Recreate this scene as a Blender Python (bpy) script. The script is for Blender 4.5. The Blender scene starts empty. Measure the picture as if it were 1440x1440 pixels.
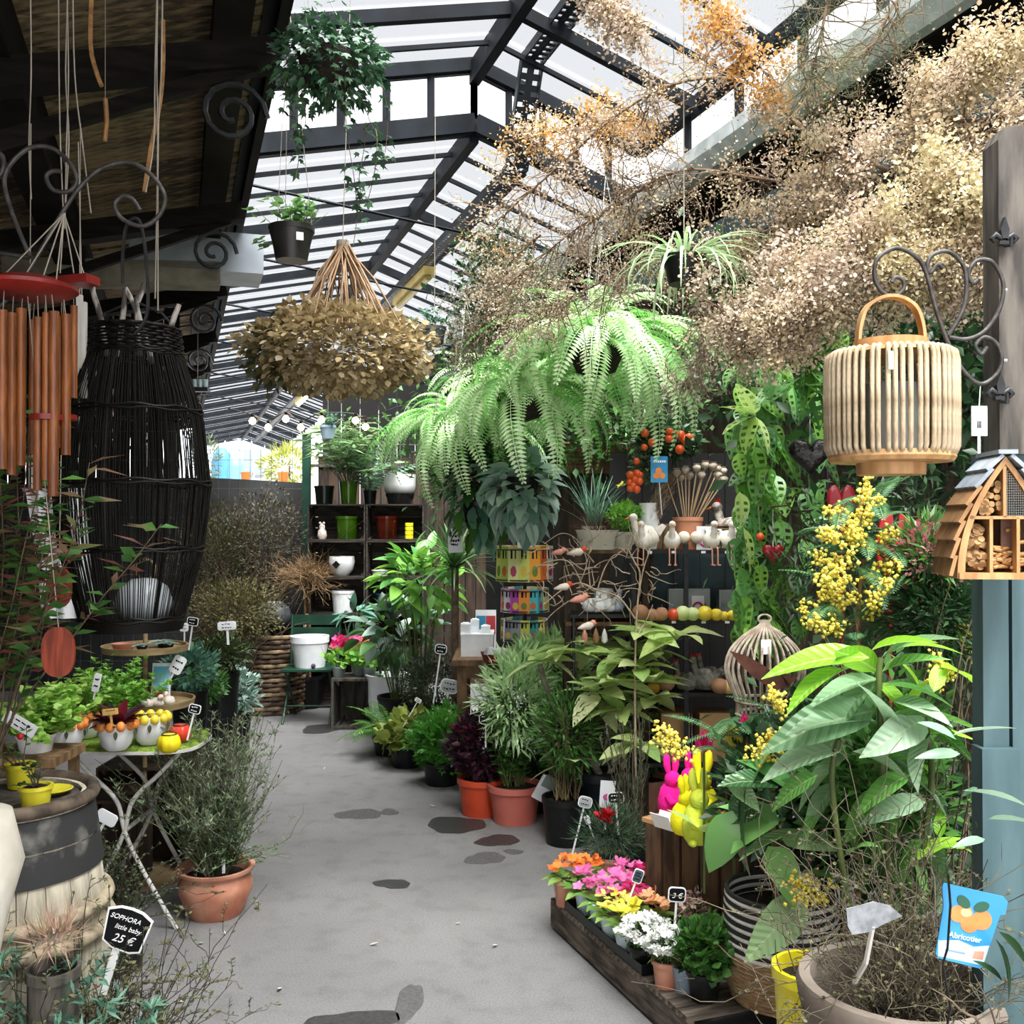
import bpy, math, random
import numpy as np
from mathutils import Vector, Matrix, Euler

# ------------------------------------------------------------------ camera, sky, sun, exposure
F = 1440.0                                  # focal length in pixels of the 1440 frame
PIT = math.atan(15 / F)
TH = math.atan(470 / F)                     # the aisle runs to the left of the view axis
SC = bpy.context.scene
COL = SC.collection
cam_d = bpy.data.cameras.new('camera'); cam_d.sensor_width = 36.0; cam_d.lens = 36.0
cam_d.clip_start = 0.05; cam_d.clip_end = 300
cam = bpy.data.objects.new('camera', cam_d); COL.objects.link(cam)
cam.location = (0, 0, 1.6); cam.rotation_euler = (math.pi / 2 + PIT, 0, 0)
SC.camera = cam
wd = bpy.data.worlds.new('overcast_sky'); SC.world = wd; wd.use_nodes = True
bg = wd.node_tree.nodes['Background']; bg.inputs[0].default_value = (0.97, 0.98, 1.0, 1); bg.inputs[1].default_value = 0.95
sun_d = bpy.data.lights.new('sun', 'SUN'); sun_d.energy = 24.0; sun_d.angle = math.radians(60); sun_d.color = (1, 0.99, 0.965)
sun = bpy.data.objects.new('sun', sun_d); COL.objects.link(sun)
sun.rotation_euler = (math.radians(21), math.radians(4), 0)
vs = SC.view_settings; vs.view_transform = 'Standard'; vs.look = 'None'; vs.exposure = 1.8; vs.gamma = 1.0; vs.use_curve_mapping = False
cy = SC.cycles
cy.max_bounces = 6; cy.diffuse_bounces = 3; cy.glossy_bounces = 2; cy.transmission_bounces = 4; cy.transparent_max_bounces = 10
cy.caustics_reflective = False; cy.caustics_refractive = False

R = random.Random(7)
NP = np.random.default_rng(7)
D2R = math.pi / 180
UP = Vector((0, 0, 1))

def P(px, py, Y):
    dx = (px - 720) / F; dy = (720 - py) / F
    d = Vector((dx, math.cos(PIT) - dy * math.sin(PIT), math.sin(PIT) + dy * math.cos(PIT)))
    d *= Y / d.y
    return Vector((d.x, d.y, 1.6 + d.z))

def G(px, py, z=0.0):
    p = P(px, py, 1.0); k = (z - 1.6) / (p.z - 1.6)
    return Vector((p.x * k, p.y * k, z))

def A(u, v, z):
    return Vector((-math.sin(TH) * u + math.cos(TH) * v, math.cos(TH) * u + math.sin(TH) * v, z))

def hexc(h):
    h = h.lstrip('#'); o = []
    for i in (0, 2, 4):
        c = int(h[i:i + 2], 16) / 255
        o.append(c / 12.92 if c <= 0.04045 else ((c + 0.055) / 1.055) ** 2.4)
    return (o[0], o[1], o[2], 1)

# ------------------------------------------------------------------ materials
MATS = {}
def nt(name):
    m = bpy.data.materials.new(name); m.use_nodes = True
    t = m.node_tree; return m, t, t.nodes, t.links, t.nodes['Principled BSDF']

def setp(b, **k):
    for a, v in k.items():
        b.inputs[a].default_value = v

def mat(name, c1, c2=None, rough=0.6, metal=0.0, scale=6.0, stretch=(1, 1, 1), bump=0.0, spec=0.4, detail=4.0, trans=0.0, lo=0.35, hi=0.65, rnd=0.0, emit=0.0, bscale=None):
    """procedural surface: two tones mixed by noise (and by random per object)"""
    if name in MATS: return MATS[name]
    m, t, N, L, b = nt(name)
    c1 = hexc(c1) if isinstance(c1, str) else c1
    c2 = hexc(c2) if isinstance(c2, str) else (c2 or tuple(x * 0.8 for x in c1[:3]) + (1,))
    tc = N.new('ShaderNodeTexCoord'); mp = N.new('ShaderNodeMapping'); mp.inputs['Scale'].default_value = stretch
    no = N.new('ShaderNodeTexNoise'); no.inputs['Scale'].default_value = scale; no.inputs['Detail'].default_value = detail
    cr = N.new('ShaderNodeMapRange'); cr.inputs['From Min'].default_value = lo; cr.inputs['From Max'].default_value = hi
    mx = N.new('ShaderNodeMix'); mx.data_type = 'RGBA'; mx.inputs[6].default_value = c1; mx.inputs[7].default_value = c2
    L.new(tc.outputs['Object'], mp.inputs[0]); L.new(mp.outputs[0], no.inputs['Vector']); L.new(no.outputs['Fac'], cr.inputs['Value'])
    fac = cr.outputs[0]
    if rnd:
        oi = N.new('ShaderNodeObjectInfo'); ma = N.new('ShaderNodeMath'); ma.operation = 'MULTIPLY_ADD'; ma.inputs[1].default_value = rnd; ma.use_clamp = True
        sb = N.new('ShaderNodeMath'); sb.operation = 'SUBTRACT'; sb.inputs[1].default_value = 0.5
        L.new(oi.outputs['Random'], sb.inputs[0]); L.new(sb.outputs[0], ma.inputs[0]); L.new(fac, ma.inputs[2]); fac = ma.outputs[0]
    L.new(fac, mx.inputs[0]); L.new(mx.outputs[2], b.inputs['Base Color'])
    setp(b, Roughness=rough, Metallic=metal); b.inputs['Specular IOR Level'].default_value = spec
    if trans: b.inputs['Transmission Weight'].default_value = trans
    if emit:
        L.new(mx.outputs[2], b.inputs['Emission Color']); b.inputs['Emission Strength'].default_value = emit
    if bump:
        bp = N.new('ShaderNodeBump'); bp.inputs['Strength'].default_value = bump; bp.inputs['Distance'].default_value = 0.01
        n2 = no
        if bscale:
            n2 = N.new('ShaderNodeTexNoise'); n2.inputs['Scale'].default_value = bscale; n2.inputs['Detail'].default_value = 3
            L.new(mp.outputs[0], n2.inputs['Vector'])
        L.new(n2.outputs['Fac'], bp.inputs['Height']); L.new(bp.outputs[0], b.inputs['Normal'])
    MATS[name] = m
    return m

def leafmat(name, c1, c2, rough=0.42, tl=0.3, spec=0.5, vein=False):
    """leaf tissue: tone varies per leaf (object or mesh island), light shines through"""
    if name in MATS: return MATS[name]
    m, t, N, L, b = nt(name)
    oi = N.new('ShaderNodeObjectInfo'); ge = N.new('ShaderNodeNewGeometry')
    ad = N.new('ShaderNodeMath'); ad.operation = 'ADD'; fr = N.new('ShaderNodeMath'); fr.operation = 'FRACT'
    L.new(oi.outputs['Random'], ad.inputs[0]); L.new(ge.outputs['Random Per Island'], ad.inputs[1]); L.new(ad.outputs[0], fr.inputs[0])
    mx = N.new('ShaderNodeMix'); mx.data_type = 'RGBA'; mx.inputs[6].default_value = hexc(c1); mx.inputs[7].default_value = hexc(c2)
    L.new(fr.outputs[0], mx.inputs[0]); col = mx.outputs[2]
    if vein:                                    # pale midrib and side veins, in the leaf's own coordinates
        tc = N.new('ShaderNodeTexCoord'); sp = N.new('ShaderNodeSeparateXYZ'); L.new(tc.outputs['Object'], sp.inputs[0])
        def M_(op, a, b_=None, cl=False):
            q = N.new('ShaderNodeMath'); q.operation = op; q.use_clamp = cl
            for i, v in enumerate((a, b_)):
                if v is None: continue
                if isinstance(v, (int, float)): q.inputs[i].default_value = v
                else: L.new(v, q.inputs[i])
            return q.outputs[0]
        ax = M_('ABSOLUTE', sp.outputs[0]); rib = M_('LESS_THAN', ax, .012)
        ph = M_('MULTIPLY', M_('SUBTRACT', sp.outputs[1], M_('MULTIPLY', ax, .8)), 66.0); sv = M_('GREATER_THAN', M_('SINE', ph), .93)
        f = M_('MULTIPLY', M_('ADD', rib, M_('MULTIPLY', sv, .5), True), .28)
        m2 = N.new('ShaderNodeMix'); m2.data_type = 'RGBA'; m2.inputs[7].default_value = (.75, .85, .5, 1); L.new(f, m2.inputs[0]); L.new(col, m2.inputs[6]); col = m2.outputs[2]
        bp = N.new('ShaderNodeBump'); bp.invert = True; bp.inputs['Strength'].default_value = .2; bp.inputs['Distance'].default_value = .01; L.new(M_('SINE', ph), bp.inputs['Height']); L.new(bp.outputs[0], b.inputs['Normal'])
    L.new(col, b.inputs['Base Color'])
    setp(b, Roughness=rough); b.inputs['Specular IOR Level'].default_value = spec
    tr = N.new('ShaderNodeBsdfTranslucent'); L.new(col, tr.inputs[0])
    ms = N.new('ShaderNodeMixShader'); ms.inputs[0].default_value = tl
    L.new(b.outputs[0], ms.inputs[1]); L.new(tr.outputs[0], ms.inputs[2])
    L.new(ms.outputs[0], N['Material Output'].inputs[0])
    MATS[name] = m
    return m

def glassmat(name, tint='#f2f5f7', clear=0.85, rough=0.15):
    """thin roof or box glazing: mostly clear with a pale film and a sheen"""
    if name in MATS: return MATS[name]
    m, t, N, L, b = nt(name)
    setp(b, Roughness=rough); b.inputs['Base Color'].default_value = hexc(tint)
    tr = N.new('ShaderNodeBsdfTransparent'); tr.inputs[0].default_value = hexc(tint)
    ms = N.new('ShaderNodeMixShader'); ms.inputs[0].default_value = clear
    L.new(b.outputs[0], ms.inputs[1]); L.new(tr.outputs[0], ms.inputs[2]); L.new(ms.outputs[0], N['Material Output'].inputs[0])
    MATS[name] = m
    return m

# ------------------------------------------------------------------ mesh helpers
class MB:
    def __init__(s): s.v = []; s.f = []
    def add(s, vs, fs):
        o = len(s.v); s.v += [tuple(p) for p in vs]; s.f += [tuple(i + o for i in f) for f in fs]; return s
    def box(s, c, d, M=None):
        c = Vector(c); h = Vector(d) * 0.5; M = M or Matrix.Identity(3)
        vs = [c + M @ Vector((x * h.x, y * h.y, z * h.z)) for x in (-1, 1) for y in (-1, 1) for z in (-1, 1)]
        return s.add(vs, [(0, 1, 3, 2), (4, 6, 7, 5), (0, 4, 5, 1), (2, 3, 7, 6), (0, 2, 6, 4), (1, 5, 7, 3)])
    def bar(s, a, b, w, h, up=UP):
        a = Vector(a); b = Vector(b); y = (b - a); L = y.length; y.normalize()
        x = y.cross(up)
        if x.length < 1e-4: x = y.cross(Vector((0, 1, 0)))
        x.normalize(); z = x.cross(y)
        return s.box((a + b) / 2, (w, L, h), Matrix((x, y, z)).transposed())
    def tube(s, pts, r, n=6, closed=False):
        pts = [Vector(p) for p in pts]; k = len(pts); vs = []; fs = []; px = None
        for i, p in enumerate(pts):
            if closed: d = pts[(i + 1) % k] - pts[i - 1]
            else: d = pts[min(i + 1, k - 1)] - pts[max(i - 1, 0)]
            if d.length < 1e-9: d = Vector((0, 0, 1))
            d.normalize()
            if px is None:
                px = d.cross(UP)
                if px.length < 0.05: px = d.cross(Vector((0, 1, 0)))
            px = px - d * px.dot(d)
            if px.length < 1e-6: px = d.orthogonal()
            px.normalize(); q = d.cross(px)
            rr = r[i] if isinstance(r, (list, tuple)) else r
            for j in range(n):
                a = 2 * math.pi * j / n; vs.append(p + (px * math.cos(a) + q * math.sin(a)) * rr)
        for i in range(k if closed else k - 1):
            for j in range(n):
                a = i * n + j; b = i * n + (j + 1) % n; c = ((i + 1) % k) * n + (j + 1) % n; e = ((i + 1) % k) * n + j
                fs.append((a, b, c, e))
        if not closed:
            fs.append(tuple(range(n - 1, -1, -1))); fs.append(tuple((k - 1) * n + j for j in range(n)))
        return s.add(vs, fs)
    def lathe(s, prof, n=24, c=(0, 0, 0), sx=1, sy=1, wob=None):
        c = Vector(c); vs = []; fs = []
        for i, (r, z) in enumerate(prof):
            for j in range(n):
                a = 2 * math.pi * j / n; k = 1 if wob is None else wob(a, i)
                vs.append(c + Vector((r * k * math.cos(a) * sx, r * k * math.sin(a) * sy, z)))
        for i in range(len(prof) - 1):
            for j in range(n):
                fs.append((i * n + j, i * n + (j + 1) % n, (i + 1) * n + (j + 1) % n, (i + 1) * n + j))
        if prof[0][0] > 1e-6: fs.append(tuple(range(n - 1, -1, -1)))
        if prof[-1][0] > 1e-6: fs.append(tuple((len(prof) - 1) * n + j for j in range(n)))
        return s.add(vs, fs)
    def prism(s, poly, t, M=None):
        """closed outline in local x,z extruded by t along local y"""
        k = len(poly); M = M or Matrix.Identity(4)
        vs = [M @ Vector((x, -t / 2, z)) for x, z in poly] + [M @ Vector((x, t / 2, z)) for x, z in poly]
        fs = [tuple(range(k)), tuple(range(2 * k - 1, k - 1, -1))] + [(i, k + i, k + (i + 1) % k, (i + 1) % k) for i in range(k)]
        return s.add(vs, fs)
    def ball(s, c, r, n=10, m=7, sc=(1, 1, 1)):
        c = Vector(c)
        return s.lathe([(max(r * math.sin(math.pi * i / m), 1e-4) * 1.0, -r * sc[2] * math.cos(math.pi * i / m)) for i in range(m + 1)], n, c, sc[0], sc[1])
    def mesh(s, name, m, smooth=0):
        me = bpy.data.meshes.new(name); me.from_pydata(s.v, [], s.f); me.update()
        if smooth:
            me.polygons.foreach_set('use_smooth', [True] * len(me.polygons)); me.set_sharp_from_angle(angle=smooth * D2R)
        me.materials.append(m); return me
    def build(s, name, m, parent=None, smooth=0, loc=None):
        return O(name, s.mesh(name, m, smooth), parent, loc)

def O(name, me, parent=None, loc=None, M=None):
    o = bpy.data.objects.new(name, me); COL.objects.link(o); o.parent = parent
    if loc is not None: o.location = loc
    if M is not None: o.matrix_local = M
    return o

def E(name, label, cat, loc=(0, 0, 0), group=None, rz=0.0, rx=0.0, ry=0.0, s=1.0):
    o = bpy.data.objects.new(name, None); COL.objects.link(o); o.empty_display_size = 0.05
    o.location = loc; o.rotation_euler = (rx, ry, rz); o.scale = (s, s, s)
    return tag(o, label, cat, group)

def tag(o, label, cat, group=None):
    o['label'] = label; o['category'] = cat
    if group: o['group'] = group
    return o

def struct(name, parent=None, loc=(0, 0, 0)):
    o = bpy.data.objects.new(name, None); COL.objects.link(o); o['kind'] = 'structure'; o.parent = parent; o.location = loc
    return o

def stuff(o): o['kind'] = 'stuff'; return o

def tri_mesh(name, V, T, m, smooth=False):
    me = bpy.data.meshes.new(name); n = len(T)
    me.vertices.add(len(V)); me.vertices.foreach_set('co', np.ascontiguousarray(V, np.float32).ravel())
    me.loops.add(n * 3); me.loops.foreach_set('vertex_index', np.ascontiguousarray(T, np.int32).ravel())
    me.polygons.add(n); me.polygons.foreach_set('loop_start', np.arange(0, n * 3, 3, dtype=np.int32))
    if smooth: me.polygons.foreach_set('use_smooth', np.ones(n, bool))
    me.update(calc_edges=True); me.materials.append(m); return me

# leaf templates: (verts, tris); length 1 along +y, face towards +z
def strip(ts, ws, zs, fold=0.0):
    V = []; T = []
    for t, w, z in zip(ts, ws, zs):
        V += [(-w, t, z + abs(w) * fold), (0, t, z), (w, t, z + abs(w) * fold)]
    for i in range(len(ts) - 1):
        a = i * 3
        for k in (0, 1):
            T += [(a + k, a + k + 1, a + k + 4), (a + k, a + k + 4, a + k + 3)]
    return np.array(V, float), np.array(T, int)

T_RHOMB = (np.array([(0, 0, 0), (-.26, .45, .05), (0, .5, -.02), (.26, .45, .05), (0, 1, -.08)], float), np.array([(0, 2, 1), (0, 3, 2), (2, 4, 1), (3, 4, 2)]))
T_NARROW = (np.array([(0, 0, 0), (-.1, .4, .02), (.1, .4, .02), (0, 1, -.1)], float), np.array([(0, 2, 1), (1, 2, 3)]))
T_NEEDLE = (np.array([(-.035, 0, 0), (.035, 0, 0), (0, 1, -.05)], float), np.array([(0, 1, 2)]))
T_ROUND = (np.array([(0, 0, 0), (-.38, .25, .06), (-.4, .65, .08), (0, 1, 0), (.4, .65, .08), (.38, .25, .06)], float), np.array([(0, 2, 1), (0, 3, 2), (0, 4, 3), (0, 5, 4)]))
def T_oval(w=0.25, droop=0.25, fold=0.25, n=5, pk=0.75):
    ts = np.linspace(0, 1, n + 1)
    ws = [max(w * math.sin(math.pi * t ** pk) ** 0.8, 0.004) if 0 < t < 1 else 0.006 for t in ts]
    return strip(ts, ws, [-droop * t * t for t in ts], fold)
def T_blade(w=0.03, droop=0.6, n=5):
    a = 0; y = z = 0; ys = []; zs = []; ws = []
    for i in range(n + 1):
        t = i / n; ys.append(y); zs.append(z); ws.append(w * (1 - t) ** 0.6 + 0.002)
        y += math.cos(a) / n; z -= math.sin(a) / n; a += droop * 2 / n
    return strip(ys, ws, zs, 0.2)
def T_lobed(lobes=((0, 1), (55, .72), (-55, .72), (110, .45), (-110, .45)), inner=0.42):
    an = sorted(lobes); V = [(0, .32, -.04)]; k = len(an)
    for i, (a, r) in enumerate(an):
        for (aa, rr, z) in ((a, r, .02),) + ((((a + an[i + 1][0]) / 2, inner, .05),) if i < k - 1 else ((180, .25, 0),)):
            V.append((math.sin(aa * D2R) * rr * .62, .32 + math.cos(aa * D2R) * rr * .68, z))
    n = len(V) - 1
    return np.array(V, float), np.array([(0, 1 + (i + 1) % n, 1 + i) for i in range(n)], int)
T_IVY = T_lobed()
def T_star(n=5, r=1, z=.3):
    V = [(0, 0, 0)]; T = []
    for i in range(n):
        a = 2 * math.pi * i / n; da = math.pi / n * .9
        k = len(V)
        V += [(math.cos(a - da) * r * .7, math.sin(a - da) * r * .7, z * .6), (math.cos(a) * r, math.sin(a) * r, z), (math.cos(a + da) * r * .7, math.sin(a + da) * r * .7, z * .6)]
        T += [(0, k, k + 1), (0, k + 1, k + 2)]
    return np.array(V, float), np.array(T, int)
T_STAR = T_star()

def basis(d, roll, tilt_up=True):
    d = d / np.maximum(np.linalg.norm(d, axis=1, keepdims=True), 1e-6)
    up = np.tile(np.array([0, 0, 1.0]), (len(d), 1)); x = np.cross(d, up); n = np.linalg.norm(x, axis=1, keepdims=True)
    x = np.where(n < 0.05, np.array([1.0, 0, 0]), x / np.maximum(n, 1e-6)); z = np.cross(x, d)
    c = np.cos(roll)[:, None]; s_ = np.sin(roll)[:, None]
    x2 = x * c + z * s_; z2 = np.cross(x2, d)
    return np.stack([x2, d, z2], axis=2)          # columns x,y,z

def scatter(tpl, pos, dirs, size, roll=0.5):
    V, T = tpl; pos = np.asarray(pos, float); n = len(pos)
    size = np.broadcast_to(np.asarray(size, float), (n,))
    B = basis(np.asarray(dirs, float), NP.normal(0, roll, n))
    W = np.einsum('nij,kj->nki', B, V) * size[:, None, None] + pos[:, None, :]
    TT = T[None] + (np.arange(n) * len(V))[:, None, None]
    return W.reshape(-1, 3), TT.reshape(-1, 3)

def foliage(name, parent, m, tpl, pos, dirs, size, roll=0.5):
    V, T = scatter(tpl, pos, dirs, size, roll)
    return stuff(O(name, tri_mesh(name, V, T, m), parent))

def tubes(paths, radii, n=3):
    """many thin tapering tubes as one vertex/triangle soup"""
    Vs = []; Ts = []; o = 0
    for p, r in zip(paths, radii):
        p = np.asarray(p, float); k = len(p)
        d = np.gradient(p, axis=0); d /= np.maximum(np.linalg.norm(d, axis=1, keepdims=True), 1e-6)
        ref = np.array([0.31, 0.17, 0.93]); x = np.cross(d, ref); x /= np.maximum(np.linalg.norm(x, axis=1, keepdims=True), 1e-6); y = np.cross(d, x)
        rr = (np.linspace(r[0], r[1], k) if isinstance(r, tuple) else np.full(k, r))[:, None]
        ring = [p + (x * math.cos(2 * math.pi * j / n) + y * math.sin(2 * math.pi * j / n)) * rr for j in range(n)]
        V = np.stack(ring, 1).reshape(-1, 3)
        i = np.arange(k - 1)[:, None] * n; j = np.arange(n)[None]; a = i + j; b = i + (j + 1) % n
        T = np.concatenate([np.stack([a, b, b + n], -1).reshape(-1, 3), np.stack([a, b + n, a + n], -1).reshape(-1, 3)])
        Vs.append(V); Ts.append(T + o); o += len(V)
    return np.concatenate(Vs), np.concatenate(Ts)

def twig_part(name, parent, m, paths, radii, n=3, st=True):
    V, T = tubes(paths, radii, n); o = O(name, tri_mesh(name, V, T, m, True), parent)
    return stuff(o) if st else o

def wander(p, d, L, k=5, j=0.15, up=0.0):
    p = np.array(p, float); d = np.array(d, float); d /= max(np.linalg.norm(d), 1e-6); out = [p.copy()]
    for _ in range(k):
        d = d + NP.normal(0, j, 3) + np.array([0, 0, up]); d /= np.linalg.norm(d); p = p + d * L / k; out.append(p.copy())
    return np.array(out)

def along(path, t):
    f = t * (len(path) - 1); i = min(int(f), len(path) - 2); w = f - i
    return path[i] * (1 - w) + path[i + 1] * w, path[i + 1] - path[i]

def shell(n, rad, c=(0, 0, 0), inner=0.55, up=0.3):
    """points in the outer part of an ellipsoid and outward directions"""
    d = NP.normal(0, 1, (n, 3)); d /= np.linalg.norm(d, axis=1, keepdims=True)
    r = inner + (1 - inner) * NP.random(n) ** 0.6
    lump = 1 + 0.16 * np.sin(d[:, 0] * 5 + c[0] * 9) * np.cos(d[:, 2] * 6 + d[:, 1] * 4)
    p = d * (r * lump)[:, None] * np.array(rad) + np.array(c)
    return p, d + np.array([0, 0, up]) + NP.normal(0, .35, (n, 3))

def lmat(pos, d, roll=0.0, s=1.0):
    B = basis(np.array([d], float), np.array([roll]))[0]
    M = Matrix([[B[i][j] * s for j in range(3)] + [pos[i]] for i in range(3)] + [[0, 0, 0, 1]])
    return M

def leaf_mesh(name, tpl, m): return tri_mesh(name, tpl[0], tpl[1], m, True)
def leaves(parent, meshes, items, name='leaf'):
    for (pos, d, roll, s) in items:
        me = R.choice(meshes) if isinstance(meshes, list) else meshes
        O(name, me, parent, M=lmat(pos, d, roll, s))

def text_mesh(body, size, m, shear=0.0):
    cu = bpy.data.curves.new('lettering', 'FONT'); cu.body = body; cu.size = size; cu.align_x = 'CENTER'; cu.align_y = 'CENTER'; cu.shear = shear; cu.extrude = 0.0006
    ob = bpy.data.objects.new('lettering', cu); COL.objects.link(ob)
    dg = bpy.context.evaluated_depsgraph_get(); dg.update()
    me = bpy.data.meshes.new_from_object(ob.evaluated_get(dg)); me.materials.clear(); me.materials.append(m)
    COL.objects.unlink(ob); bpy.data.objects.remove(ob); bpy.data.curves.remove(cu)
    me.transform(Matrix.Rotation(math.pi / 2, 4, 'X')); return me
# ------------------------------------------------------------------ shared materials
black_iron = mat('black_iron', '#17181a', '#2a2a2c', rough=.45, metal=.3, scale=30)
dark_steel = mat('dark_painted_steel', '#0b0e12', '#171c22', rough=.6, scale=5, spec=.12)
rod_iron = mat('wrought_iron_grey', '#4a4745', '#2c2928', rough=.5, metal=.3, scale=40, bump=.2)
dark_wood = mat('dark_old_wood', '#1b1713', '#0c0a08', rough=.8, spec=.1, scale=5, stretch=(1, 1, 6), bump=.3)
old_plank = mat('old_roof_plank', '#8a7458', '#3a2e22', rough=.8, scale=7, stretch=(1, 4, 4), bump=.5, rnd=.8)
brown_board = mat('brown_board', '#4a382a', '#241a13', rough=.75, scale=8, stretch=(3, 3, .6), bump=.3, rnd=.5)
raw_wood = mat('raw_wood', '#8b6c4a', '#5a4430', rough=.7, scale=9, stretch=(4, 4, 1), bump=.25, rnd=.5)
pale_wood = mat('pale_wood', '#bd9363', '#976c40', rough=.55, scale=9, stretch=(5, 5, 1), bump=.1)
grey_wood = mat('weathered_grey_wood', '#5c564f', '#302c28', rough=.8, scale=6, stretch=(6, 6, 1), bump=.4)
blue_paint = mat('blue_grey_paint', '#4b6368', '#3a5256', rough=.6, scale=4, stretch=(4, 4, .8), bump=.15)
zinc = mat('zinc_gutter', '#c4c8c8', '#9aa0a0', rough=.5, metal=.1, scale=8)
teal_paint = mat('dark_teal_paint', '#33494c', '#223235', rough=.6, scale=5)
white_plastic = mat('white_plastic', '#eceef0', '#dfe2e5', rough=.35, scale=10)
white_glaze = mat('white_glaze', '#eeeeee', '#dcdcdc', rough=.2, scale=12)
black_plastic = mat('black_plastic', '#0b0c0d', '#141516', spec=.3, rough=.4, scale=20)
soil_m = mat('soil', '#2a1e16', '#120c08', rough=.95, scale=60, bump=.8)
slate_m = mat('slate_black', '#090a0c', '#101114', rough=.7, spec=.15, scale=20)
chalk = mat('chalk_white', '#f4f4f2', '#e6e6e4', rough=.7)
terracotta = mat('terracotta', '#cc967c', '#a4644c', rough=.7, scale=7, bump=.12, bscale=60)
orange_plastic = mat('orange_plastic', '#c8492a', '#b23f22', rough=.4)
salmon_plastic = mat('salmon_plastic', '#c06a5c', '#b05c50', rough=.4)
yellow_glaze = mat('yellow_glaze', '#d9cf3c', '#c4b92c', rough=.3)
yellow_plastic = mat('yellow_plastic', '#f0e22c', '#e4d420', rough=.35)
cord_m = mat('grey_cord', '#a59d90', '#7f776c', rough=.9)
paper = mat('white_paper', '#eef0f2', '#e2e4e8', rough=.7)
stem_green = mat('green_stem', '#5d6b35', '#3e4a24', rough=.6)
bark = mat('twig_bark', '#6b5a48', '#463a2e', rough=.8, scale=30)
pale_bark = mat('pale_bark', '#9a9384', '#6f695c', rough=.8, scale=25, bump=.3)

# ------------------------------------------------------------------ floor
def floor_mat():
    m, t, N, L, b = nt('asphalt')
    tc = N.new('ShaderNodeTexCoord')
    def noise(s, d=5):
        n = N.new('ShaderNodeTexNoise'); n.inputs['Scale'].default_value = s; n.inputs['Detail'].default_value = d; L.new(tc.outputs['Object'], n.inputs['Vector']); return n
    big = noise(.9); fine = noise(140, 3); mid = noise(9)
    cr = N.new('ShaderNodeValToRGB'); cr.color_ramp.elements[0].position = .3; cr.color_ramp.elements[1].position = .72
    cr.color_ramp.elements[0].color = hexc('#6c6b6b'); cr.color_ramp.elements[1].color = hexc('#878584'); L.new(big.outputs['Fac'], cr.inputs[0])
    mx = N.new('ShaderNodeMix'); mx.data_type = 'RGBA'; mx.blend_type = 'MULTIPLY'; mx.inputs[0].default_value = .55
    c2 = N.new('ShaderNodeValToRGB'); c2.color_ramp.elements[0].position = .35; c2.color_ramp.elements[1].position = .6
    c2.color_ramp.elements[0].color = (.55, .54, .53, 1); c2.color_ramp.elements[1].color = (1, 1, 1, 1); L.new(fine.outputs['Fac'], c2.inputs[0])
    L.new(cr.outputs[0], mx.inputs[6]); L.new(c2.outputs[0], mx.inputs[7])
    m2 = N.new('ShaderNodeMix'); m2.data_type = 'RGBA'; m2.blend_type = 'MULTIPLY'; m2.inputs[0].default_value = .5
    c3 = N.new('ShaderNodeValToRGB'); c3.color_ramp.elements[0].position = .3; c3.color_ramp.elements[1].position = .5
    c3.color_ramp.elements[0].color = (.66, .64, .62, 1); c3.color_ramp.elements[1].color = (1, 1, 1, 1); L.new(mid.outputs['Fac'], c3.inputs[0])
    L.new(mx.outputs[2], m2.inputs[6]); L.new(c3.outputs[0], m2.inputs[7]); L.new(m2.outputs[2], b.inputs['Base Color'])
    bp = N.new('ShaderNodeBump'); bp.inputs['Strength'].default_value = .35; bp.inputs['Distance'].default_value = .004
    L.new(fine.outputs['Fac'], bp.inputs['Height']); L.new(bp.outputs[0], b.inputs['Normal'])
    setp(b, Roughness=.75); b.inputs['Specular IOR Level'].default_value = .3
    return m
fl = MB(); fl.add([(-25, -6, 0), (20, -6, 0), (20, 55, 0), (-25, 55, 0)], [(0, 1, 2, 3)])
fo = fl.build('floor', floor_mat()); fo['kind'] = 'structure'

wet = mat('wet_asphalt', '#3d3b3b', '#2a2929', rough=.42, scale=60, spec=.5, bump=.15)
damp = mat('damp_asphalt', '#5a5858', '#4a4848', rough=.6, scale=60, spec=.3, bump=.15)
def puddle(px, py, w, h, m, label):
    c = G(px, py); k = c.y / F; rx = w / 2 * k; ry = h / 2 * (c.y ** 2 / (F * 1.6))
    n = 28; ph = [R.random() * 6 for _ in range(3)]; b = MB(); vs = [(0, 0, .0014)]
    rs = []
    for i in range(n):
        a = 2 * math.pi * i / n; rs.append((1 + .12 * math.sin(2 * a + ph[0]) + .09 * math.sin(3 * a + ph[1]) + .05 * math.sin(7 * a + ph[2]), a))
    vs += [(math.cos(a) * rx * r * .94, math.sin(a) * ry * r * .94, .0014) for r, a in rs]
    vs += [(math.cos(a) * rx * r, math.sin(a) * ry * r, .0002) for r, a in rs]
    fs = [(0, 1 + i, 1 + (i + 1) % n) for i in range(n)] + [(1 + i, 1 + n + i, 1 + n + (i + 1) % n, 1 + (i + 1) % n) for i in range(n)]
    b.add(vs, fs); o = b.build('puddle', m, loc=(c.x, c.y, .0006)); tag(o, label, 'puddle', 'wet patches on the asphalt')
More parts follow.
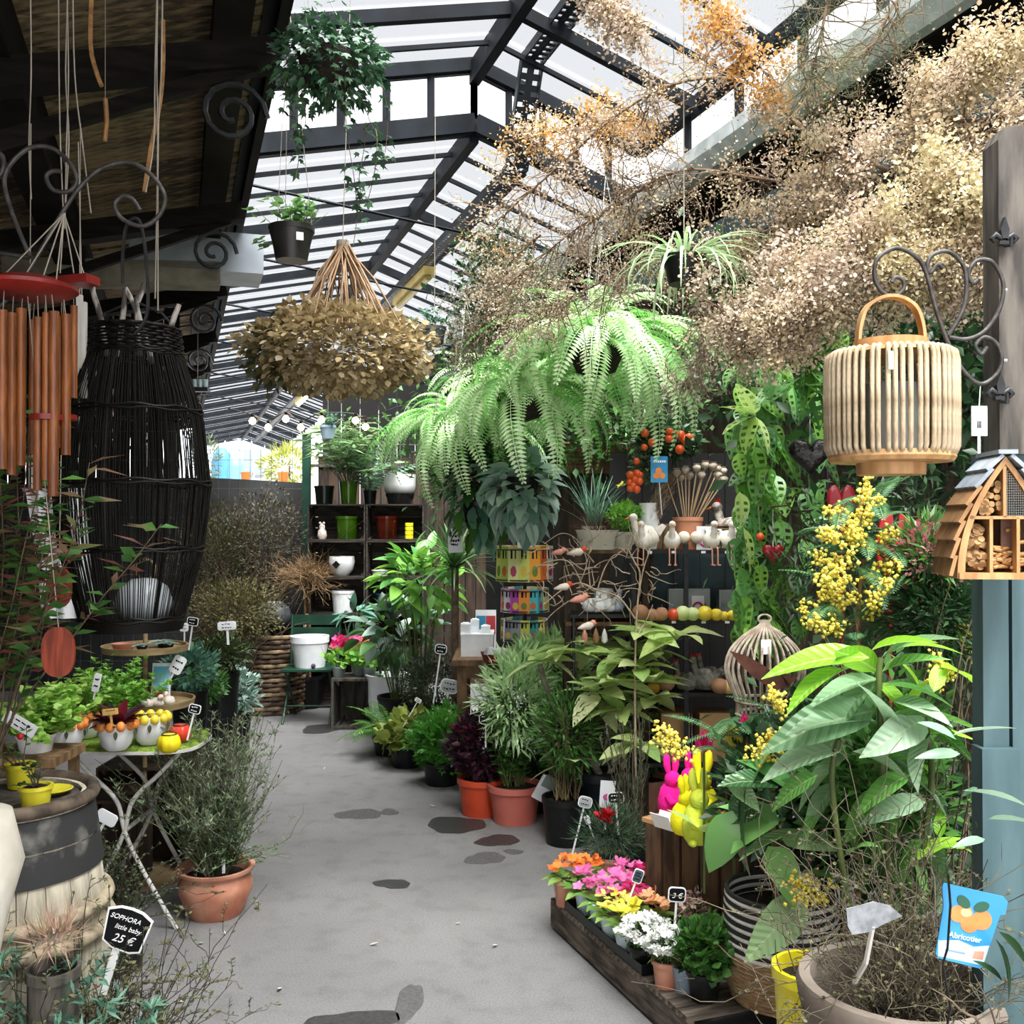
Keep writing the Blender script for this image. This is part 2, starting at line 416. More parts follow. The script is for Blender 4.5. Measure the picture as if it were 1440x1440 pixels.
for a in ((641, 1160, 74, 26, wet, 'dark wet puddle on asphalt just in front of the orange pot'),
          (700, 1182, 58, 17, wet, 'dark oval wet patch below the salmon pot'),
          (682, 1207, 54, 18, damp, 'pale damp oval below the dark oval patch'),
          (722, 1198, 26, 8, damp, 'tiny damp spot right of the oval wet patches'),
          (552, 1243, 50, 14, wet, 'small dark wet patch alone in the middle of aisle'),
          (505, 1145, 60, 16, damp, 'long damp patch on aisle left of the wet puddles'),
          (548, 1142, 26, 9, damp, 'faint damp spot at end of the long damp patch'),
          (500, 1436, 130, 30, wet, 'large wet patch at bottom edge of the picture'),
          (575, 1410, 34, 60, damp, 'damp streak beside large wet patch at picture bottom'),
          (452, 1025, 60, 12, wet, 'far wet patch on asphalt before the green chair')):
    puddle(*a)
SCR = ('just left of a pair below the terracotta pot', 'directly below the terracotta pot', 'right below the terracotta pot rim', 'lowest of those below the terracotta pot', 'beside the price board bush', 'in mid aisle level with the salmon pot', 'in mid aisle above the large wet patch', 'left of the orange pot', 'left of the large wet patch', 'between small wet patch and pallet', 'far up the aisle near the chair', 'close to the pallet corner')
petal_m = mat('fallen_petal', '#d8cfbd', '#b3a58d', rough=.8)
for i, (px, py) in enumerate(((268, 1314), (298, 1312), (316, 1316), (279, 1327), (259, 1410), (430, 1190), (520, 1330), (612, 1135), (395, 1390), (640, 1300), (455, 1082), (700, 1330))):
    c = G(px, py); me = leaf_mesh('fallen_petal', T_oval(.2, -.3, .5, 4), petal_m)
    o = O('fallen_petal', me, None, M=Matrix.Translation((c.x, c.y, .004)) @ Matrix.Rotation(R.random() * 6, 4, 'Z') @ Matrix.Scale(.02 + .018 * R.random(), 4))
    tag(o, 'pale dry leaf scrap on asphalt ' + SCR[i], 'leaf', 'scraps on the asphalt')

# ------------------------------------------------------------------ glass roof over the aisle
roof = struct('roof')
pane_m = glassmat('roof_glass', '#c0c1c2', .95, .3)
VL, VR, VC = .42, 3.3, 2.0
ZL, ZR, ZC, STEP, US = 4.1, 3.98, 4.44, .42, 7.0
def bay(u0, u1, dz, n):
    du = (u1 - u0) / n
    for (va, za, vb, zb) in ((VL, ZL, VC, ZC), (VR, ZR, VC, ZC)):
        a0 = A(0, va, za); b0 = A(0, vb, zb)
        pm = MB(); q = [A(.02, va, za), A(du - .02, va, za), A(du - .02, vb, zb), A(.02, vb, zb)]; up = Vector((0, 0, .012))
        q = [x - a0 for x in q]; pm.add(q + [x + up for x in q], [(0, 1, 2, 3), (7, 6, 5, 4), (0, 4, 5, 1), (1, 5, 6, 2), (2, 6, 7, 3), (3, 7, 4, 0)])
        pme = pm.mesh('pane', pane_m)
        bars = []
        for w, h in ((.028, .03), (.06, .08)):
            x = MB(); x.bar((0, 0, 0), b0 - a0, w, h); bars.append(x.mesh('glazing_bar', dark_steel))
        for i in range(n + 1):
            uu = u0 + i * du
            p = A(uu, va, za + dz)
            O('glazing_bar', bars[1 if i % 4 == 0 else 0], roof, p - Vector((0, 0, .04)))
            if i < n: O('pane', pme, roof, p + Vector((0, 0, .02)))
bay(US, 35.0, 0, 56)
bay(-7.0, US, STEP, 30)
def beam(name, u0, u1, v, z, w, h, m=dark_steel, parent=None):
    b = MB(); b.bar(A(u0, v, z), A(u1, v, z), w, h); return b.build(name, m, parent or roof)
beam('ridge_beam', -7, US, VC, ZC + STEP - .06, .07, .16); beam('ridge_beam', US, 35, VC, ZC - .06, .07, .14)
beam('eave_beam', -7, 35, VL, ZL - .05, .1, .16); beam('eave_beam', -7, US, VL, ZL + STEP, .08, .1)
beam('eave_beam', -7, US, VR, ZR + STEP, .08, .1)
# step between the raised near bay and the lower far bay: rails and uprights
for (va, za) in ((VL, ZL), (VR, ZR)):
    for dz, h in ((0.0, .13), (STEP, .09)):
        b = MB(); b.bar(A(US, va, za + dz), A(US, VC, ZC + dz), .1, h); b.build('step_rail', dark_steel, roof)
    for k in range(1, 6):
        t = k / 5; v = va + (VC - va) * t; z = za + (ZC - za) * t
        b = MB(); b.bar(A(US, v, z + .05), A(US, v, z + STEP), .05, .05); b.build('step_upright', dark_steel, roof)
    for k in range(5):
        t0 = (k + .06) / 5; t1 = (k + .94) / 5
        q = [A(US, va + (VC - va) * t, za + (ZC - za) * t + o) for t, o in ((t0, .08), (t1, .08), (t1, STEP - .06), (t0, STEP - .06))]
        b = MB(); b.add(q, [(0, 1, 2, 3)]); b.build('pane', pane_m, roof)
# long side glazing wall of the raised bay on the right
for k in range(12):
    u0 = -1.2 + k * .68; q = [A(u0, VR, ZR + .08), A(u0 + .62, VR, ZR + .08), A(u0 + .62, VR, ZR + STEP - .05), A(u0, VR, ZR + STEP - .05)]
    b = MB(); b.add(q, [(0, 1, 2, 3)]); b.build('pane', pane_m, roof)
    b = MB(); b.bar(A(u0 - .03, VR, ZR), A(u0 - .03, VR, ZR + STEP), .05, .05); b.build('step_upright', dark_steel, roof)
# iron tie rods
for u, dz in ((7.6, .05), (9.4, 0), (11.6, 0), (14, 0), (17, 0), (20, 0)):
    b = MB(); b.tube([A(u, VL, ZL - .1 + dz), A(u, VR, ZR - .35 + dz)], .012, 5); b.build('tie_rod', dark_steel, roof)
# perforated cable tray under the ridge with strip lights
tray_m = mat('galvanised_tray', '#2a2f36', '#1c2026', rough=.5, metal=.3)
tray = E('cable_tray', 'dark perforated metal cable tray running under the glass ridge', 'cable tray', A(7, 2.3, 4.1))
o0 = A(7, 2.3, 4.1)
def traypart(pts):
    for a, b2 in zip(pts, pts[1:]):
        a = a - o0; b2 = b2 - o0; d = (b2 - a); L = d.length; d.normalize(); x = d.cross(UP); x.normalize(); z = x.cross(d)
        for s in (-1, 1):
            b = MB(); b.bar(a + x * .075 * s, b2 + x * .075 * s, .012, .06, z); b.build('side_rail', tray_m, tray)
        n = max(4, int(L / .07)); b = MB()
        for i in range(n):
            p = a + d * L * (i + .5) / n; b.bar(p - x * .075, p + x * .075, L / n * .6, .006, z)
        b.bar(a, b2, .05, .004, z); b.build('perforated_base', tray_m, tray)
z1 = 1.6 + 2.3 * 1.38; z2 = 1.6 + 2.3 * 1.1
traypart([A(2.5, 2.3, z1), A(6.6, 2.3, z1), A(6.95, 2.3, z2), A(33, 2.3, z2)])
lamp_body = mat('lamp_housing_cream', '#cbb46a', '#b09a50', rough=.5)
for (u, lab) in ((9.6, 'cream strip lamp on the tray just above the dried hydrangea'), (19.5, 'distant strip lamp glowing white under the far glass roof')):
    lm = E('strip_lamp', lab, 'lamp', A(u, 2.3, z2 - .1), 'strip lamps under the ridge')
    b = MB(); b.bar(A(0, 0, 0), A(1.5, 0, 0), .12, .08); b.build('housing', lamp_body, lm)
    tube_m = mat('lit_tube', '#fff6dc', '#fff6dc', emit=2.5) if u > 15 else mat('dull_tube', '#e3cf80', '#d4bf6a', rough=.3)
    b = MB(); b.tube([A(.05, 0, -.06), A(1.45, 0, -.06)], .03, 8); b.build('tube', tube_m, lm, 40)

# ------------------------------------------------------------------ far gable
gab = struct('wall_back')
UG = 34.6
gm = mat('gable_frame', '#8d9499', '#7a8187', rough=.5)
for k in range(9):
    v = .2 + k * .42
    b = MB(); b.bar(A(UG, v, 1.2), A(UG, v, 4.6), .04, .05); b.build('mullion', gm, gab)
for k in range(9):
    z = 1.3 + k * .38
    b = MB(); b.bar(A(UG, -.4, z), A(UG, 3.9, z), .04, .04); b.build('transom', gm, gab)
gp = glassmat('gable_glass', '#d4d8e0', .94, .3)
for k in range(9):
    b = MB(); q = [A(UG + .05, .2 + k * .42 + .03, 1.3), A(UG + .05, .2 + k * .42 + .39, 1.3), A(UG + .05, .2 + k * .42 + .39, 4.5), A(UG + .05, .2 + k * .42 + .03, 4.5)]
    b.add(q, [(0, 1, 2, 3)]); b.build('pane', gp, gab)
b = MB(); b.bar(A(UG, -3.5, .6), A(UG, 7, .6), .1, 1.2); b.build('dado', mat('cream_wall', '#d9d0bd', '#c8bfac'), gab)

# ------------------------------------------------------------------ stall roof on the left: planks, beams, brackets
ceil = struct('ceiling_left')
ZE, SL = 4.0, .23
def zc(v): return ZE - (VL - v) * SL
pl_me = []
for k in range(3):
    b = MB(); a0 = A(0, -3.2, zc(-3.2)); a1 = A(0, VL, zc(VL)); n = 8; L = a1 - a0; sd = A(1, 0, 0)
    vs = []; fs = []
    for i in range(n + 1):
        e0 = R.uniform(-.006, .006); e1 = R.uniform(-.006, .006)
        for off, dz in ((.006 + e0, 0), (.152 + e1, 0), (.152 + e1, .02), (.006 + e0, .02)):
            vs.append(L * (i / n) + sd * off + Vector((0, 0, dz + R.uniform(-.002, .002))))
    for i in range(n):
        for j in range(4): fs.append((i * 4 + j, i * 4 + (j + 1) % 4, i * 4 + 4 + (j + 1) % 4, i * 4 + 4 + j))
    fs += [(3, 2, 1, 0), (n * 4, n * 4 + 1, n * 4 + 2, n * 4 + 3)]
    b.add(vs, fs); pl_me.append(b.mesh('plank', old_plank))
for i in range(170):
    u = -2.5 + i * .158
    O('plank', pl_me[i % 3], ceil, A(u, -3.2, zc(-3.2) + R.uniform(-.012, .012)))
b = MB(); q = [A(-2.6, -3.2, zc(-3.2) + .05), A(24.5, -3.2, zc(-3.2) + .05), A(24.5, VL, zc(VL) + .05), A(-2.6, VL, zc(VL) + .05)]
b.add(q, [(0, 1, 2, 3)]); b.build('roof_deck', mat('roof_felt', '#151515', '#0e0e0e', rough=.9), ceil)
for v, w, h in ((.22, .16, .2), (-.75, .2, .26), (-1.9, .2, .26)):
    b = MB(); b.bar(A(-2.5, v, zc(v) - h / 2), A(24, v, zc(v) - h / 2), w, h); b.build('purlin', dark_wood, ceil)
b = MB(); b.bar(A(-2.5, VL + .03, ZE - .02), A(24, VL + .03, ZE - .02), .05, .2); b.build('fascia', dark_wood, ceil)
for i in range(8):
    u = 4.6 + i * 2.4
    b = MB(); b.bar(A(u, -3.2, zc(-3.2) - .32), A(u, VL - .02, zc(VL) - .34), .14, .12); b.build('tie_beam', dark_wood, ceil)
    b = MB(); b.bar(A(u, -2.2, zc(-2.2) - .9), A(u, VL - .1, zc(VL) - .4), .06, .06); b.build('strut', dark_wood, ceil)
    pts = []
    for k in range(26):
        a = k / 25 * 3.6 * math.pi; r = .15 * (1 - k / 30)
        pts.append(A(u, .22 + math.cos(a) * r, ZE - .62 + math.sin(a) * r))
    b = MB(); b.tube(pts, .014, 5); b.build('scroll_bracket', black_iron, ceil, 60)
# grey downpipe box at the eave
b = MB(); b.bar(A(8.3, -.35, 3.66), A(8.3, .62, 3.66), .5, .3); o = b.build('gutter_box', mat('grey_sheet', '#9aa0a6', '#858b92', rough=.5, scale=4), ceil)
b = MB(); b.bar(A(8.2, -1.2, 3.42), A(8.2, .3, 3.5), .3, .16); b.build('pale_board', mat('pale_board', '#8f8778', '#6d6557', rough=.8), ceil)
# stone/brick infill strip at the eave, seen between the purlin and the fascia
# posts of the left stall
for v, u in ((-1.05, 5.0), (-1.5, 8.2)):
    b = MB(); b.bar(A(u, v, 0), A(u, v, zc(v) - .1), .2, .2, Vector((0, 1, 0))); o = b.build('post', dark_wood, ceil)
wl = struct('wall_left')
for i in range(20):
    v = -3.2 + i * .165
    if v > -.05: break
    b = MB(); b.bar(A(11.4, v, 0), A(11.4, v, zc(v) - .02), .155, .03, A(1, 0, 0)); b.build('plank', mat('black_boards', '#171513', '#0c0b0a', rough=.85), wl)  # added black partition, its colour stands in for the dark stall depth
for i in range(70):
    u = -2.5 + i * .2
    b = MB(); b.bar(A(u, -3.25, 0), A(u, -3.25, zc(-3.2)), .03, .19, A(1, 0, 0)); b.build('plank', brown_board, wl)

# ------------------------------------------------------------------ stall on the right: gutter, beam, roof, wall
rr = struct('ceiling_right')
gp_ = MB()
prof = [(-.02, .1), (-.02, .06), (-.16, .05), (-.16, -.03), (-.1, -.12), (.03, -.12), (.03, .1)]
vs = []; k = len(prof)
for u in (-2, 35):
    vs += [A(u, VR + a, ZR - .02 + z) for a, z in prof]
gp_.add(vs, [(i, (i + 1) % k, k + (i + 1) % k, k + i) for i in range(k)])
gp_.build('gutter', zinc, rr)
for i in range(60):
    v = VR + .06 + i * .2
    if v > 8: break
    b = MB(); b.bar(A(-3, v, 3.84 - (i % 3) * .004), A(20, v, 3.84 - (i % 3) * .004), .185, .03); b.build('plank', dark_wood, rr)
beam('lintel', -2, 16, VR + .02, 3.42, .12, .2, teal_paint, rr)
beam('lintel', -2, 16, VR + .25, 3.66, .1, .14, dark_wood, rr)
for u in (.5, 3.0, 5.5, 8.0, 10.5, 13):
    b = MB(); b.bar(A(u, VR + .1, 0), A(u, VR + .1, 3.8), .12, .12, Vector((0, 1, 0))); b.build('post', dark_wood, rr)
wr = struct('wall_right')
for i in range(80):
    u = -2.5 + i * .2
    b = MB(); b.bar(A(u, 4.1, 0), A(u, 4.1, 3.82), .03, .19, A(1, 0, 0)); b.build('plank', brown_board, wr)
# ------------------------------------------------------------------ builders shared by many things
def cat_rom(pts, sub=6):
    pts = [Vector(p) for p in pts]; out = []
    for i in range(len(pts) - 1):
        p0 = pts[max(i - 1, 0)]; p1 = pts[i]; p2 = pts[i + 1]; p3 = pts[min(i + 2, len(pts) - 1)]
        for k in range(sub):
            t = k / sub
            out.append(0.5 * ((2 * p1) + (p2 - p0) * t + (2 * p0 - 5 * p1 + 4 * p2 - p3) * t * t + (3 * p1 - p0 - 3 * p2 + p3) * t ** 3))
    return out + [pts[-1]]

def pxcurve(pp, Y, org, sub=6):
    return cat_rom([P(q[0], q[1], q[2] if len(q) > 2 else Y) - org for q in pp], sub)

def pot(par, rt, rb, h, m, rim=.02, lip=.006, z=0, name='pot', soil=True, n=28, fill=.88, prof=None):
    b = MB(); w = max(.004, rt * .06)
    pr = prof or [(rb, z), (rb + (rt - rb) * .5, z + h * .5), (rt, z + h - rim), (rt + lip, z + h - rim), (rt + lip, z + h)]
    top = pr[-1][0]
    pr = pr + [(top - w - lip, z + h), (max(rb - w, .002) + (rt - rb) * .6, z + h * .7), (max(rb * .6, .002), z + h * .5)]
    b.lathe(pr, n); o = b.build(name, m, par, 35)
    if soil:
        b = MB(); rs = top - w - lip; b.lathe([(rs * .98, z + h * fill - .01), (rs * .98, z + h * fill), (rs * .5, z + h * fill + .006), (.001, z + h * fill + .008)], 18); b.build('soil', soil_m, par, 30)
    return o

def stems(par, n, spread, h, r=.003, m=None, base=.03, lean=.25, k=5, j=.12, z=0, name='stems'):
    """upright stems from the pot; returns paths"""
    paths = []
    for i in range(n):
        a = R.random() * 2 * math.pi; q = R.random() ** .6
        p = (math.cos(a) * base * q, math.sin(a) * base * q, z)
        d = (math.cos(a) * lean * q * spread, math.sin(a) * lean * q * spread, 1)
        paths.append(wander(p, d, h * R.uniform(.6, 1.05), k, j))
    twig_part(name, par, m or stem_green, paths, [(r, r * .4)] * n)
    return paths

def leaves_on(paths, per, t0=.2, t1=1.0, out=1.0, up=.3):
    pos = []; ds = []
    for p in paths:
        for k in range(per):
            t = R.uniform(t0, t1); q, d = along(p, t); a = R.random() * 2 * math.pi
            pos.append(q); ds.append((math.cos(a) * out, math.sin(a) * out, up + R.uniform(-.3, .4)))
    return np.array(pos), np.array(ds)

def bushy(par, m, tpl, n, rad, c, size, inner=.5, up=.3, roll=.6, name='foliage', jit=.3):
    p, d = shell(n, rad, c, inner, up)
    return foliage(name, par, m, tpl, p, d, size * (1 + NP.uniform(-jit, jit, n)), roll)

def hang_cord(par, p0, p1, r=.002, m=None, name='cord'):
    b = MB(); b.tube([p0, p1], r, 4); return b.build(name, m or cord_m, par)

def rounded(w, h, r, k=4):
    o = []
    for cx, cz, a0 in ((w / 2 - r, h / 2 - r, 0), (-w / 2 + r, h / 2 - r, 90), (-w / 2 + r, -h / 2 + r, 180), (w / 2 - r, -h / 2 + r, 270)):
        for i in range(k + 1):
            a = (a0 + 90 * i / k) * D2R; o.append((cx + math.cos(a) * r, cz + math.sin(a) * r))
    return o

def sign(label, px, py, Y, w, h, stick=0, tilt=0, face=slate_m, edge=chalk, lines=(), cut=.25, stick_m=None, yaw=0, lean=0, group='price tags on stakes', name='price_tag', marks=2):
    """stake label: bordered board on a stick, lettering or scribble on its face"""
    k = Y / F; o = E(name, label, 'sign', P(px, py, Y), group, rz=yaw * D2R, ry=tilt * D2R, rx=lean * D2R)
    W, H = w * k, h * k; r = min(W, H) * cut
    b = MB(); b.prism(rounded(W, H, r), .004); b.build('board', edge, o)
    b = MB(); b.prism(rounded(W * .87, H * .84, r * .8), .0052); fc = b.build('face', face, o)
    if lines:
        for (t, sz, dx, dz, ang) in lines:
            me = text_mesh(t, sz * k, chalk, .25); O('lettering', me, fc, M=Matrix.Translation((dx * k, -.0034, dz * k)) @ Matrix.Rotation(ang * D2R, 4, 'Y'))
    elif marks:
        mk = chalk if face is slate_m else slate_m
        b = MB()
        for i in range(marks):
            z = H * (.2 - .38 * i / max(marks - 1, 1)); x = -W * .28
            while x < W * .22:
                l = W * R.uniform(.06, .16); b.bar((x, -.0032, z + R.uniform(-.02, .02) * H), (x + l, -.0032, z + R.uniform(-.06, .06) * H), .001, H * .09); x += l + W * .05
        b.build('handwriting', mk, fc)
    if stick:
        b = MB(); b.box((0, .004, -H / 2 - stick * k / 2 + H * .1), (max(W * .12, .006), .005, stick * k)); b.build('stick', stick_m or edge, o)
    return o

def frond_mesh(name, m, L=.5, W=.07, n=22, droop=1.4, rise=.6):
    """fern frond: arching midrib with paired leaflets"""
    V = []; T = []; y = z = 0; a = rise; pts = []
    for i in range(n + 1):
        pts.append((y, z, a)); y += math.cos(a) * L / n; z += math.sin(a) * L / n; a -= (droop + rise) / n
    for i, (y, z, a) in enumerate(pts):
        t = i / n; w = W * (math.sin(math.pi * min(t * .85 + .12, 1)) ** .7) * (1 if i % 2 == 0 else .96); hw = L / n * .42
        ty, tz = math.cos(a), math.sin(a); ny, nz = -tz, ty
        for s in (-1, 1):
            k = len(V); dr = -.25 * w
            V += [(0, y, z), (s * w * .55, y + ty * (hw + w * .1) + ny * dr * .3, z + tz * (hw + w * .1) + nz * dr * .3), (s * w, y + ty * w * .32 + ny * dr, z + tz * w * .32 + nz * dr), (s * w * .5, y - ty * hw * .7 + ny * dr * .3, z - tz * hw * .7 + nz * dr * .3)]
            T += [(k, k + 1, k + 2), (k, k + 2, k + 3)] if s < 0 else [(k, k + 2, k + 1), (k, k + 3, k + 2)]
    for i in range(n):
        (y0, z0, a0), (y1, z1, a1) = pts[i], pts[i + 1]; k = len(V)
        V += [(-.0018, y0, z0 + .001), (.0018, y0, z0 + .001), (.0012, y1, z1 + .001), (-.0012, y1, z1 + .001)]; T += [(k, k + 1, k + 2), (k, k + 2, k + 3)]
    return tri_mesh(name, np.array(V), np.array(T), m)

def fern(par, meshes, n, z=0, r0=.03, arc=(0, 360), smin=.7, smax=1.1, tip=0.0, name='frond'):
    for i in range(n):
        a = (arc[0] + (arc[1] - arc[0]) * (i + R.random() * .8) / n) * D2R; s = R.uniform(smin, smax); u = R.uniform(-.35, .55) + tip
        M = Matrix.Translation((math.cos(a) * r0, math.sin(a) * r0, z)) @ Matrix.Rotation(a - math.pi / 2, 4, 'Z') @ Matrix.Rotation(u, 4, 'X') @ Matrix.Rotation(R.uniform(-.4, .4), 4, 'Y') @ Matrix.Scale(s, 4)
        O(name, R.choice(meshes), par, M=M)

def crate(par, w, d, h, m, t=.012, slats=3, name='slat', open_front=True, front_slats=False):
    """slatted wooden crate lying with its open side to -y; every slat is a piece"""
    def sl(c, s): b = MB(); b.box(c, s); b.build(name, m, par)
    for z in (t / 2, h - t / 2): 
        for i in range(slats):
            y = -d / 2 + d * (i + .5) / slats; sl((0, y, z), (w, d / slats * .93, t))
    for x in (-w / 2 + t / 2, w / 2 - t / 2):
        for i in range(slats):
            y = -d / 2 + d * (i + .5) / slats; sl((x, y, h / 2), (t, d / slats * .93, h - 2 * t))
    for i in range(slats): 
        z = t + (h - 2 * t) * (i + .5) / slats; sl((0, d / 2 - t / 2, z), (w - 2 * t, t, (h - 2 * t) / slats * .99))
    for x in (-w / 2 + t * 2, w / 2 - t * 2):
        for z in (t * 2, h - t * 2): 
            b = MB(); b.prism([(-t, -t), (t, -t), (t if x < 0 else -t, t)] if z < h / 2 else [(-t, t), (t, t), (t if x < 0 else -t, -t)], d - t * 2, Matrix.Translation((x, 0, z))); b.build('corner_block', m, par)

# leaf tissues
lf_bright = leafmat('leaf_bright_green', '#9ccf5c', '#62a038', tl=.35)
lf_mid = leafmat('leaf_mid_green', '#5a8a3e', '#2f5a28')
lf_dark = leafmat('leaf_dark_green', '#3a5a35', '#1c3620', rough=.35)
lf_fern = leafmat('leaf_fern', '#def2c6', '#aed890', tl=.35)
lf_lime = leafmat('leaf_lime', '#e8f0b4', '#c4de88', tl=.35, vein=True)
lf_grey = leafmat('leaf_grey_green', '#7d8b6a', '#4e5f44', rough=.6, tl=.2)
lf_olive = leafmat('leaf_olive', '#6e6a42', '#3f4028', rough=.7, tl=.2)
lf_silver = leafmat('leaf_silver', '#bcd0c4', '#6f9584', rough=.35)
lf_teal = leafmat('leaf_blue_green', '#6f9c84', '#3d6b58', rough=.5)
lf_glossy = leafmat('leaf_glossy', '#8cc06c', '#468444', rough=.28, tl=.25)
lf_purple = leafmat('leaf_purple', '#4a2434', '#241420', rough=.4, tl=.2)
lf_red = leafmat('leaf_red', '#7d4a42', '#5a6038', rough=.5, tl=.25)
lf_ivy = leafmat('leaf_ivy', '#466b4a', '#20402c', rough=.4, tl=.2)
dry_beige = leafmat('dry_floret_beige', '#dccdae', '#b59f80', rough=.85, tl=.3)
dry_pink = leafmat('dry_floret_pink_beige', '#dccbb8', '#b09c8a', rough=.85, tl=.3)
dry_pale = leafmat('dry_floret_pale', '#dacfa8', '#b2a47c', rough=.85, tl=.3)
dry_glow_orange = leafmat('dry_floret_glow_orange', '#e0b068', '#b88a50', rough=.8, tl=.4)  # warm glow beside the bright sky, put into the floret colour
dry_brown = leafmat('dry_petal_brown', '#c8b488', '#74623f', rough=.8, tl=.3)
fl_yellow = leafmat('petal_yellow', '#f6ea78', '#eed64a', rough=.6, tl=.3)
fl_pink = leafmat('petal_pink', '#f08ac0', '#e05aa0', rough=.5, tl=.3)
fl_magenta = leafmat('petal_magenta', '#e0307c', '#c01c60', rough=.5, tl=.3)
fl_orange = leafmat('petal_orange', '#f0923c', '#e06a2a', rough=.5, tl=.3)
fl_white = leafmat('petal_white', '#f4f4f0', '#e4e4e0', rough=.5, tl=.3)
fl_red = leafmat('petal_red', '#c81826', '#960f1c', rough=.5, tl=.2)
# ================================================================== LEFT SIDE, near
# --- wrought iron bracket
org = P(28, 400, 2.5)
br = E('iron_scroll_bracket', 'grey wrought-iron scroll bracket above the wind chimes', 'bracket', org)
for pp in ([(-25, 452), (28, 400), (92, 292), (125, 250), (155, 232), (189, 230), (219, 253), (232, 280), (222, 305), (200, 318), (172, 308), (161, 289), (172, 276), (186, 280), (197, 296)],
           [(42, 361), (17, 300), (6, 255), (17, 228), (42, 208), (72, 208), (97, 228), (108, 253), (97, 269), (75, 267), (65, 250), (72, 241), (86, 241)],
           [(-25, 352), (42, 362)], [(-25, 215), (0, 216), (5, 232), (0, 246), (-12, 250)]):
    b = MB(); b.tube(pxcurve(pp, 2.5, org), .0055, 7); b.build('scroll', rod_iron, br, 60)
b = MB(); b.bar(P(-26, 190, 2.5) - org, P(-26, 470, 2.5) - org, .02, .012); b.build('wall_bar', rod_iron, br)
hk = E('lantern_hook', 'bent black wire hook carrying the dark wicker lantern', 'hook', P(207, 470, 2.62))
b = MB(); b.tube(pxcurve([(172, 398), (173, 350), (178, 318), (190, 307), (199, 320), (206, 370), (207, 440), (190, 470)], 2.55, P(207, 470, 2.62)), .0045, 6); b.build('hook_wire', black_iron, hk, 60)

# --- black wicker lantern
wick = mat('black_wicker', '#0e0b09', '#060504', rough=.5, scale=60, spec=.15)
YL = 2.7; k = YL / F; base = P(186, 885, YL)
wl_ = E('wicker_lantern', 'tall black wicker lantern with barrel shape hanging from the iron bracket', 'lantern', base)
PR = [(885, 68), (868, 70), (772, 96), (680, 105), (580, 93), (500, 67), (464, 62)]
prof = [(r * k, (885 - y) * k) for y, r in PR]
def prad(z):
    for (r0, z0), (r1, z1) in zip(prof, prof[1:]):
        if z0 <= z <= z1: return r0 + (r1 - r0) * (z - z0) / (z1 - z0 + 1e-9)
    return prof[-1][0]
paths = []
for i in range(150):
    a = 2 * math.pi * (i + R.uniform(-.35, .35)) / 150; pts = []
    for j in range(1, 14):
        z = prof[1][1] + (prof[5][1] - prof[1][1]) * (j - 1) / 12; r = prad(z) + R.uniform(-.002, .002); a2 = a + R.uniform(-.006, .006)
        pts.append((math.cos(a2) * r, math.sin(a2) * r, z))
    paths.append(pts)
twig_part('wicker_rods', wl_, wick, paths, [R.uniform(.0011, .0021) for _ in paths], 4)
for i in (1, 2, 3, 4, 5):
    r, z = prof[i]
    for s in (-1, 1):
        b = MB(); b.tube([(math.cos(2 * math.pi * q / 40) * (r + .002), math.sin(2 * math.pi * q / 40) * (r + .002), z + s * .004 + .003 * math.sin(q * 1.57 + s)) for q in range(40)], .0032, 5, True); b.build('binding_ring', wick, wl_, 60)
for q in range(9):
    z = prof[5][1] + (prof[6][1] - prof[5][1]) * q / 8; r = prad(z)
    b = MB(); b.tube([(math.cos(2 * math.pi * i / 72) * (r + .004 * math.sin(i * math.pi / 2 + q * math.pi)), math.sin(2 * math.pi * i / 72) * (r + .004 * math.sin(i * math.pi / 2 + q * math.pi)), z) for i in range(72)], .0035 if q < 8 else .006, 5, True); b.build('woven_neck_strand', wick, wl_, 60)
b = MB(); b.lathe([(.02, 0), (prof[0][0], 0), (prof[1][0] + .004, prof[1][1]), (prof[1][0] - .006, prof[1][1]), (prof[0][0] - .01, .012), (.02, .012)], 40); b.build('base_band', wick, wl_, 35)
for i in range(8):
    a = 2 * math.pi * i / 8
    b = MB(); b.tube([(math.cos(a) * (r - .005), math.sin(a) * (r - .005), z) for r, z in prof[1:]], .004, 5); b.build('upright', wick, wl_, 60)
for s in (-1, 1):
    b = MB(); b.tube([(.16 * k * 0 + s * 62 * k, 0, (885 - 466) * k), (s * 40 * k, 0, (885 - 440) * k), (s * 6 * k, 0, (885 - 425) * k)], .003, 5); b.build('hanging_wire', black_iron, wl_)
birch = mat('birch_bark', '#9a938c', '#3f3a36', rough=.8, scale=40, stretch=(1, 1, .4), lo=.45, hi=.55)
for i, (pp, lab) in enumerate((([(150, 500), (140, 440), (131, 410), (133, 393)], 'forked birch stick at the far side of the black lantern mouth'), ([(162, 500), (172, 450), (176, 408)], 'short birch stick beside the lantern wire'),
             ([(196, 500), (192, 440), (176, 405)], 'leaning birch stick in the middle of lantern mouth'), ([(215, 510), (192, 432), (200, 408), (203, 398)], 'thin crooked birch twig in the lantern mouth'), ([(232, 500), (242, 455), (252, 428)], 'birch stick leaning out over the lantern rim'))):
    st = E('birch_stick', lab, 'stick', P(*pp[0], YL), 'birch sticks in the lantern')
    b = MB(); b.tube(pxcurve(pp, YL, P(*pp[0], YL), 3), [.009 - .0004 * j for j in range(3 * (len(pp) - 1) + 1)], 7); b.build('stick', birch, st, 60)
    if i in (0, 3): b = MB(); b.tube(pxcurve([(pp[1][0], pp[1][1]), (pp[1][0] + 8 * (1 if i else -1) , pp[1][1] - 18), (pp[1][0] + 14 * (1 if i else -1), pp[1][1] - 40)], YL, P(*pp[0], YL), 3), .004, 5); b.build('side_twig', birch, st, 60)
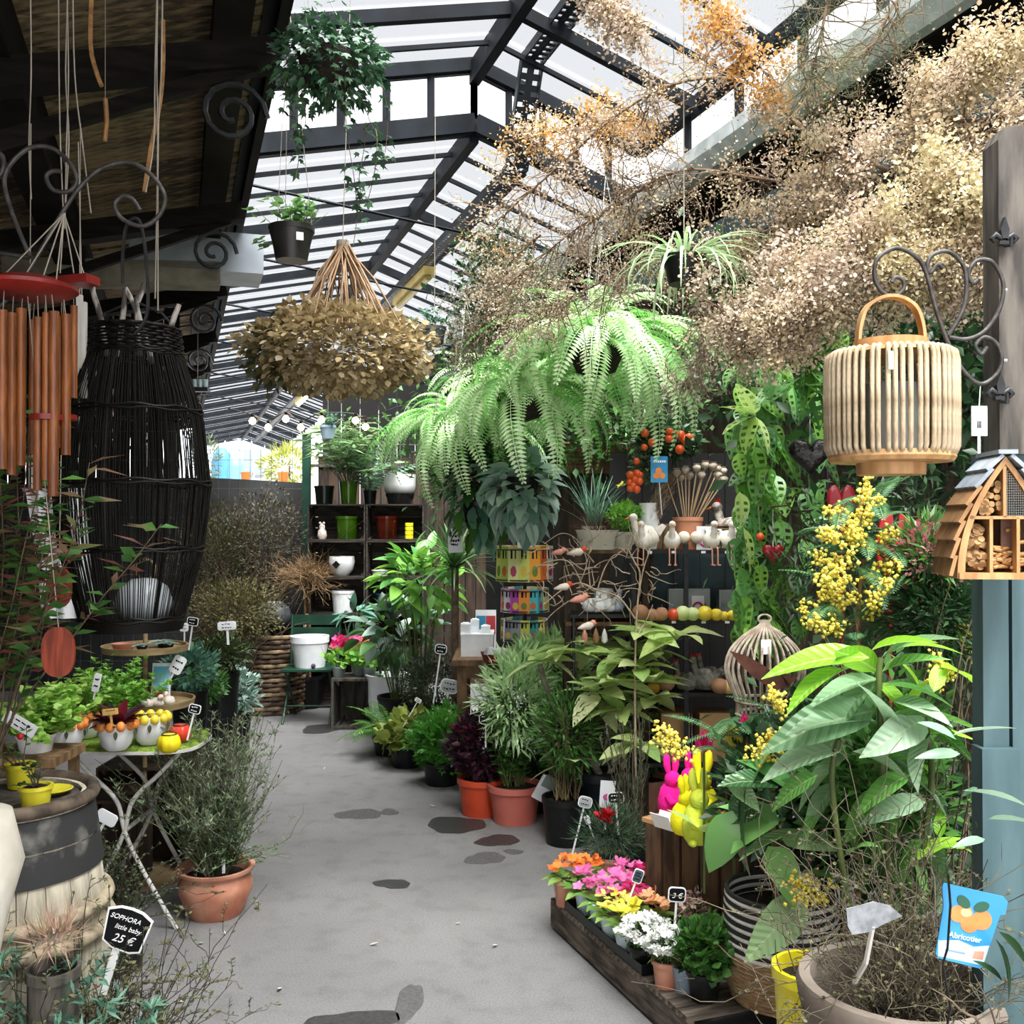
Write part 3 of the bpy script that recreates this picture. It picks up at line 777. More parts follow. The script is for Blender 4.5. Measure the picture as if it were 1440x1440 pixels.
jar = E('glass_cloche', 'white frosted glass ball standing inside the black lantern', 'glass', base + Vector((.03, 0, .013)))
b = MB(); b.lathe([(.03, 0), (.065, .02), (.075, .06), (.06, .1), (.03, .12), (.001, .123)], 20); b.build('bowl', mat('frosted_glass', '#d5dade', '#b9c0c6', rough=.2, trans=.3), jar, 60)

# --- wind chimes
red_lac = mat('red_lacquer', '#8a2420', '#6a1815', rough=.35, scale=12)
bamboo = mat('chime_wood', '#98592c', '#5f331a', rough=.35, scale=9, stretch=(8, 8, 1), rnd=.8)
sail_m = mat('chime_sail_wood', '#8a3a22', '#5f2415', rough=.4, scale=10, stretch=(10, 1, 1))
YC = 2.25; k = YC / F
def chime(label, px, py, rx, tubes_px, sail, disc, Y):
    k = Y / F; o = E('wind_chime', label, 'wind chime', P(px, py, Y), 'wooden wind chimes')
    org = P(px, py, Y)
    if disc:
        b = MB(); b.lathe([(.001, .03), (rx * k * .5, .028), (rx * k, .008), (rx * k, 0), (rx * k * .8, -.012), (.001, -.014)], 32); b.build('top_disc', red_lac, o, 30)
    else:
        b = MB(); b.bar(Vector((-rx * k, .02, -.004)), Vector((rx * k, -.02, 0.0)), .05, .02); b.build('top_board', red_lac, o)
    for s in (-1, -.2, .5, 1):
        hang_cord(o, Vector((s * rx * k * .6, 0, .02)), P(90, 300, Y) - org, .0016)
    for i, (tx, ty0, ty1, r) in enumerate(tubes_px):
        yy = Y + (R.uniform(-.06, .05) if disc else .02 * (i % 3))
        a = P(tx, ty0, yy) - org; c = P(tx, ty1, yy) - org; c.x = a.x
        b = MB(); n = 12; rr = r * k
        b.lathe([(rr, 0), (rr, (a.z - c.z)), (rr * .75, (a.z - c.z)), (rr * .75, 0)], n); t = b.build('chime_tube', bamboo, o, 40, loc=(a.x, a.y, c.z))
        hang_cord(o, Vector((a.x, a.y, a.z - .01)), Vector((a.x * .9, a.y, 0)), .0012)
    sx, sy, sw, sh = sail
    c = P(sx, sy, Y) - org; pts = []
    for i in range(24):
        a = 2 * math.pi * i / 24; pts.append((c.x + sw * k / 2 * math.copysign(abs(math.cos(a)) ** .8, math.cos(a)), c.z + sh * k / 2 * math.copysign(abs(math.sin(a)) ** .85, math.sin(a))))
    b = MB(); b.prism(pts, .008, Matrix.Translation((0, c.y, 0))); b.build('wind_sail', sail_m, o)
    hang_cord(o, Vector((c.x, c.y, c.z + sh * k / 2)), Vector((0, c.y * .5, 0)), .0012)
    b = MB(); b.lathe([(.001, -.006), (.035, -.006), (.035, .006), (.001, .006)], 20); b.build('clapper', red_lac, o, 30, loc=(c.x * .6, 0, P(0, 587, Y).z - org.z))
chime('red round-topped wind chime with brown wooden tubes at the picture edge', 38, 408, 68, [(-14, 438, 640, 6), (4, 436, 660, 6), (17, 440, 668, 6), (30, 434, 655, 7), (54, 446, 690, 6), (66, 440, 676, 6), (76, 438, 698, 7), (93, 442, 640, 7)], (82, 917, 47, 70), True, 2.25)
chime('wooden wind chime with flat red top board behind the round one', 90, 396, 46, [(46, 450, 640, 5), (62, 448, 622, 5), (86, 445, 630, 5), (104, 430, 560, 5)], (83, 826, 36, 56), False, 2.42)
# white slats of a chime seen between
sw = E('white_chime', 'white painted bar chime hanging behind the brown tubes', 'wind chime', P(115, 500, 2.6))
for x, y0, y1 in ((112, 415, 545), (118, 425, 560), (49, 610, 720)):
    a = P(x, y0, 2.6) - P(115, 500, 2.6); c = P(x, y1, 2.6) - P(115, 500, 2.6); b = MB(); b.bar(a, c, .013, .013, Vector((0, 1, 0))); b.build('chime_bar', mat('white_paint_wood', '#d8d4cc', '#c0bcb2'), sw)
hang_cord(sw, P(115, 415, 2.6) - P(115, 500, 2.6), P(110, 200, 2.6) - P(115, 500, 2.6), .0015)
ws = E('white_plastic_curtain', 'white plastic curtain hanging behind the wind chimes', 'curtain', P(80, 870, 3.3)); k = 3.3 / F
b = MB(); n = 16; b.add([((-45 + 80 * i / n + 8 * j) * k, .012 * math.sin(i * 1.3 + j), (180 - 60 * j) * k) for j in range(4) for i in range(n + 1)], [(j * (n + 1) + i, j * (n + 1) + i + 1, (j + 1) * (n + 1) + i + 1, (j + 1) * (n + 1) + i) for j in range(3) for i in range(n)]); b.build('sheet', white_plastic, ws, 60)
b = MB(); b.tube([(-48 * k, 0, 181 * k), (38 * k, 0, 181 * k)], .006, 6); b.build('rail', zinc, ws); hang_cord(ws, Vector((-40 * k, 0, 181 * k)), Vector((-40 * k, 0, 1.6))); hang_cord(ws, Vector((30 * k, 0, 181 * k)), Vector((30 * k, 0, 1.6)))
# --- cords and dry sticks hanging from the stall roof
cd = E('cord_bundle', 'bundle of thin grey cords hanging from the dark stall roof', 'cord', P(90, 320, 3.0))
for i, (x0, x1, y1) in enumerate(((42, 44, 280), (82, 90, 320), (93, 91, 322), (97, 90, 320), (102, 128, 300), (222, 218, 420), (229, 222, 440), (222, 205, 270))):
    pts = cat_rom([P(x0, -60, 3.0) - P(90, 320, 3.0), P((x0 * 1.5 + x1 * .5) / 2 + R.uniform(-4, 4), 100, 3.0) - P(90, 320, 3.0), P((x0 + x1) / 2 + R.uniform(-4, 4), 200, 3.0) - P(90, 320, 3.0), P(x1, y1, 3.0) - P(90, 320, 3.0)], 4)
    b = MB(); b.tube(pts, .0022, 4); b.build('cord', cord_m, cd)
drystick = mat('dry_stick', '#a87c4c', '#7d5a36', rough=.8, scale=30, bump=.3)
for pp, lab in (([(130, -30), (127, 60), (135, 100), (143, 121)], 'crooked tan stick hanging at the top of the stall roof'), ([(148, 139), (150, 170), (147, 199)], 'short tan stick hanging below the crooked one'), ([(229, 28), (229, 95), (224, 150), (212, 210), (203, 270)], 'long thin tan stick hanging between the roof beams')):
    st = E('hanging_stick', lab, 'stick', P(*pp[-1], 3.4), 'sticks under the stall roof')
    b = MB(); b.tube(pxcurve(pp, 3.4, P(*pp[-1], 3.4), 3), .008, 6); b.build('stick', drystick, st, 60)
    hang_cord(st, P(*pp[0], 3.4) - P(*pp[-1], 3.4), P(pp[0][0], pp[0][1] - 170, 3.4) - P(*pp[-1], 3.4), .001)

# --- barrel with painted staves
cream_stave = mat('cream_stave', '#cfc6b2', '#8f8674', rough=.75, scale=6, stretch=(6, 6, 1), bump=.3, rnd=.4)
hoop_dark = mat('dark_hoop', '#2c2d2d', '#6d6b66', lo=.55, hi=.75, rough=.7, scale=16, bump=.3)
rim_wood = mat('barrel_rim_wood', '#6d5f50', '#2f2720', rough=.8, scale=16, bump=.4)
YB = 2.45; k = YB / F; bc = P(8, 735, YB); BT = 1.6 - (1118 - 735) * k
ba = E('barrel', 'old wooden barrel with cream staves, dark hoop and wooden rims', 'barrel', (bc.x, bc.y, 0))
def brad(z): return .192 + .042 * math.sin(math.pi * min(max(z / BT, 0), 1)) + .012 * (1 - z / BT)
ns = 22
b = MB(); zs = [BT * i / 10 for i in range(11)]; vs = []; fs = []
for z in zs:
    r = brad(z); w = math.pi / ns * .97
    for q, rr in ((-w, r), (0, r + .002), (w, r), (w, r - .02), (-w, r - .02)): vs.append((math.cos(q) * rr, math.sin(q) * rr, z))
for i in range(10):
    for j in range(5): fs.append((i * 5 + j, i * 5 + (j + 1) % 5, i * 5 + 5 + (j + 1) % 5, i * 5 + 5 + j))
fs += [(4, 3, 2, 1, 0), (50, 51, 52, 53, 54)]
b.add(vs, fs); sme = b.mesh('stave', cream_stave)
for i in range(ns): O('stave', sme, ba, M=Matrix.Rotation(2 * math.pi * i / ns, 4, 'Z'))
for (z0, z1, t, m) in ((BT - .09, BT - .02, .006, hoop_dark), (BT - .165, BT - .095, .006, hoop_dark)):
    b = MB(); b.lathe([(brad(z0) + .001, z0), (brad(z0) + t, z0), (brad(z1) + t, z1), (brad(z1) + .001, z1)], 44); b.build('hoop', m, ba, 30)
for z in (BT, BT - .25, BT - .31):
    r = brad(z) + .006; b = MB(); b.tube([(math.cos(2 * math.pi * i / 40) * r, math.sin(2 * math.pi * i / 40) * r, z) for i in range(40)], .016, 8, True); b.build('rim_hoop', rim_wood if z == BT else mat('cane_hoop', '#b3a58c', '#7d705c', rough=.8, scale=30, bump=.3), ba, 60)
b = MB(); b.lathe([(.001, BT - .025), (brad(BT) - .015, BT - .025), (brad(BT) - .015, BT - .01), (.001, BT - .01)], 40); b.build('barrel_head', grey_wood, ba)
BH = BT - .008
# things on the barrel
def on_barrel(px, Y): p = P(px, 735, Y); return Vector((p.x, p.y, BH))
o = E('potted_bonsai', 'little round yellow pot with bare bonsai twig on barrel', 'potted plant', on_barrel(52, 2.38), 'yellow pots on the barrel')
pot(o, .036, .03, .052, yellow_glaze, .008, .003)
st = stems(o, 4, 2, .1, .003, bark, .006, .5, z=.045); foliage('foliage', o, lf_dark, T_RHOMB, *leaves_on(st, 9, .4), .02)
o = E('potted_bonsai', 'small yellow pot with twiggy plant behind the bonsai pot', 'potted plant', on_barrel(30, 2.56), 'yellow pots on the barrel')
pot(o, .034, .028, .06, yellow_glaze, .008, .003)
st = stems(o, 5, 2, .11, .002, bark, .008, .5, z=.05); foliage('foliage', o, lf_mid, T_RHOMB, *leaves_on(st, 8, .4), .018)
b = MB(); b.ball((.01, -.02, .13), .008); b.build('berry', mat('red_berry', '#c01f25', '#9d141b', rough=.3), o, 60)
o = E('yellow_saucer', 'flat yellow saucer under the twiggy plant on barrel', 'saucer', on_barrel(74, 2.5))
b = MB(); b.lathe([(.03, 0), (.05, .012), (.047, .013), (.028, .004), (.001, .004)], 24); b.build('dish', yellow_glaze, o, 40)
# tall reddish shrub
o = E('nandina_shrub', 'reddish green bushy shrub in stone pot at the picture edge', 'potted plant', on_barrel(-38, 2.42))
pot(o, .06, .05, .1, mat('stone_pot', '#a39a86', '#7d7563', rough=.8, scale=20, bump=.3), .015, .004)
k = 2.4 / F
st = stems(o, 46, 1.0, .9, .003, bark, .06, .26, 7, .1, z=.09)
p_, d_ = leaves_on(st, 46, .3, 1, 1, .2)
foliage('foliage', o, lf_red, T_NARROW, p_[::2], d_[::2], .075); foliage('foliage', o, lf_mid, T_RHOMB, p_[1::2], d_[1::2], .05)
p_, d_ = leaves_on(st, 14, .55, .85, 1, .1); foliage('red_sprays', o, leafmat('leaf_rust', '#9a4a44', '#6a3834', .5, .25), T_NARROW, p_[::2], d_[::2], .04)
# white urn, foreground
o = E('white_urn', 'large whitewashed round urn at the edge in front of the barrel', 'urn', (P(-42, 735, 2.05).x, 2.05, 0))
b = MB(); b.lathe([(.06, 0), (.06, .3), (.055, .72), (.075, .82), (.103, .92), (.08, 1.02), (.045, 1.035), (.001, 1.036)], 30); b.build('body', mat('whitewashed_clay', '#d9d4c8', '#bcb5a6', rough=.75, scale=9, bump=.15), o, 88)
# blue-green plant and pinkish grass, bottom edge
o = E('artemisia_plant', 'blue-green feathery plant at bottom edge beside barrel', 'potted plant', (P(0, 735, 1.98).x, 1.98, .0))
pot(o, .11, .09, .5, terracotta, .03, .008, fill=.95)
st = stems(o, 40, 2.4, .36, .002, stem_green, .1, .4, 5, .15, z=.45); p_, d_ = leaves_on(st, 26, .2); foliage('foliage', o, lf_teal, T_NARROW, np.repeat(p_, 2, 0), np.repeat(d_, 2, 0) + NP.normal(0, .5, (len(p_) * 2, 3)), .036)
o = E('pink_tipped_grass', 'pinkish tufted grass leaning against the barrel staves', 'potted plant', (P(78, 735, 2.13).x, 2.13, 0))
pot(o, .05, .045, .68, grey_wood, .02, .004, fill=.97)
p_, d_ = shell(170, (.05, .05, .03), (0, 0, .74), .2, .6); foliage('foliage', o, leafmat('leaf_pinkish', '#d8a8a0', '#8a8a5a', .6, .3), T_NEEDLE, p_, d_, .055)

# --- wiry sophora bush and its price board
o = E('sophora_bush', 'wiry small-leaved bush beneath the price board at bottom edge', 'potted plant', (P(140, 735, 2.25).x, 2.25, 0))
pot(o, .13, .1, .22, black_plastic, .03, .006)
paths = []
for i in range(130):
    a = R.random() * 6.28; q = R.random()
    paths.append(wander((math.cos(a) * .07 * q, math.sin(a) * .07 * q, .2), (math.cos(a) * q * .42, math.sin(a) * q * .35, 1.1), R.uniform(.3, .66), 10, .2))
sub = []
for p in paths:
    for _ in range(4):
        q, d = along(p, R.uniform(.3, .95)); sub.append(wander(q, d + NP.normal(0, .05, 3), R.uniform(.05, .13), 5, .5))
twig_part('stems', o, mat('dark_wire_stem', '#3d3930', '#26231d', rough=.7), paths + sub, [(.0022, .0009)] * len(paths) + [(.0011, .0006)] * len(sub))
p_, d_ = leaves_on(paths + sub, 7, .2); foliage('foliage', o, lf_olive, T_RHOMB, p_, d_, .015)
p_, d_ = leaves_on(sub, 3, .2); foliage('foliage', o, lf_grey, T_RHOMB, p_, d_, .012)
Ys = 2.2; k = Ys / F
o = E('price_board', 'black chalk price board lettered SOPHORA little baby with white border', 'sign', P(178, 1307, Ys), 'price tags on stakes', ry=17 * D2R)
def shield(w, h): return [(-w * .5, h * .36), (-w * .25, h * .48), (0, h * .5), (w * .25, h * .47), (w * .5, h * .34), (w * .42, -h * .42), (w * .2, -h * .5), (-w * .2, -h * .48), (-w * .43, -h * .36)]
b = MB(); b.prism(shield(66 * k, 62 * k), .005); b.build('board', chalk, o)
b = MB(); b.prism(shield(61 * k, 57 * k), .0062); fc = b.build('face', slate_m, o)
for t, sz, dx, dz in (('SOPHORA', 9.5, -5, 15), ('little baby', 9.5, 2, 2), ('25 €', 16, 0, -14)):
    O('lettering', text_mesh(t, sz * k, chalk, .3), fc, M=Matrix.Translation((dx * k, -.004, dz * k)))
b = MB(); b.box((-6 * k, .004, -62 * k), (11 * k, .004, 70 * k)); b.build('stick', chalk, o)

# --- terracotta pot with greyish bush on the aisle
g = G(303, 1284); k = g.y / F
o = E('terracotta_shrub_pot', 'grey-green wiry bush in bellied terracotta pot on the aisle', 'potted plant', g)
h = 66 * k
b = MB(); b.lathe([(36 * k, 0), (38 * k, .01), (50 * k, h * .5), (51 * k, h * .66), (46 * k, h * .84), (46 * k, h * .9), (53 * k, h * .94), (54 * k, h), (48 * k, h), (43 * k, h * .88), (44 * k, h * .6), (20 * k, h * .5)], 36); b.build('pot', terracotta, o, 40)
b = MB(); b.lathe([(42 * k, h * .8), (20 * k, h * .82), (.001, h * .83)], 20); b.build('soil', soil_m, o)
paths = []
for i in range(190):
    a = R.random() * 6.28; q = R.random() ** .7
    paths.append(wander((math.cos(a) * .05 * q, math.sin(a) * .05 * q, h * .8), (math.cos(a) * q * .36, math.sin(a) * q * .36, 1), R.uniform(.3, .7), 9, .12))
sub = []
for p in paths:
    for _ in range(4):
        q, d = along(p, R.uniform(.25, .95)); sub.append(wander(q, d * 3 + NP.normal(0, .07, 3), R.uniform(.06, .12), 4, .25))
for i in range(14): 
    a = R.uniform(-1.0, .8); paths.append(wander((.05, 0, h), (math.cos(a) * .9, math.sin(a) * .5, .8), R.uniform(.3, .5), 9, .3))
twig_part('stems', o, mat('grey_green_stem', '#7d7d66', '#55573f', rough=.7), paths + sub, [(.0025, .001)] * len(paths) + [(.0012, .0007)] * len(sub))
p_, d_ = leaves_on(paths + sub, 12, .15, 1, .8, .6); foliage('foliage', o, lf_grey, T_NARROW, p_, d_, .026)
p_, d_ = leaves_on(paths, 22, .05, .55, .8, .4); foliage('foliage', o, lf_mid, T_RHOMB, p_, d_, .017)
b = MB(); b.box((.05, -.06, h + .02), (.012, .003, .06)); b.build('plant_tag', paper, o)

# --- moss-covered table with curved white legs
YT = 4.0; k = YT / F; TZ = 1.6 - (1054 - 735) * k
x0 = P(72, 735, YT).x; x1 = P(268, 735, YT).x; xm = (x0 + x1) / 2; TW = x1 - x0; TD = .42; ty = YT + TD / 2
white_metal = mat('white_painted_metal', '#d4d2cc', '#b8b5ad', rough=.45, scale=18)
tb = E('moss_table', 'white metal garden table with curved legs and moss-covered top', 'table', (xm, ty, 0))
def ell(w, d, n=36, e=.55): return [(math.copysign(abs(math.cos(2 * math.pi * i / n)) ** e, math.cos(2 * math.pi * i / n)) * w / 2, math.copysign(abs(math.sin(2 * math.pi * i / n)) ** e, math.sin(2 * math.pi * i / n)) * d / 2) for i in range(n)]
oe = ell(TW, TD); n = len(oe); b = MB(); b.add([(x, y, TZ - .02) for x, y in oe] + [(x, y, TZ - .008) for x, y in oe], [tuple(range(n - 1, -1, -1)), tuple(range(n, 2 * n))] + [(i, (i + 1) % n, n + (i + 1) % n, n + i) for i in range(n)]); b.build('table_top', white_metal, tb)
moss_m = mat('moss', '#8ba53a', '#4c6420', rough=.95, scale=26, bump=.9, bscale=90)
b = MB(); b.add([(x * .98, y * .98, TZ - .008) for x, y in oe] + [(x * .95, y * .95, TZ + .004) for x, y in oe] + [(0, 0, TZ + .007)], [(i, (i + 1) % n, n + (i + 1) % n, n + i) for i in range(n)] + [(n + i, n + (i + 1) % n, 2 * n) for i in range(n)]); mo = b.build('moss_mat', moss_m, tb)
q = NP.uniform(-1, 1, (5200, 2)); q = q[(np.abs(q[:, 0]) ** 3.4 + np.abs(q[:, 1]) ** 3.4) < 1]; pos = np.column_stack([q[:, 0] * TW * .485, q[:, 1] * TD * .485, np.full(len(q), TZ + .003)])
foliage('moss_tufts', tb, leafmat('moss_leaf', '#9cb848', '#5a7526', .8, .3), T_NEEDLE, pos, NP.normal(0, .6, (len(q), 3)) + np.array([0, 0, .8]), .016)
for s in (-1, 1):
    for y in (-TD * .38, TD * .38):
        b = MB(); b.tube(cat_rom([Vector((s * TW * .4, y, TZ - .02)), Vector((s * TW * .26, y, TZ - .1)), Vector((s * TW * .06, y, TZ - .21)), Vector((-s * TW * .0, y, TZ - .33)), Vector((-s * TW * .1, y, TZ - .45)), Vector((-s * TW * .3, y, .07)), Vector((-s * TW * .38, y, .0))], 5), .009, 8); b.build('leg', white_metal, tb, 60)
b = MB(); b.tube([(0, -TD * .38, TZ - .33), (0, TD * .38, TZ - .33)], .009, 6); b.build('stretcher', white_metal, tb, 60)
def on_table(px, Y): p = P(px, 735, Y); return Vector((p.x, p.y, TZ + .0075))
orange_f = mat('orange_fruit_glaze', '#f09a4e', '#e07f36', rough=.35); lemon_f = mat('lemon_fruit_glaze', '#e8d24a', '#d6bd34', rough=.35)
bowls = [(97, 4.0, 23, 36, orange_f, 'white bowl with orange fruit rim at table edge near the ferns'), (124, 4.2, 21, 34, orange_f, 'white bowl half hidden behind the first orange rim bowl'),
         (165, 3.98, 25, 38, orange_f, 'white bowl with orange fruit rim holding dark red plant'), (212, 4.08, 24, 40, lemon_f, 'white bowl with lemon rim at the middle of moss table')]
for (px, Y, r, h, fm, lab) in bowls:
    k = Y / F; o = E('fruit_rim_bowl', lab, 'bowl', on_table(px, Y), 'white bowls with ceramic fruit rims'); r *= k; h *= k
    b = MB(); b.lathe([(r * .55, 0), (r * .8, h * .18), (r * .98, h * .6), (r, h), (r * .93, h), (r * .9, h * .6), (.001, h * .3)], 30); b.build('bowl', white_glaze, o, 45)
    for i in range(11):
        a = 2 * math.pi * (i + .3) / 11
        b = MB(); b.ball((math.cos(a) * r, math.sin(a) * r, h * .93), r * .27, 9, 6, (1, 1, 1.1)); f = b.build('ceramic_fruit', fm, o, 80)
        if i % 2 == 0: O('ceramic_leaf', leaf_mesh('ceramic_leaf', T_oval(.24, .2, .2, 4), mat('ceramic_leaf_green', '#4f5a3a', '#39432a', rough=.4)), f, M=lmat((math.cos(a + .3) * r * 1.03, math.sin(a + .3) * r * 1.03, h * .78), (math.cos(a) * .25, math.sin(a) * .25, -1), 0, r * .5))
    b = MB(); b.lathe([(r * .9, h * .82), (.001, h * .86)], 16); b.build('soil', soil_m, o)
o = E('red_leaf_plant', 'dark red leafy plant growing in the middle white bowl', 'plant', on_table(167, 3.98) + Vector((0, 0, .085)))
me = [leaf_mesh('leaf', T_oval(.16, .3, .3, 5), lf_purple), leaf_mesh('leaf', T_oval(.2, .2, .3, 5), leafmat('leaf_wine', '#6a1c26', '#3a1018', .3, .2))]
for i in range(44):
    a = R.random() * 6.28; e = R.uniform(.3, 1.4); leaves(o, me, [((math.cos(a) * .012, math.sin(a) * .012, .005), (math.cos(a), math.sin(a), e), R.uniform(-.5, .5), R.uniform(.06, .13))])
sign('blank tan name card standing in the red leaf plant', 155, 1001, 3.88, 22, 9, 12, -6, face=mat('tan_card', '#d9b46a', '#c9a258'), edge=mat('tan_card', '', ''), cut=.1, marks=1)
def tomato(px, Y, r, m, lab):
    k = Y / F; o = E('tomato_jar', lab, 'jar', on_table(px, Y), 'tomato shaped jars'); r *= k
    b = MB(); b.lathe([(r * .55, 0), (r * .92, r * .35), (r, r * .85), (r * .85, r * 1.4), (r * .5, r * 1.6), (.001, r * 1.52)], 30, wob=lambda a, i: 1 + .05 * math.cos(a * 7)); b.build('body', m, o, 60)
    b = MB(); b.tube([(math.cos(2 * math.pi * i / 16) * r * .62, math.sin(2 * math.pi * i / 16) * r * .62, r * 1.58) for i in range(16)], r * .06, 5, True); b.build('dark_rim', black_iron, o, 60)
tomato(239, 3.93, 16, mat('yellow_tomato', '#f0dc28', '#e2c918', rough=.3), 'yellow tomato-shaped jar at the front of moss table')
tomato(254, 4.12, 15, mat('red_tomato', '#d8442c', '#c03520', rough=.3), 'red tomato-shaped jar behind the yellow one')
# ferny plants at the table's far end
def ferny(lab, px, Y, z, r, n, sz, m, hh, tpl=None, potm=None, name='potted_fern', ph=.07):
    o = E(name, lab, 'potted plant', z if isinstance(z, Vector) else Vector((P(px, 735, Y).x, Y, z))); kk = Y / F
    pot(o, r * kk * .42, r * kk * .34, ph, potm or white_glaze, .01, .003)
    st = stems(o, 40, 2.2, hh, .0012, stem_green, r * kk * .3, .55, 5, .2, z=ph * .85)
    p_, d_ = leaves_on(st, n, .2, 1, 1, .1); foliage('foliage', o, m, tpl or T_IVY, p_, d_, sz); return o
ferny('lime green maidenhair fern spilling at table edge', 52, 3.6, 0.8, 62, 34, .034, leafmat('leaf_maidenhair', '#c4e47c', '#8cc24e', .45, .4), .19, T_ROUND, name='maidenhair_fern', ph=.06)
ferny('lime green lacy fern on the moss table beside bowls', 112, 4.25, on_table(112, 4.25), 44, 26, .032, MATS['leaf_maidenhair'], .24, name='lacy_fern')
ferny('bushy light green plant behind the white bowls', 158, 4.33, on_table(158, 4.33), 42, 24, .036, lf_bright, .27, name='bushy_herb')
st_ = E('wooden_stool', 'narrow wooden stool behind the barrel carrying the maidenhair fern', 'stool', (P(40, 735, 3.6).x, 3.6, 0))
b = MB(); b.box((0, 0, .785), (.3, .26, .03)); b.build('seat', raw_wood, st_)
for sx in (-1, 1):
    for sy in (-1, 1): b = MB(); b.bar((sx * .12, sy * .1, .77), (sx * .13, sy * .11, 0), .03, .03, Vector((0, 1, 0))); b.build('leg', raw_wood, st_)
sign('tilted white plant card poking from the maidenhair fern', 28, 1018, 3.35, 50, 18, 0, 30, face=paper, edge=paper, cut=.1, marks=2)
sign('small white tag at the middle fern on moss table', 136, 960, 4.1, 10, 26, 14, 12, face=paper, edge=paper, cut=.2, marks=2)
# --- two-tier round wooden stand
YW = 4.62; k = YW / F; tc_ = P(205, 735, YW)
tray_w = mat('tray_wood', '#a58d68', '#7d6848', rough=.6, scale=8, stretch=(1, 1, 5))
stx = E('tiered_stand', 'two-tier stand of round wooden trays on thin post', 'plant stand', (tc_.x, tc_.y, 0))
for (zz, r) in ((1.6 - (912 - 735) * k, 57), (1.6 - (988 - 735) * k, 66)):
    r *= k; b = MB(); b.lathe([(.001, zz - .01), (r, zz - .01), (r + .006, zz + .018), (r - .004, zz + .018), (r - .006, zz), (.001, zz)], 40); b.build('tray', tray_w, stx, 30)
b = MB(); b.tube([(0, 0, .02), (0, 0, 1.35)], .011, 8); b.build('post', tray_w, stx, 60)
b = MB(); b.lathe([(.001, 0), (.17, 0), (.17, .02), (.001, .03)], 30); b.build('foot', tray_w, stx, 30)
b = MB(); b.tube([(math.cos(2 * math.pi * i / 24) * .045, 0, 1.39 + math.sin(2 * math.pi * i / 24) * .045) for i in range(24)], .006, 6, True); b.build('ring_handle', tray_w, stx, 60)
zt = 1.6 - (912 - 735) * k; zb = 1.6 - (988 - 735) * k
o = E('tan_dish', 'small tan clay dish on the upper tray', 'dish', (tc_.x - .08, tc_.y - .05, zt + .0005)); b = MB(); b.lathe([(.04, 0), (.052, .03), (.047, .03), (.036, .006), (.001, .006)], 24); b.build('dish', terracotta, o, 40)
for i in range(3):
    o = E('small_succulent', ('pale green leafy cutting at the front of upper tray', 'pale green leafy cutting at the back of upper tray', 'pale cutting leaning over the rim of upper tray')[i], 'plant', (tc_.x + (.02, .06, .115)[i], tc_.y + (-.1, .05, -.03)[i], zt + .0005), 'cuttings on the upper tray')
    pot(o, .022, .018, .025, black_plastic, .006, .002); me = leaf_mesh('leaf', T_oval(.28, .3, .2, 5), lf_silver)
    leaves(o, me, [((0, 0, .022), (math.cos(j * 1.05 + i), math.sin(j * 1.05 + i), .35), 0, R.uniform(.05, .085)) for j in range(7)])
o = E('picture_card', 'small framed blue picture card on the lower tray', 'picture', (tc_.x + .075, tc_.y - .02, zb + .0005), rx=-.15)
b = MB(); b.box((0, 0, .09), (.085, .008, .18)); b.build('frame', white_plastic, o); b = MB(); b.box((0, -.004, .11), (.072, .004, .11)); b.build('print', mat('blue_print', '#5ab4d0', '#a8d8e4', scale=9), o); b = MB(); b.box((0, -.0045, .045), (.072, .004, .03)); b.build('red_print', mat('red_print', '#b5323c', '#7a2030', scale=40), o)
shell_m = mat('white_shell', '#e8dcd2', '#d0bfb2', rough=.5, scale=30, bump=.3)
for i, (dx, dy) in enumerate(((.1, -.13), (.13, -.07), (.06, -.15), (-.09, -.1))):
    o = E('white_bird_figure', ('little white bird figure at the front of lower tray', 'little white bird figure by the rim of lower tray', 'little white bird figure next to tray post', 'little white bird figure half behind the post')[i], 'figurine', (tc_.x + dx, tc_.y + dy, zb + .0005), 'white birds on the lower tray', rz=R.random() * 6)
    b = MB(); b.lathe([(.001, 0), (.018, .004), (.026, .02), (.02, .038), (.001, .045)], 14, sx=1.4); b.build('body', shell_m, o, 80); b = MB(); b.ball((.026, 0, .05), .013); b.build('head', shell_m, o, 80); b = MB(); b.tube([(.037, 0, .05), (.05, 0, .047)], [.004, .0008], 6); b.build('beak', orange_f, o)
for i, x in enumerate((-.11, -.15)):
    o = E('glass_ornament', ('pale glass bauble standing on the lower tray', 'second pale glass bauble near the green herbs')[i], 'ornament', (tc_.x + x, tc_.y + .03 - .1 * i, zb + .0005), 'glass baubles'); b = MB(); b.ball((0, 0, .05), .05, 16, 10); b.build('globe', mat('pale_glass', '#cfe0e0', '#a8c4c4', rough=.15, trans=.5), o, 80); b = MB(); b.lathe([(.012, .098), (.012, .112), (.001, .113)], 10); b.build('cap', zinc, o)
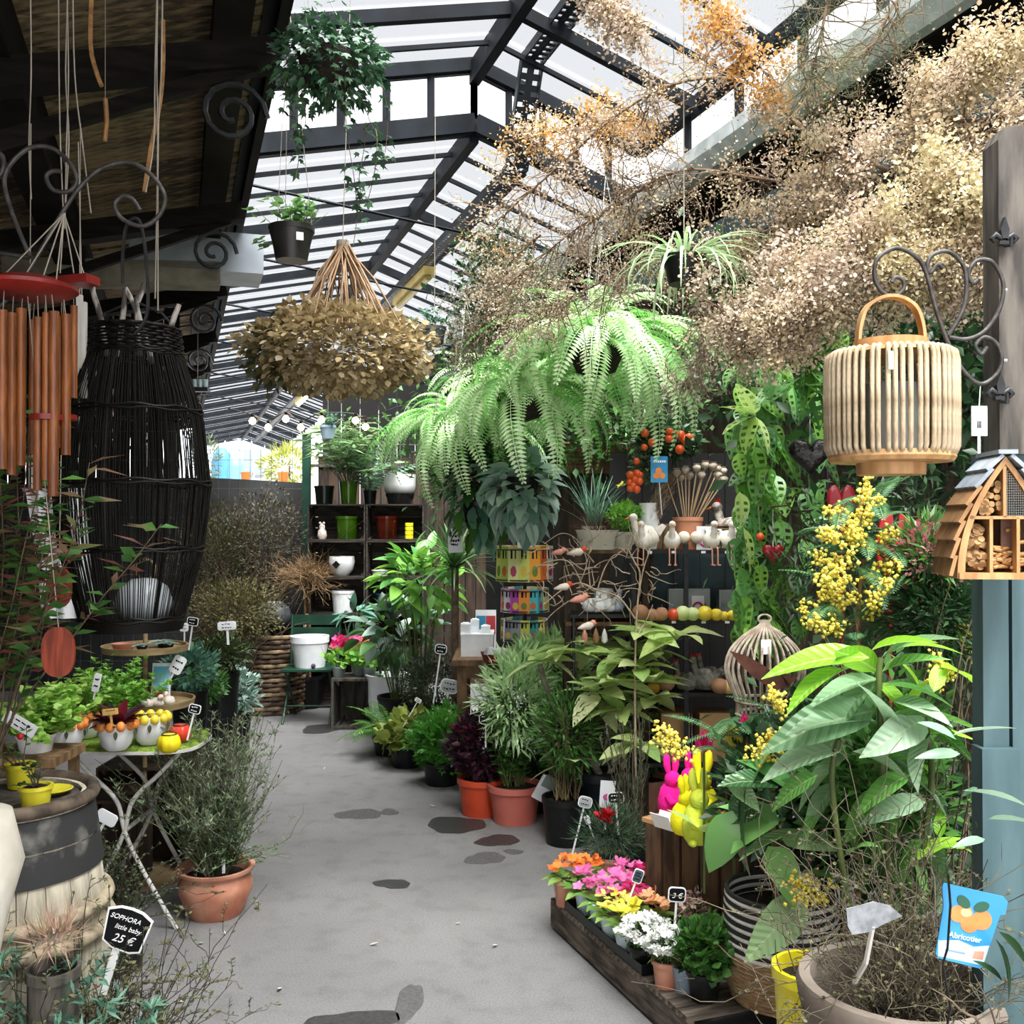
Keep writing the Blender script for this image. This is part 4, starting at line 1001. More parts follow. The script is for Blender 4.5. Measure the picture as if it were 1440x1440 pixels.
# --- under the table: dark crates and wiry plant with tag
for i, (px, Y, w, h) in enumerate(((120, 4.5, .5, .42), (215, 4.75, .4, .5))):
    o = E('dark_crate', ('dark wooden crate under the moss table', 'taller dark crate at the far end under moss table')[i], 'crate', (P(px, 735, Y).x, Y, 0), 'crates under the table'); crate(o, w, .3, h, brown_board)
o = E('wiry_potted_bush', 'dark wiry bush with white tag under the moss table', 'potted plant', (P(168, 735, 3.7).x, 3.7, 0))
pot(o, .1, .08, .16, black_plastic, .02, .005)
paths = [wander((R.uniform(-.05, .05), R.uniform(-.05, .05), .15), (R.uniform(-.7, .7), R.uniform(-.5, .5), 1), R.uniform(.25, .5), 9, .28) for _ in range(60)]
twig_part('stems', o, MATS['dark_wire_stem'], paths, [(.002, .0009)] * 60); p_, d_ = leaves_on(paths, 34, .1); foliage('foliage', o, leafmat('leaf_dull', '#55613c', '#2c3822', .6, .2), T_RHOMB, p_, d_, .016)
sign('tilted white name tag above wiry bush under moss table', 150, 1150, 3.5, 30, 18, 60, 28, face=paper, edge=paper, cut=.3, marks=0)
# ================================================================== BACK OF THE AISLE
def at(px, Y, z=0.0): p = P(px, 735, Y); return Vector((p.x, p.y, z))
def zat(py, Y): return P(720, py, Y).z

# --- black tarpaulin fence with wire panel and green post
tarp_m = mat('black_tarp', '#3b3c3d', '#2a2b2c', rough=.6, scale=3, bump=.2)
YF = 9.7
fx0, fx1 = at(-60, YF).x, at(428, YF).x; ft = zat(676, YF)
fe = E('tarp_fence', 'black tarpaulin stretched on a wire fence across the aisle end', 'fence', (fx1, YF, 0))
b = MB(); nx, nz = 36, 14; vs = []
for i in range(nx + 1):
    for j in range(nz + 1):
        x = (fx0 - fx1) * (1 - i / nx); z = ft * j / nz
        s = i / nx; fold = .05 * math.sin(s * 9 + z * 2) * (1 - abs(2 * j / nz - 1) ** 4) + .06 * math.sin((s * 14 - z * 5)) * max(0, s - .4)
        vs.append((x, fold + .04, z - .03 * math.sin(s * 7) * (j / nz)))
b.add(vs, [(i * (nz + 1) + j, (i + 1) * (nz + 1) + j, (i + 1) * (nz + 1) + j + 1, i * (nz + 1) + j + 1) for i in range(nx) for j in range(nz)]); b.build('tarp', tarp_m, fe, 60)
wire_m = mat('fence_wire', '#6d7270', '#555a58', rough=.5, metal=.4)
paths = []
for i in range(34): x = (fx0 - fx1) * i / 33; paths.append([(x, -.06, 0), (x, -.06, ft + .45)])
for j in range(9): z = .3 + j * .27; paths.append([(fx0 - fx1, -.06, z), (0, -.06, z)])
twig_part('wire_panel', fe, wire_m, paths, [.0022] * len(paths), 4)
gpost = E('green_fence_post', 'dark green square fence post beside the crate shelf', 'post', at(431, 9.55))
green_paint = mat('dark_green_paint', '#1f4a3c', '#173a30', rough=.45)
b = MB(); zt_ = zat(612, 9.55); b.box((0, 0, zt_ / 2), (.07, .07, zt_)); b.build('shaft', green_paint, gpost); b = MB(); b.box((0, 0, zt_ + .01), (.08, .08, .02)); b.build('cap', green_paint, gpost)
for i in range(3):
    b = MB(); b.tube([(math.cos(a * .45) * (.05 - .002 * a) + .06, -.04, zat(745, 9.55) + i * .08 - .1 + math.sin(a * .45) * (.05 - .002 * a)) for a in range(18)], .006, 5); b.build('scroll', black_iron, gpost, 60)
# brown paling fence behind crates
pf = E('paling_fence', 'brown wooden paling fence behind the crate shelf', 'fence', at(560, 10.2))
for i in range(16):
    x = -.75 + i * .105; b = MB(); b.box((x, 0, (zat(642, 10.2)) / 2), (.095, .018, zat(642, 10.2) + R.uniform(-.03, .03))); b.build('plank', brown_board, pf)
b = MB(); b.box((0, -.02, zat(655, 10.2)), (1.8, .02, .03)); b.build('rail', grey_wood, pf)
paths = [[(-.6 + i * .09, -.05, 1.5), (-.6 + i * .09, -.05, zat(622, 10.2))] for i in range(16)] + [[(-.6, -.05, z), (.8, -.05, z)] for z in (zat(626, 10.2), zat(636, 10.2))]
twig_part('wire_top', pf, wire_m, paths, [.003] * len(paths), 4)
rs = struct('wall_shed')
for i in range(18):
    b = MB(); b.bar(A(10.9, 1.55 + i * .2, 0), A(10.9, 1.55 + i * .2, 3.1), .19, .03, A(1, 0, 0)); b.build('plank', MATS['black_boards'], rs)

# --- far things beyond the fence
def blob_tree(name, lab, px, py, Y, rx, ry, m, n=500, sz=.09, trunk=True):
    k = Y / F; o = E(name, lab, 'plant', at(px, Y)); c = zat(py, Y)
    bushy(o, m, T_NARROW, n, (rx * k, rx * k, ry * k), (0, 0, c), sz); b = MB(); b.tube([(0, 0, 0), (0.02, 0, c)], [.03, .015], 7); b.build('trunk', bark, o, 60); return o
blob_tree('distant_willow_bush', 'pale yellow-green bush far beyond the tarp fence', 405, 655, 15, 34, 28, leafmat('leaf_far_yellow', '#c3c46a', '#9aa34c', .6, .4), 900, .12)
blob_tree('distant_shrub', 'far green-grey shrub beyond fence next to black lantern', 290, 648, 14, 18, 30, leafmat('leaf_far_grey', '#a3b08a', '#7d8c66', .6, .4), 400, .1)
cab = E('display_cabinet', 'distant white glazed cabinet beyond the tarp fence', 'cabinet', at(356, 16)); k = 16 / F
b = MB(); b.box((0, .2, zat(663, 16) / 2 + .0), (32 * k, .3, zat(663, 16))); b.build('base', white_plastic, cab)
for i in range(2): b = MB(); b.box(((-8 + 16 * i) * k, .03, zat(650, 16)), (13 * k, .04, 36 * k)); b.build('door', glassmat('cabinet_glass', '#b8c4cc', .3), cab)
for i, (px, py, w, h, c, lab) in enumerate(((312, 640, 30, 22, '#5a9cc8', 'small blue tarpaulin parcel far beyond the fence'), (330, 648, 26, 18, '#7ab4d8', 'second pale blue parcel far beyond the fence'))):
    Y = 17; k = Y / F; o = E('blue_parcel', lab, 'parcel', at(px, Y), 'blue parcels far off'); z = zat(py + h / 2, Y)
    b = MB(); b.lathe([(w / 2 * k, 0), (w / 2 * k, z), (w * .42 * k, z + h * .5 * k), (w * .2 * k, z + h * .9 * k), (.001, z + h * k)], 10); b.build('cover', mat('tarp_blue_%d' % i, c, c, rough=.5), o, 40)
for i, (px, py, w, lab) in enumerate(((345, 672, 14, 'distant orange planter beside the white cabinet'), (398, 674, 16, 'distant orange planter under the pale bush'))):
    Y = 13; k = Y / F; o = E('orange_planter', lab, 'planter', at(px, Y), 'far planters'); z = zat(680, Y); b = MB(); b.box((0, 0, z / 2), (w * k * .4, w * k * .4, z)); b.build('plinth', white_plastic, o); b = MB(); b.lathe([(w * k * .35, z), (w * k * .5, z + 16 * k), (w * k * .44, z + 16 * k), (.001, z + 10 * k)], 14); b.build('tub', mat('far_orange', '#e09048', '#d07e36'), o)

# --- string of festoon bulbs
bulb_m = mat('warm_bulb', '#ffd9a0', '#ffc880', emit=6.0)
fs_ = E('festoon_lights', 'string of warm glowing bulbs hung across the aisle end', 'string lights', P(430, 590, 9.0)); org = P(430, 590, 9.0)
bp_ = [(355, 592), (377, 601), (402, 589), (423, 601), (452, 590), (500, 591), (514, 600)]
b = MB(); b.tube(cat_rom([P(320, 574, 9.0) - org] + [P(x, y - 9, 9.0) - org for x, y in bp_] + [P(560, 572, 9.0) - org, P(640, 560, 9.0) - org], 4), .005, 4); b.build('cable', black_plastic, fs_)
for x, y in bp_:
    q = P(x, y, 9.0) - org; b = MB(); b.lathe([(.012, .025), (.014, .06), (.012, .062)], 8, q); s = b.build('socket', black_plastic, fs_)
    b = MB(); b.lathe([(.001, -.035), (.025, -.02), (.032, .0), (.022, .02), (.012, .03)], 12, q); b.build('bulb', bulb_m, s, 80)
hb = E('hanging_lamp_rack', 'small black rack of glass jars hanging far behind the lantern', 'lamp', P(278, 548, 10)); 
b = MB(); b.box((0, 0, 0), (.22, .1, .04)); b.build('rack', black_iron, hb)
for i in range(4): b = MB(); b.lathe([(.02, .02), (.024, .1), (.02, .1), (.001, .03)], 10, (-.08 + i * .053, 0, 0)); b.build('jar', MATS['pale_glass'], hb, 60)
hang_cord(hb, Vector((0, 0, 0)), Vector((0, 0, 1.2)), .004)

# --- stacked crates with pots
crate_w = mat('dark_crate_wood', '#4a4038', '#1c1815', rough=.75, scale=9, stretch=(1, 5, 5), bump=.3, rnd=.6)
YK = 9.0; k = YK / F; cw = 80 * k; ch = 51 * k; ctop = zat(709, YK)
cz = {}
names = ('top', 'second', 'third', 'fourth', 'lowest')
for c in range(2):
    for r in range(5):
        z = ctop - (r + 1) * ch; h_ = ch
        if r == 4: h_ = z + ch; z = 0.0; h_ = ctop - 4 * ch
        o = E('wooden_crate', '%s dark crate in the %s column of the crate shelf' % (names[r], 'post-side' if c == 0 else 'fern-side'), 'crate', at(477 + 81 * c, YK, z), 'crates stacked as a shelf')
        crate(o, cw * .995, .3, h_ * .995, crate_w); cz[(c, r)] = z + .0125
def incrate(px, c, r, dy=-.05): p = at(px, YK); return Vector((p.x, YK + dy, cz[(c, r)]))
def glazed(name, lab, loc, r, h, m, grp='glazed pots on crate shelf', prof=None, cat='pot'):
    o = E(name, lab, cat, loc, grp); pot(o, r, r * .85, h, m, h * .12, .004, soil=False, prof=prof, name='body')
    return o
glazed('green_pot', 'glossy green cylinder pot in the top post-side crate', incrate(489, 0, 0), .098, .2, mat('green_glaze', '#38590f', '#243f08', rough=.15))
glazed('brown_pot', 'glossy red-brown cylinder pot in the top fern-side crate', incrate(545, 1, 0), .1, .2, mat('brown_glaze', '#42140b', '#2a0a05', rough=.15))
glazed('white_bowl_pot', 'white round pot with black diamond mark in second crate row', incrate(482, 0, 1), .11, .17, white_glaze, prof=[(.06, 0), (.1, .05), (.115, .12), (.11, .17)])
b = MB(); b.box((-.03, -.112, .1), (.05, .006, .05), Matrix.Rotation(45 * D2R, 3, 'Y')); b.build('diamond_mark', slate_m, bpy.data.objects['white_bowl_pot'])
glazed('white_dish', 'shallow white dish in the second fern-side crate', incrate(536, 1, 1), .075, .05, white_glaze)
glazed('white_pot', 'white pot behind leaves in the third post-side crate', incrate(484, 0, 2), .1, .19, white_glaze)
glazed('blue_pot', 'dark blue pot in the third fern-side crate', incrate(545, 1, 2), .1, .17, mat('blue_glaze', '#1f3a4c', '#142a38', rough=.2))
glazed('black_pot', 'black pot in shadow in the fourth post-side crate', incrate(480, 0, 3), .11, .18, black_plastic)
yl = E('yellow_tin_stack', 'stack of little yellow tins in the top fern-side crate', 'tin', incrate(577, 1, 0, -.1))
for i in range(4): b = MB(); b.lathe([(.032, i * .036), (.036, i * .036 + .006), (.036, i * .036 + .03), (.032, i * .036 + .034)], 16); b.build('tin', yellow_plastic, yl, 30)
fg = E('white_frog_figure', 'small white animal figure in the top post-side crate', 'figurine', incrate(456, 0, 0, -.1)); b = MB(); b.lathe([(.03, 0), (.042, .03), (.036, .07), (.022, .09), (.026, .11), (.018, .135), (.001, .14)], 16); b.build('body', shell_m, fg, 60)
for s in (-1, 1): b = MB(); b.ball((s * .016, -.01, .14), .012); b.build('ear', shell_m, fg, 60)
# on top of the crates
def ontop(px, dy=0): p = at(px, YK + dy); return Vector((p.x, YK + dy, ctop + .0005))
glazed('black_square_pot', 'dark green-black pot on top of crate shelf near the post', ontop(456), .085, .16, mat('black_green_glaze', '#141d1a', '#0c1210', rough=.2))
ww = E('white_black_pot', 'white pot fading to black at the base on crate shelf', 'pot', ontop(562))
def fade_mat():
    m, t, N, L, b = nt('white_to_black_glaze'); tc = N.new('ShaderNodeTexCoord'); sp = N.new('ShaderNodeSeparateXYZ'); mr = N.new('ShaderNodeMapRange'); mr.inputs[1].default_value = .09; mr.inputs[2].default_value = .17
    mx = N.new('ShaderNodeMix'); mx.data_type = 'RGBA'; mx.inputs[6].default_value = hexc('#141414'); mx.inputs[7].default_value = hexc('#eeeeec')
    L.new(tc.outputs['Object'], sp.inputs[0]); L.new(sp.outputs[2], mr.inputs[0]); L.new(mr.outputs[0], mx.inputs[0]); L.new(mx.outputs[2], b.inputs['Base Color']); setp(b, Roughness=.25); return m
pot(ww, .14, .1, .26, fade_mat(), .02, .002, soil=False, prof=[(.1, 0), (.125, .06), (.14, .16), (.142, .26)])
bm = E('bamboo_plant', 'airy bamboo-like plant in green pot on top of crate shelf', 'potted plant', ontop(490, -.02)); k = YK / F
pot(bm, .08, .065, .2, MATS['green_glaze'], .02, .003)
st = stems(bm, 26, 2.2, .68, .004, stem_green, .05, .42, 6, .12, z=.18); p_, d_ = leaves_on(st, 26, .35, 1, 1, -.05); foliage('foliage', bm, leafmat('leaf_bamboo', '#8fb07a', '#557a4c', .45, .35), T_NARROW, p_, d_, .15)
o = E('palm_seedling', 'small feathery palm behind the bamboo plant', 'potted plant', ontop(520, .06)); pot(o, .06, .05, .12, black_plastic, .015, .003)
fern(o, [frond_mesh('frond', leafmat('leaf_palm', '#6d8f74', '#47694f', .4, .3), .62, .1, 14, .6, .2)], 9, .12, .01, tip=.7)

# --- olive shrubs in the corner, bare ball tree, basket, grey ball pot
for (px, py, Y, rx, ry, n, m, lab) in ((300, 800, 8.9, 62, 95, 5200, lf_olive, 'olive-brown shrub beside the black lantern'), (372, 770, 9.1, 60, 85, 3800, leafmat('leaf_dusty', '#77705a', '#45422e', .7, .2), 'dusty brown shrub before the tarp fence'), (330, 858, 8.3, 70, 45, 3800, leafmat('leaf_olive2', '#7a7446', '#474626', .7, .2), 'low olive shrub behind the wicker basket')):
    k = Y / F; o = E('olive_shrub', lab, 'shrub', at(px, Y), 'olive shrubs in the corner'); z = zat(py, Y)
    pot(o, .16, .12, .25, black_plastic, .03, .006)
    st = [wander((R.uniform(-.05, .05), R.uniform(-.05, .05), .22), (R.uniform(-1, 1) * rx * k, R.uniform(-.6, .6) * rx * k, z), z + ry * k * R.uniform(.2, .9), 8, .14) for _ in range(60)]
    twig_part('stems', o, bark, st, [(.006, .0015)] * 60); bushy(o, m, T_RHOMB, n, (rx * k, rx * k * .8, ry * k), (0, 0, z), .03, .2)
bt = E('bare_ball_tree', 'leafless tan twig ball on a double trunk behind the chair', 'tree', at(432, 8.9)); k = 8.9 / F; zc_ = zat(797, 8.9)
pot(bt, .15, .12, .28, black_plastic, .03, .006)
for s in (-1, 1): b = MB(); b.tube([(s * .022, 0, .25), (s * .014, .01, .6), (s * .02, 0, zc_ - .1)], [.016, .014, .012], 7); b.build('trunk', drystick, bt, 60)
paths = []
for i in range(420):
    d = NP.normal(0, 1, 3); d[2] = abs(d[2]) * .7 - .25; d /= np.linalg.norm(d); L = R.uniform(.16, .36) * (1.2 - .5 * abs(d[2])); paths.append(wander((0, 0, zc_ - .1), d, L, 6, .22))
for p in list(paths): 
    q, d = along(p, R.uniform(.4, .9)); paths.append(wander(q, d * 5 + NP.normal(0, .3, 3), R.uniform(.06, .16), 4, .35))
twig_part('twigs', bt, mat('tan_twig', '#a88a64', '#6d563c', rough=.8, scale=9), paths, [(.0035, .0015)] * len(paths))
YK2 = 8.75; k = YK2 / F
bk = E('wicker_basket', 'tall brown wicker basket with arched handle at aisle corner', 'basket', at(380, YK2)); cane = mat('brown_cane', '#6d5844', '#3a2c20', rough=.7, scale=20, bump=.3); cane2 = mat('light_cane', '#a38a68', '#6d5844', rough=.7, scale=20)
r0 = 52 * k; bh = zat(888, YK2)
for i in range(17):
    z = bh * (i + .5) / 17; r = r0 * (.86 + .16 * z / bh)
    b = MB(); b.tube([(math.cos(2 * math.pi * j / 48) * (r + .012 * math.sin(j * math.pi / 2 + i * math.pi)), math.sin(2 * math.pi * j / 48) * (r + .012 * math.sin(j * math.pi / 2 + i * math.pi)), z) for j in range(48)], bh / 40, 6, True); b.build('woven_strand', cane2 if i % 3 == 1 else cane, bk, 60)
for j in range(24):
    a = 2 * math.pi * j / 24; b = MB(); b.tube([(math.cos(a) * r0 * .86, math.sin(a) * r0 * .86, 0), (math.cos(a) * r0 * 1.02, math.sin(a) * r0 * 1.02, bh)], .008, 5); b.build('stake', cane, bk)
for s in (-1, 1):
    b = MB(); b.tube([(s * r0 * 1.0 + .0, math.cos(q / 10 * math.pi) * .1, bh + math.sin(q / 10 * math.pi) * .14) for q in range(11)], .014, 6); b.build('handle', cane2, bk, 60)
bs = E('black_basin', 'wide black basin resting on the wicker basket', 'basin', at(372, YK2, bh + .012)); b = MB(); b.lathe([(.2, 0), (.29, .05), (.3, .06), (.285, .06), (.2, .012), (.001, .012)], 36); b.build('bowl', black_plastic, bs, 40)
gb = E('grey_ball_pot', 'dark grey ball-shaped pot with stone lid on the basin', 'pot', at(385, YK2, bh + .026)); b = MB(); b.lathe([(.09, 0), (.14, .05), (.155, .11), (.13, .18), (.085, .215), (.08, .2), (.001, .19)], 32); b.build('body', mat('grey_stone_glaze', '#4a4e52', '#383c40', rough=.6, scale=20), gb, 60)
for i in range(5): b = MB(); b.lathe([(.001, 0), (.034, .002), (.034, .014), (.001, .018)], 12, (math.cos(i * 1.257) * .048, math.sin(i * 1.257) * .048, .212)); b.build('lid_stone', mat('pale_stone', '#a8a8a4', '#84847f', rough=.7), gb, 40)
o = E('low_dark_shrub', 'low dark green shrub in black tub in front of the basket', 'potted plant', at(302, 6.6)); k = 6.6 / F; pot(o, 34 * k, 28 * k, zat(945, 6.6), black_plastic, .03, .006)
bushy(o, leafmat('leaf_dark_olive', '#4c5a30', '#27331c', .5, .2), T_RHOMB, 2200, (50 * k, 40 * k, 24 * k), (0, 0, zat(920, 6.6)), .035, .3)
for (px, py, Y, r, m, lab, sz) in ((330, 985, 6.9, 34, lf_silver, 'pale green leafy plant on ground before the basket', .06), (268, 955, 5.2, 34, lf_teal, 'blue-green leafy herb beside the tiered stand', .045), (290, 975, 5.8, 26, lf_mid, 'mid green leafy herb at the foot of basket', .045)):
    k = Y / F; o = E('leafy_herb', lab, 'potted plant', at(px, Y), 'leafy herbs along the stalls'); z = zat(py, Y); pot(o, r * k * .7, r * k * .55, max(z - .05, .12), black_plastic, .02, .004)
    bushy(o, m, T_RHOMB, 420, (r * k, r * k, r * k * .9), (0, 0, max(z, .15) + .05), sz, .4)
for (px, py, Y, w, h, stk, face, lab, tl) in ((271, 874, 5.0, 16, 12, 36, slate_m, 'little black tag on white stick beside lantern base', 8), (259, 882, 4.9, 12, 12, 20, paper, 'little white tag just beside lantern base', 0), (319, 880, 6.4, 26, 12, 22, paper, 'small pale oval tag in front of the black basin', -4), (250, 935, 4.6, 18, 26, 20, paper, 'white tilted card at the tiered stand', 28), (274, 997, 3.9, 17, 13, 40, slate_m, 'black tag on white stick above the terracotta bush', 14)):
    sign(lab, px, py, Y, w, h, stk, tl, face=face, edge=chalk if face is slate_m else paper)

# --- green bistro chair with white pot
YG = 8.35; k = YG / F
chg = mat('bistro_green', '#1f4634', '#163427', rough=.4)
chair = E('bistro_chair', 'dark green folding bistro chair holding white pot', 'chair', at(438, YG)); sz_ = zat(938, YG)
for i in range(5): b = MB(); b.box((0, -.18 + i * .09, sz_), (.4, .075, .016)); b.build('seat_slat', chg, chair)
for i in range(2): b = MB(); b.box((0, .2 + .02 * i, zat(893 - 18 * i, YG)), (.42, .014, .085)); b.build('back_slat', chg, chair)
for s in (-1, 1):
    b = MB(); b.tube([(s * .185, -.22, 0), (s * .19, .12, sz_ * .9), (s * .2, .215, zat(868, YG))], .01, 7); b.build('leg', chg, chair, 60)
    b = MB(); b.tube([(s * .17, .24, 0), (s * .175, -.18, sz_)], .01, 7); b.build('leg', chg, chair, 60)
b = MB(); b.tube([(-.185, -.12, .13), (.185, -.12, .13)], .007, 6); b.build('stretcher', chg, chair, 60)
wp = E('white_bucket_pot', 'plain white plastic pot standing on the green chair', 'pot', at(437, YG, sz_ + .0085) + Vector((0, -.03, 0)))
pot(wp, 26 * k, 21 * k, 43 * k, white_plastic, .05, .006)
b = MB(); b.ball((.05, -.11, .02), .02); b.build('purple_bloom', mat('purple_bloom', '#6a3a78', '#4c2858'), wp)
# --- flower stool with cyclamens
YV = 8.1; k = YV / F
fst = E('flower_stool', 'low dark wooden box stool under the cyclamens', 'stool', at(505, YV)); crate(fst, .38, .34, zat(950, YV) , grey_wood, .02, 3)
for (dx, dy, m, lab) in ((-.12, -.05, fl_magenta, 'purple-pink cyclamen pot at the chair end of stool'), (.02, .04, fl_pink, 'pink cyclamen pot in the middle of stool'), (.12, -.06, leafmat('petal_coral', '#e86a5a', '#d84a4a', .5, .3), 'coral red flower pot at the far end of stool')):
    o = E('cyclamen_pot', lab, 'potted plant', at(500, YV, zat(950, YV) + .0005) + Vector((dx, dy, 0)), 'cyclamens on the stool'); pot(o, .055, .042, .08, mat('grey_plastic', '#9aa4a6', '#828c8e', rough=.4), .012, .003)
    bushy(o, lf_bright, T_ROUND, 110, (.11, .1, .07), (0, 0, .16), .045, .4); p_, d_ = shell(16, (.1, .09, .05), (0, 0, .27), .4, .8); foliage('blossoms', o, m, T_STAR, p_, d_, .035)
    st = stems(o, 12, 2, .22, .002, stem_green, .03, .4, z=.07)
for i, (px, py, tl) in enumerate(((458 + 60, 905, 12), (463, 915, 30))): pass
wb = E('white_planter_bag', 'crumpled white bag planter between stool and ferns', 'planter', at(546, 8.0)); k = 8.0 / F
b = MB(); h_ = zat(948, 8.0); b.lathe([(.12, 0), (.16, h_ * .5), (.155, h_ * .9), (.17, h_), (.15, h_), (.13, h_ * .7), (.001, h_ * .7)], 30, wob=lambda a, i: 1 + .06 * math.sin(a * 5 + i)); b.build('bag', white_plastic, wb, 50)
bushy(wb, lf_mid, T_RHOMB, 60, (.09, .09, .06), (0, 0, h_), .05)

# ================================================================== HANGING THINGS over the aisle
ivy_me = leaf_mesh('leaf', T_IVY, lf_ivy); ivy_me2 = leaf_mesh('leaf', T_IVY, leafmat('leaf_ivy_pale', '#6a9470', '#3c6248', .4, .25))
YI = 4.2; k = YI / F; org = P(462, 130, YI)
iv = E('hanging_ivy_basket', 'trailing ivy in a dark basket hanging high under the glass roof', 'hanging plant', org)
b = MB(); b.lathe([(.02, -.0), (.09, .03), (.12, .1), (.125, .15), (.115, .15), (.1, .06), (.001, .05)], 24); b.build('basket', mat('dark_coir', '#2a231c', '#15110d', rough=.95, scale=50, bump=.8), iv, 50)
for a in range(3): hang_cord(iv, Vector((math.cos(a * 2.1) * .12, math.sin(a * 2.1) * .12, .15)), Vector((-.13, 0, (130 + 90) * k)), .0018, zinc)
items = []
for i in range(190):
    a = R.random() * 6.28; t = R.random(); r = .06 + .15 * t; z = .3 - .28 * t * t + R.uniform(-.08, .05)
    items.append(((math.cos(a) * r * 1.1, math.sin(a) * r, z), (math.cos(a), math.sin(a), -.5 - t), R.uniform(-.7, .7), R.uniform(.04, .065)))
vines = []
for (pp, n) in (([(420, 120), (412, 170), (420, 215), (416, 250)], 18), ([(405, 90), (402, 130), (398, 160)], 10), ([(500, 110), (520, 170), (530, 190), (527, 240), (515, 290)], 26), ([(520, 90), (540, 130), (545, 180), (540, 225)], 20), ([(480, 120), (490, 200), (498, 250), (502, 300), (497, 345)], 24), ([(515, 170), (512, 210), (505, 250), (510, 285)], 20), ([(425, 130), (430, 170), (418, 200)], 10)):
    pts = [np.array(q) for q in pxcurve([(x, y, YI + R.uniform(-.1, .1)) for x, y in pp], YI, org, 5)]; vines.append(pts)
    for j in range(n):
        q, d = along(pts, R.uniform(.1, 1)); a = R.random() * 6.28
        items.append((tuple(q + NP.normal(0, .012, 3)), (math.cos(a) * .8, math.sin(a) * .8, -.7), R.uniform(-.6, .6), R.uniform(.03, .06)))
leaves(iv, [ivy_me, ivy_me, ivy_me2], items)
p_, d_ = shell(620, (.23, .2, .17), (.0, 0, .12), .45, -.6); foliage('inner_leaves', iv, lf_ivy, T_IVY, p_, d_, .05); twig_part('vine_stems', iv, bark, vines, [.0018] * len(vines))
# black pot with geranium
YP = 5.0; k = YP / F; org = P(410, 367, YP)
hp = E('hanging_black_pot', 'dark plastic hanging pot with leafy geranium and white sticker', 'hanging plant', org)
pot(hp, 31 * k, 22 * k, 48 * k, mat('dark_brown_plastic', '#2c2a28', '#201e1c', rough=.4), .025, .004)
b = MB(); b.box((17 * k, -26 * k, 28 * k), (10 * k, .003, 11 * k), Matrix.Rotation(.45, 3, 'Z')); b.build('sticker', paper, hp)
st = stems(hp, 16, 2, .2, .003, stem_green, .06, .6, z=.14)
gm_ = leaf_mesh('leaf', T_ROUND, leafmat('leaf_geranium', '#86b06a', '#4c7a40', .5, .35))
p_, d_ = leaves_on(st, 5, .3, 1, 1, .2)
leaves(hp, gm_, [(tuple(a + np.array([-.05, 0, 0])), tuple(c), R.uniform(-.5, .5), R.uniform(.035, .06)) for a, c in zip(p_, d_)])
for i in range(10): leaves(hp, gm_, [((-.1 - .05 * R.random(), -.05, .13 - .1 * R.random()), (-1, R.uniform(-1, 1), -.5), 0, .04)])
for a in range(3): hang_cord(hp, Vector((math.cos(a * 2.1) * .1, math.sin(a * 2.1) * .1, .16)), Vector((-.02, 0, .16 + 1.15)), .0016)
# dried hydrangea bunch
YH = 4.6; k = YH / F; org = P(482, 345, YH)
dh = E('dried_hydrangea_bunch', 'big bunch of dried hydrangeas hanging head down by the stems', 'dried flowers', org)
hp_, hd_ = shell(4200, (.41, .35, .2), (-.02, 0, -.47), .55, -.2)
paths = []
for i in range(70):
    a = R.random() * 6.28; q = R.random() ** .5; t = np.array([-.02 + math.cos(a) * .36 * q, math.sin(a) * .3 * q, -.42 + .1 * (1 - q)])
    m_ = t * .45 + np.array([0, 0, .02]); paths.append(np.array([np.array([R.uniform(-.02, .02), R.uniform(-.02, .02), .02]), m_ + NP.normal(0, .015, 3), t]))
twig_part('stems', dh, mat('dry_stem', '#b09070', '#7d6248', rough=.8), paths, [(.005, .003)] * 70, 4)
foliage('petals', dh, dry_brown, T_ROUND, hp_[300:], hd_[300:], .033)
dm = [leaf_mesh('petal', T_ROUND, dry_brown), leaf_mesh('petal', T_ROUND, dry_beige)]
leaves(dh, dm, [(tuple(a * np.array([1.02, 1.02, 1])), tuple(c), R.uniform(-.8, .8), R.uniform(.032, .046)) for a, c in zip(hp_[:280], hd_[:280])], 'petal')
p_, d_ = shell(260, (.1, .2, .16), (-.32, 0, -.5), .3, -.3); foliage('green_leaves', dh, lf_olive, T_ROUND, p_, d_, .04)
b = MB(); b.lathe([(.028, -.02), (.03, .0), (.028, .02)], 12); b.build('binding', cord_m, dh); hang_cord(dh, Vector((0, 0, .02)), Vector((.02, .1, 1.3)), .002)
# small hanging pots
for (px, py, Y, r, m, lab) in ((611, 487, 6.0, 16, MATS['grey_stone_glaze'], 'grey pot hanging beside the fern wall'), (461, 617, 8.6, 11, mat('pale_blue_plastic', '#b8d0e0', '#a0bccc'), 'tiny pale pot hanging above the bamboo plant')):
    k = Y / F; o = E('hanging_small_pot', lab, 'hanging plant', P(px, py, Y), 'little hanging pots'); pot(o, r * k, r * k * .75, r * 1.7 * k, m, .02, .003)
    st = stems(o, 14, 2.5, .2, .002, stem_green, r * k * .5, .6, z=r * 1.3 * k); p_, d_ = leaves_on(st, 10, .2); foliage('foliage', o, lf_teal, T_RHOMB, p_, d_, .035); hang_cord(o, Vector((0, 0, r * k)), Vector((0, .05, 1.5)), .002)
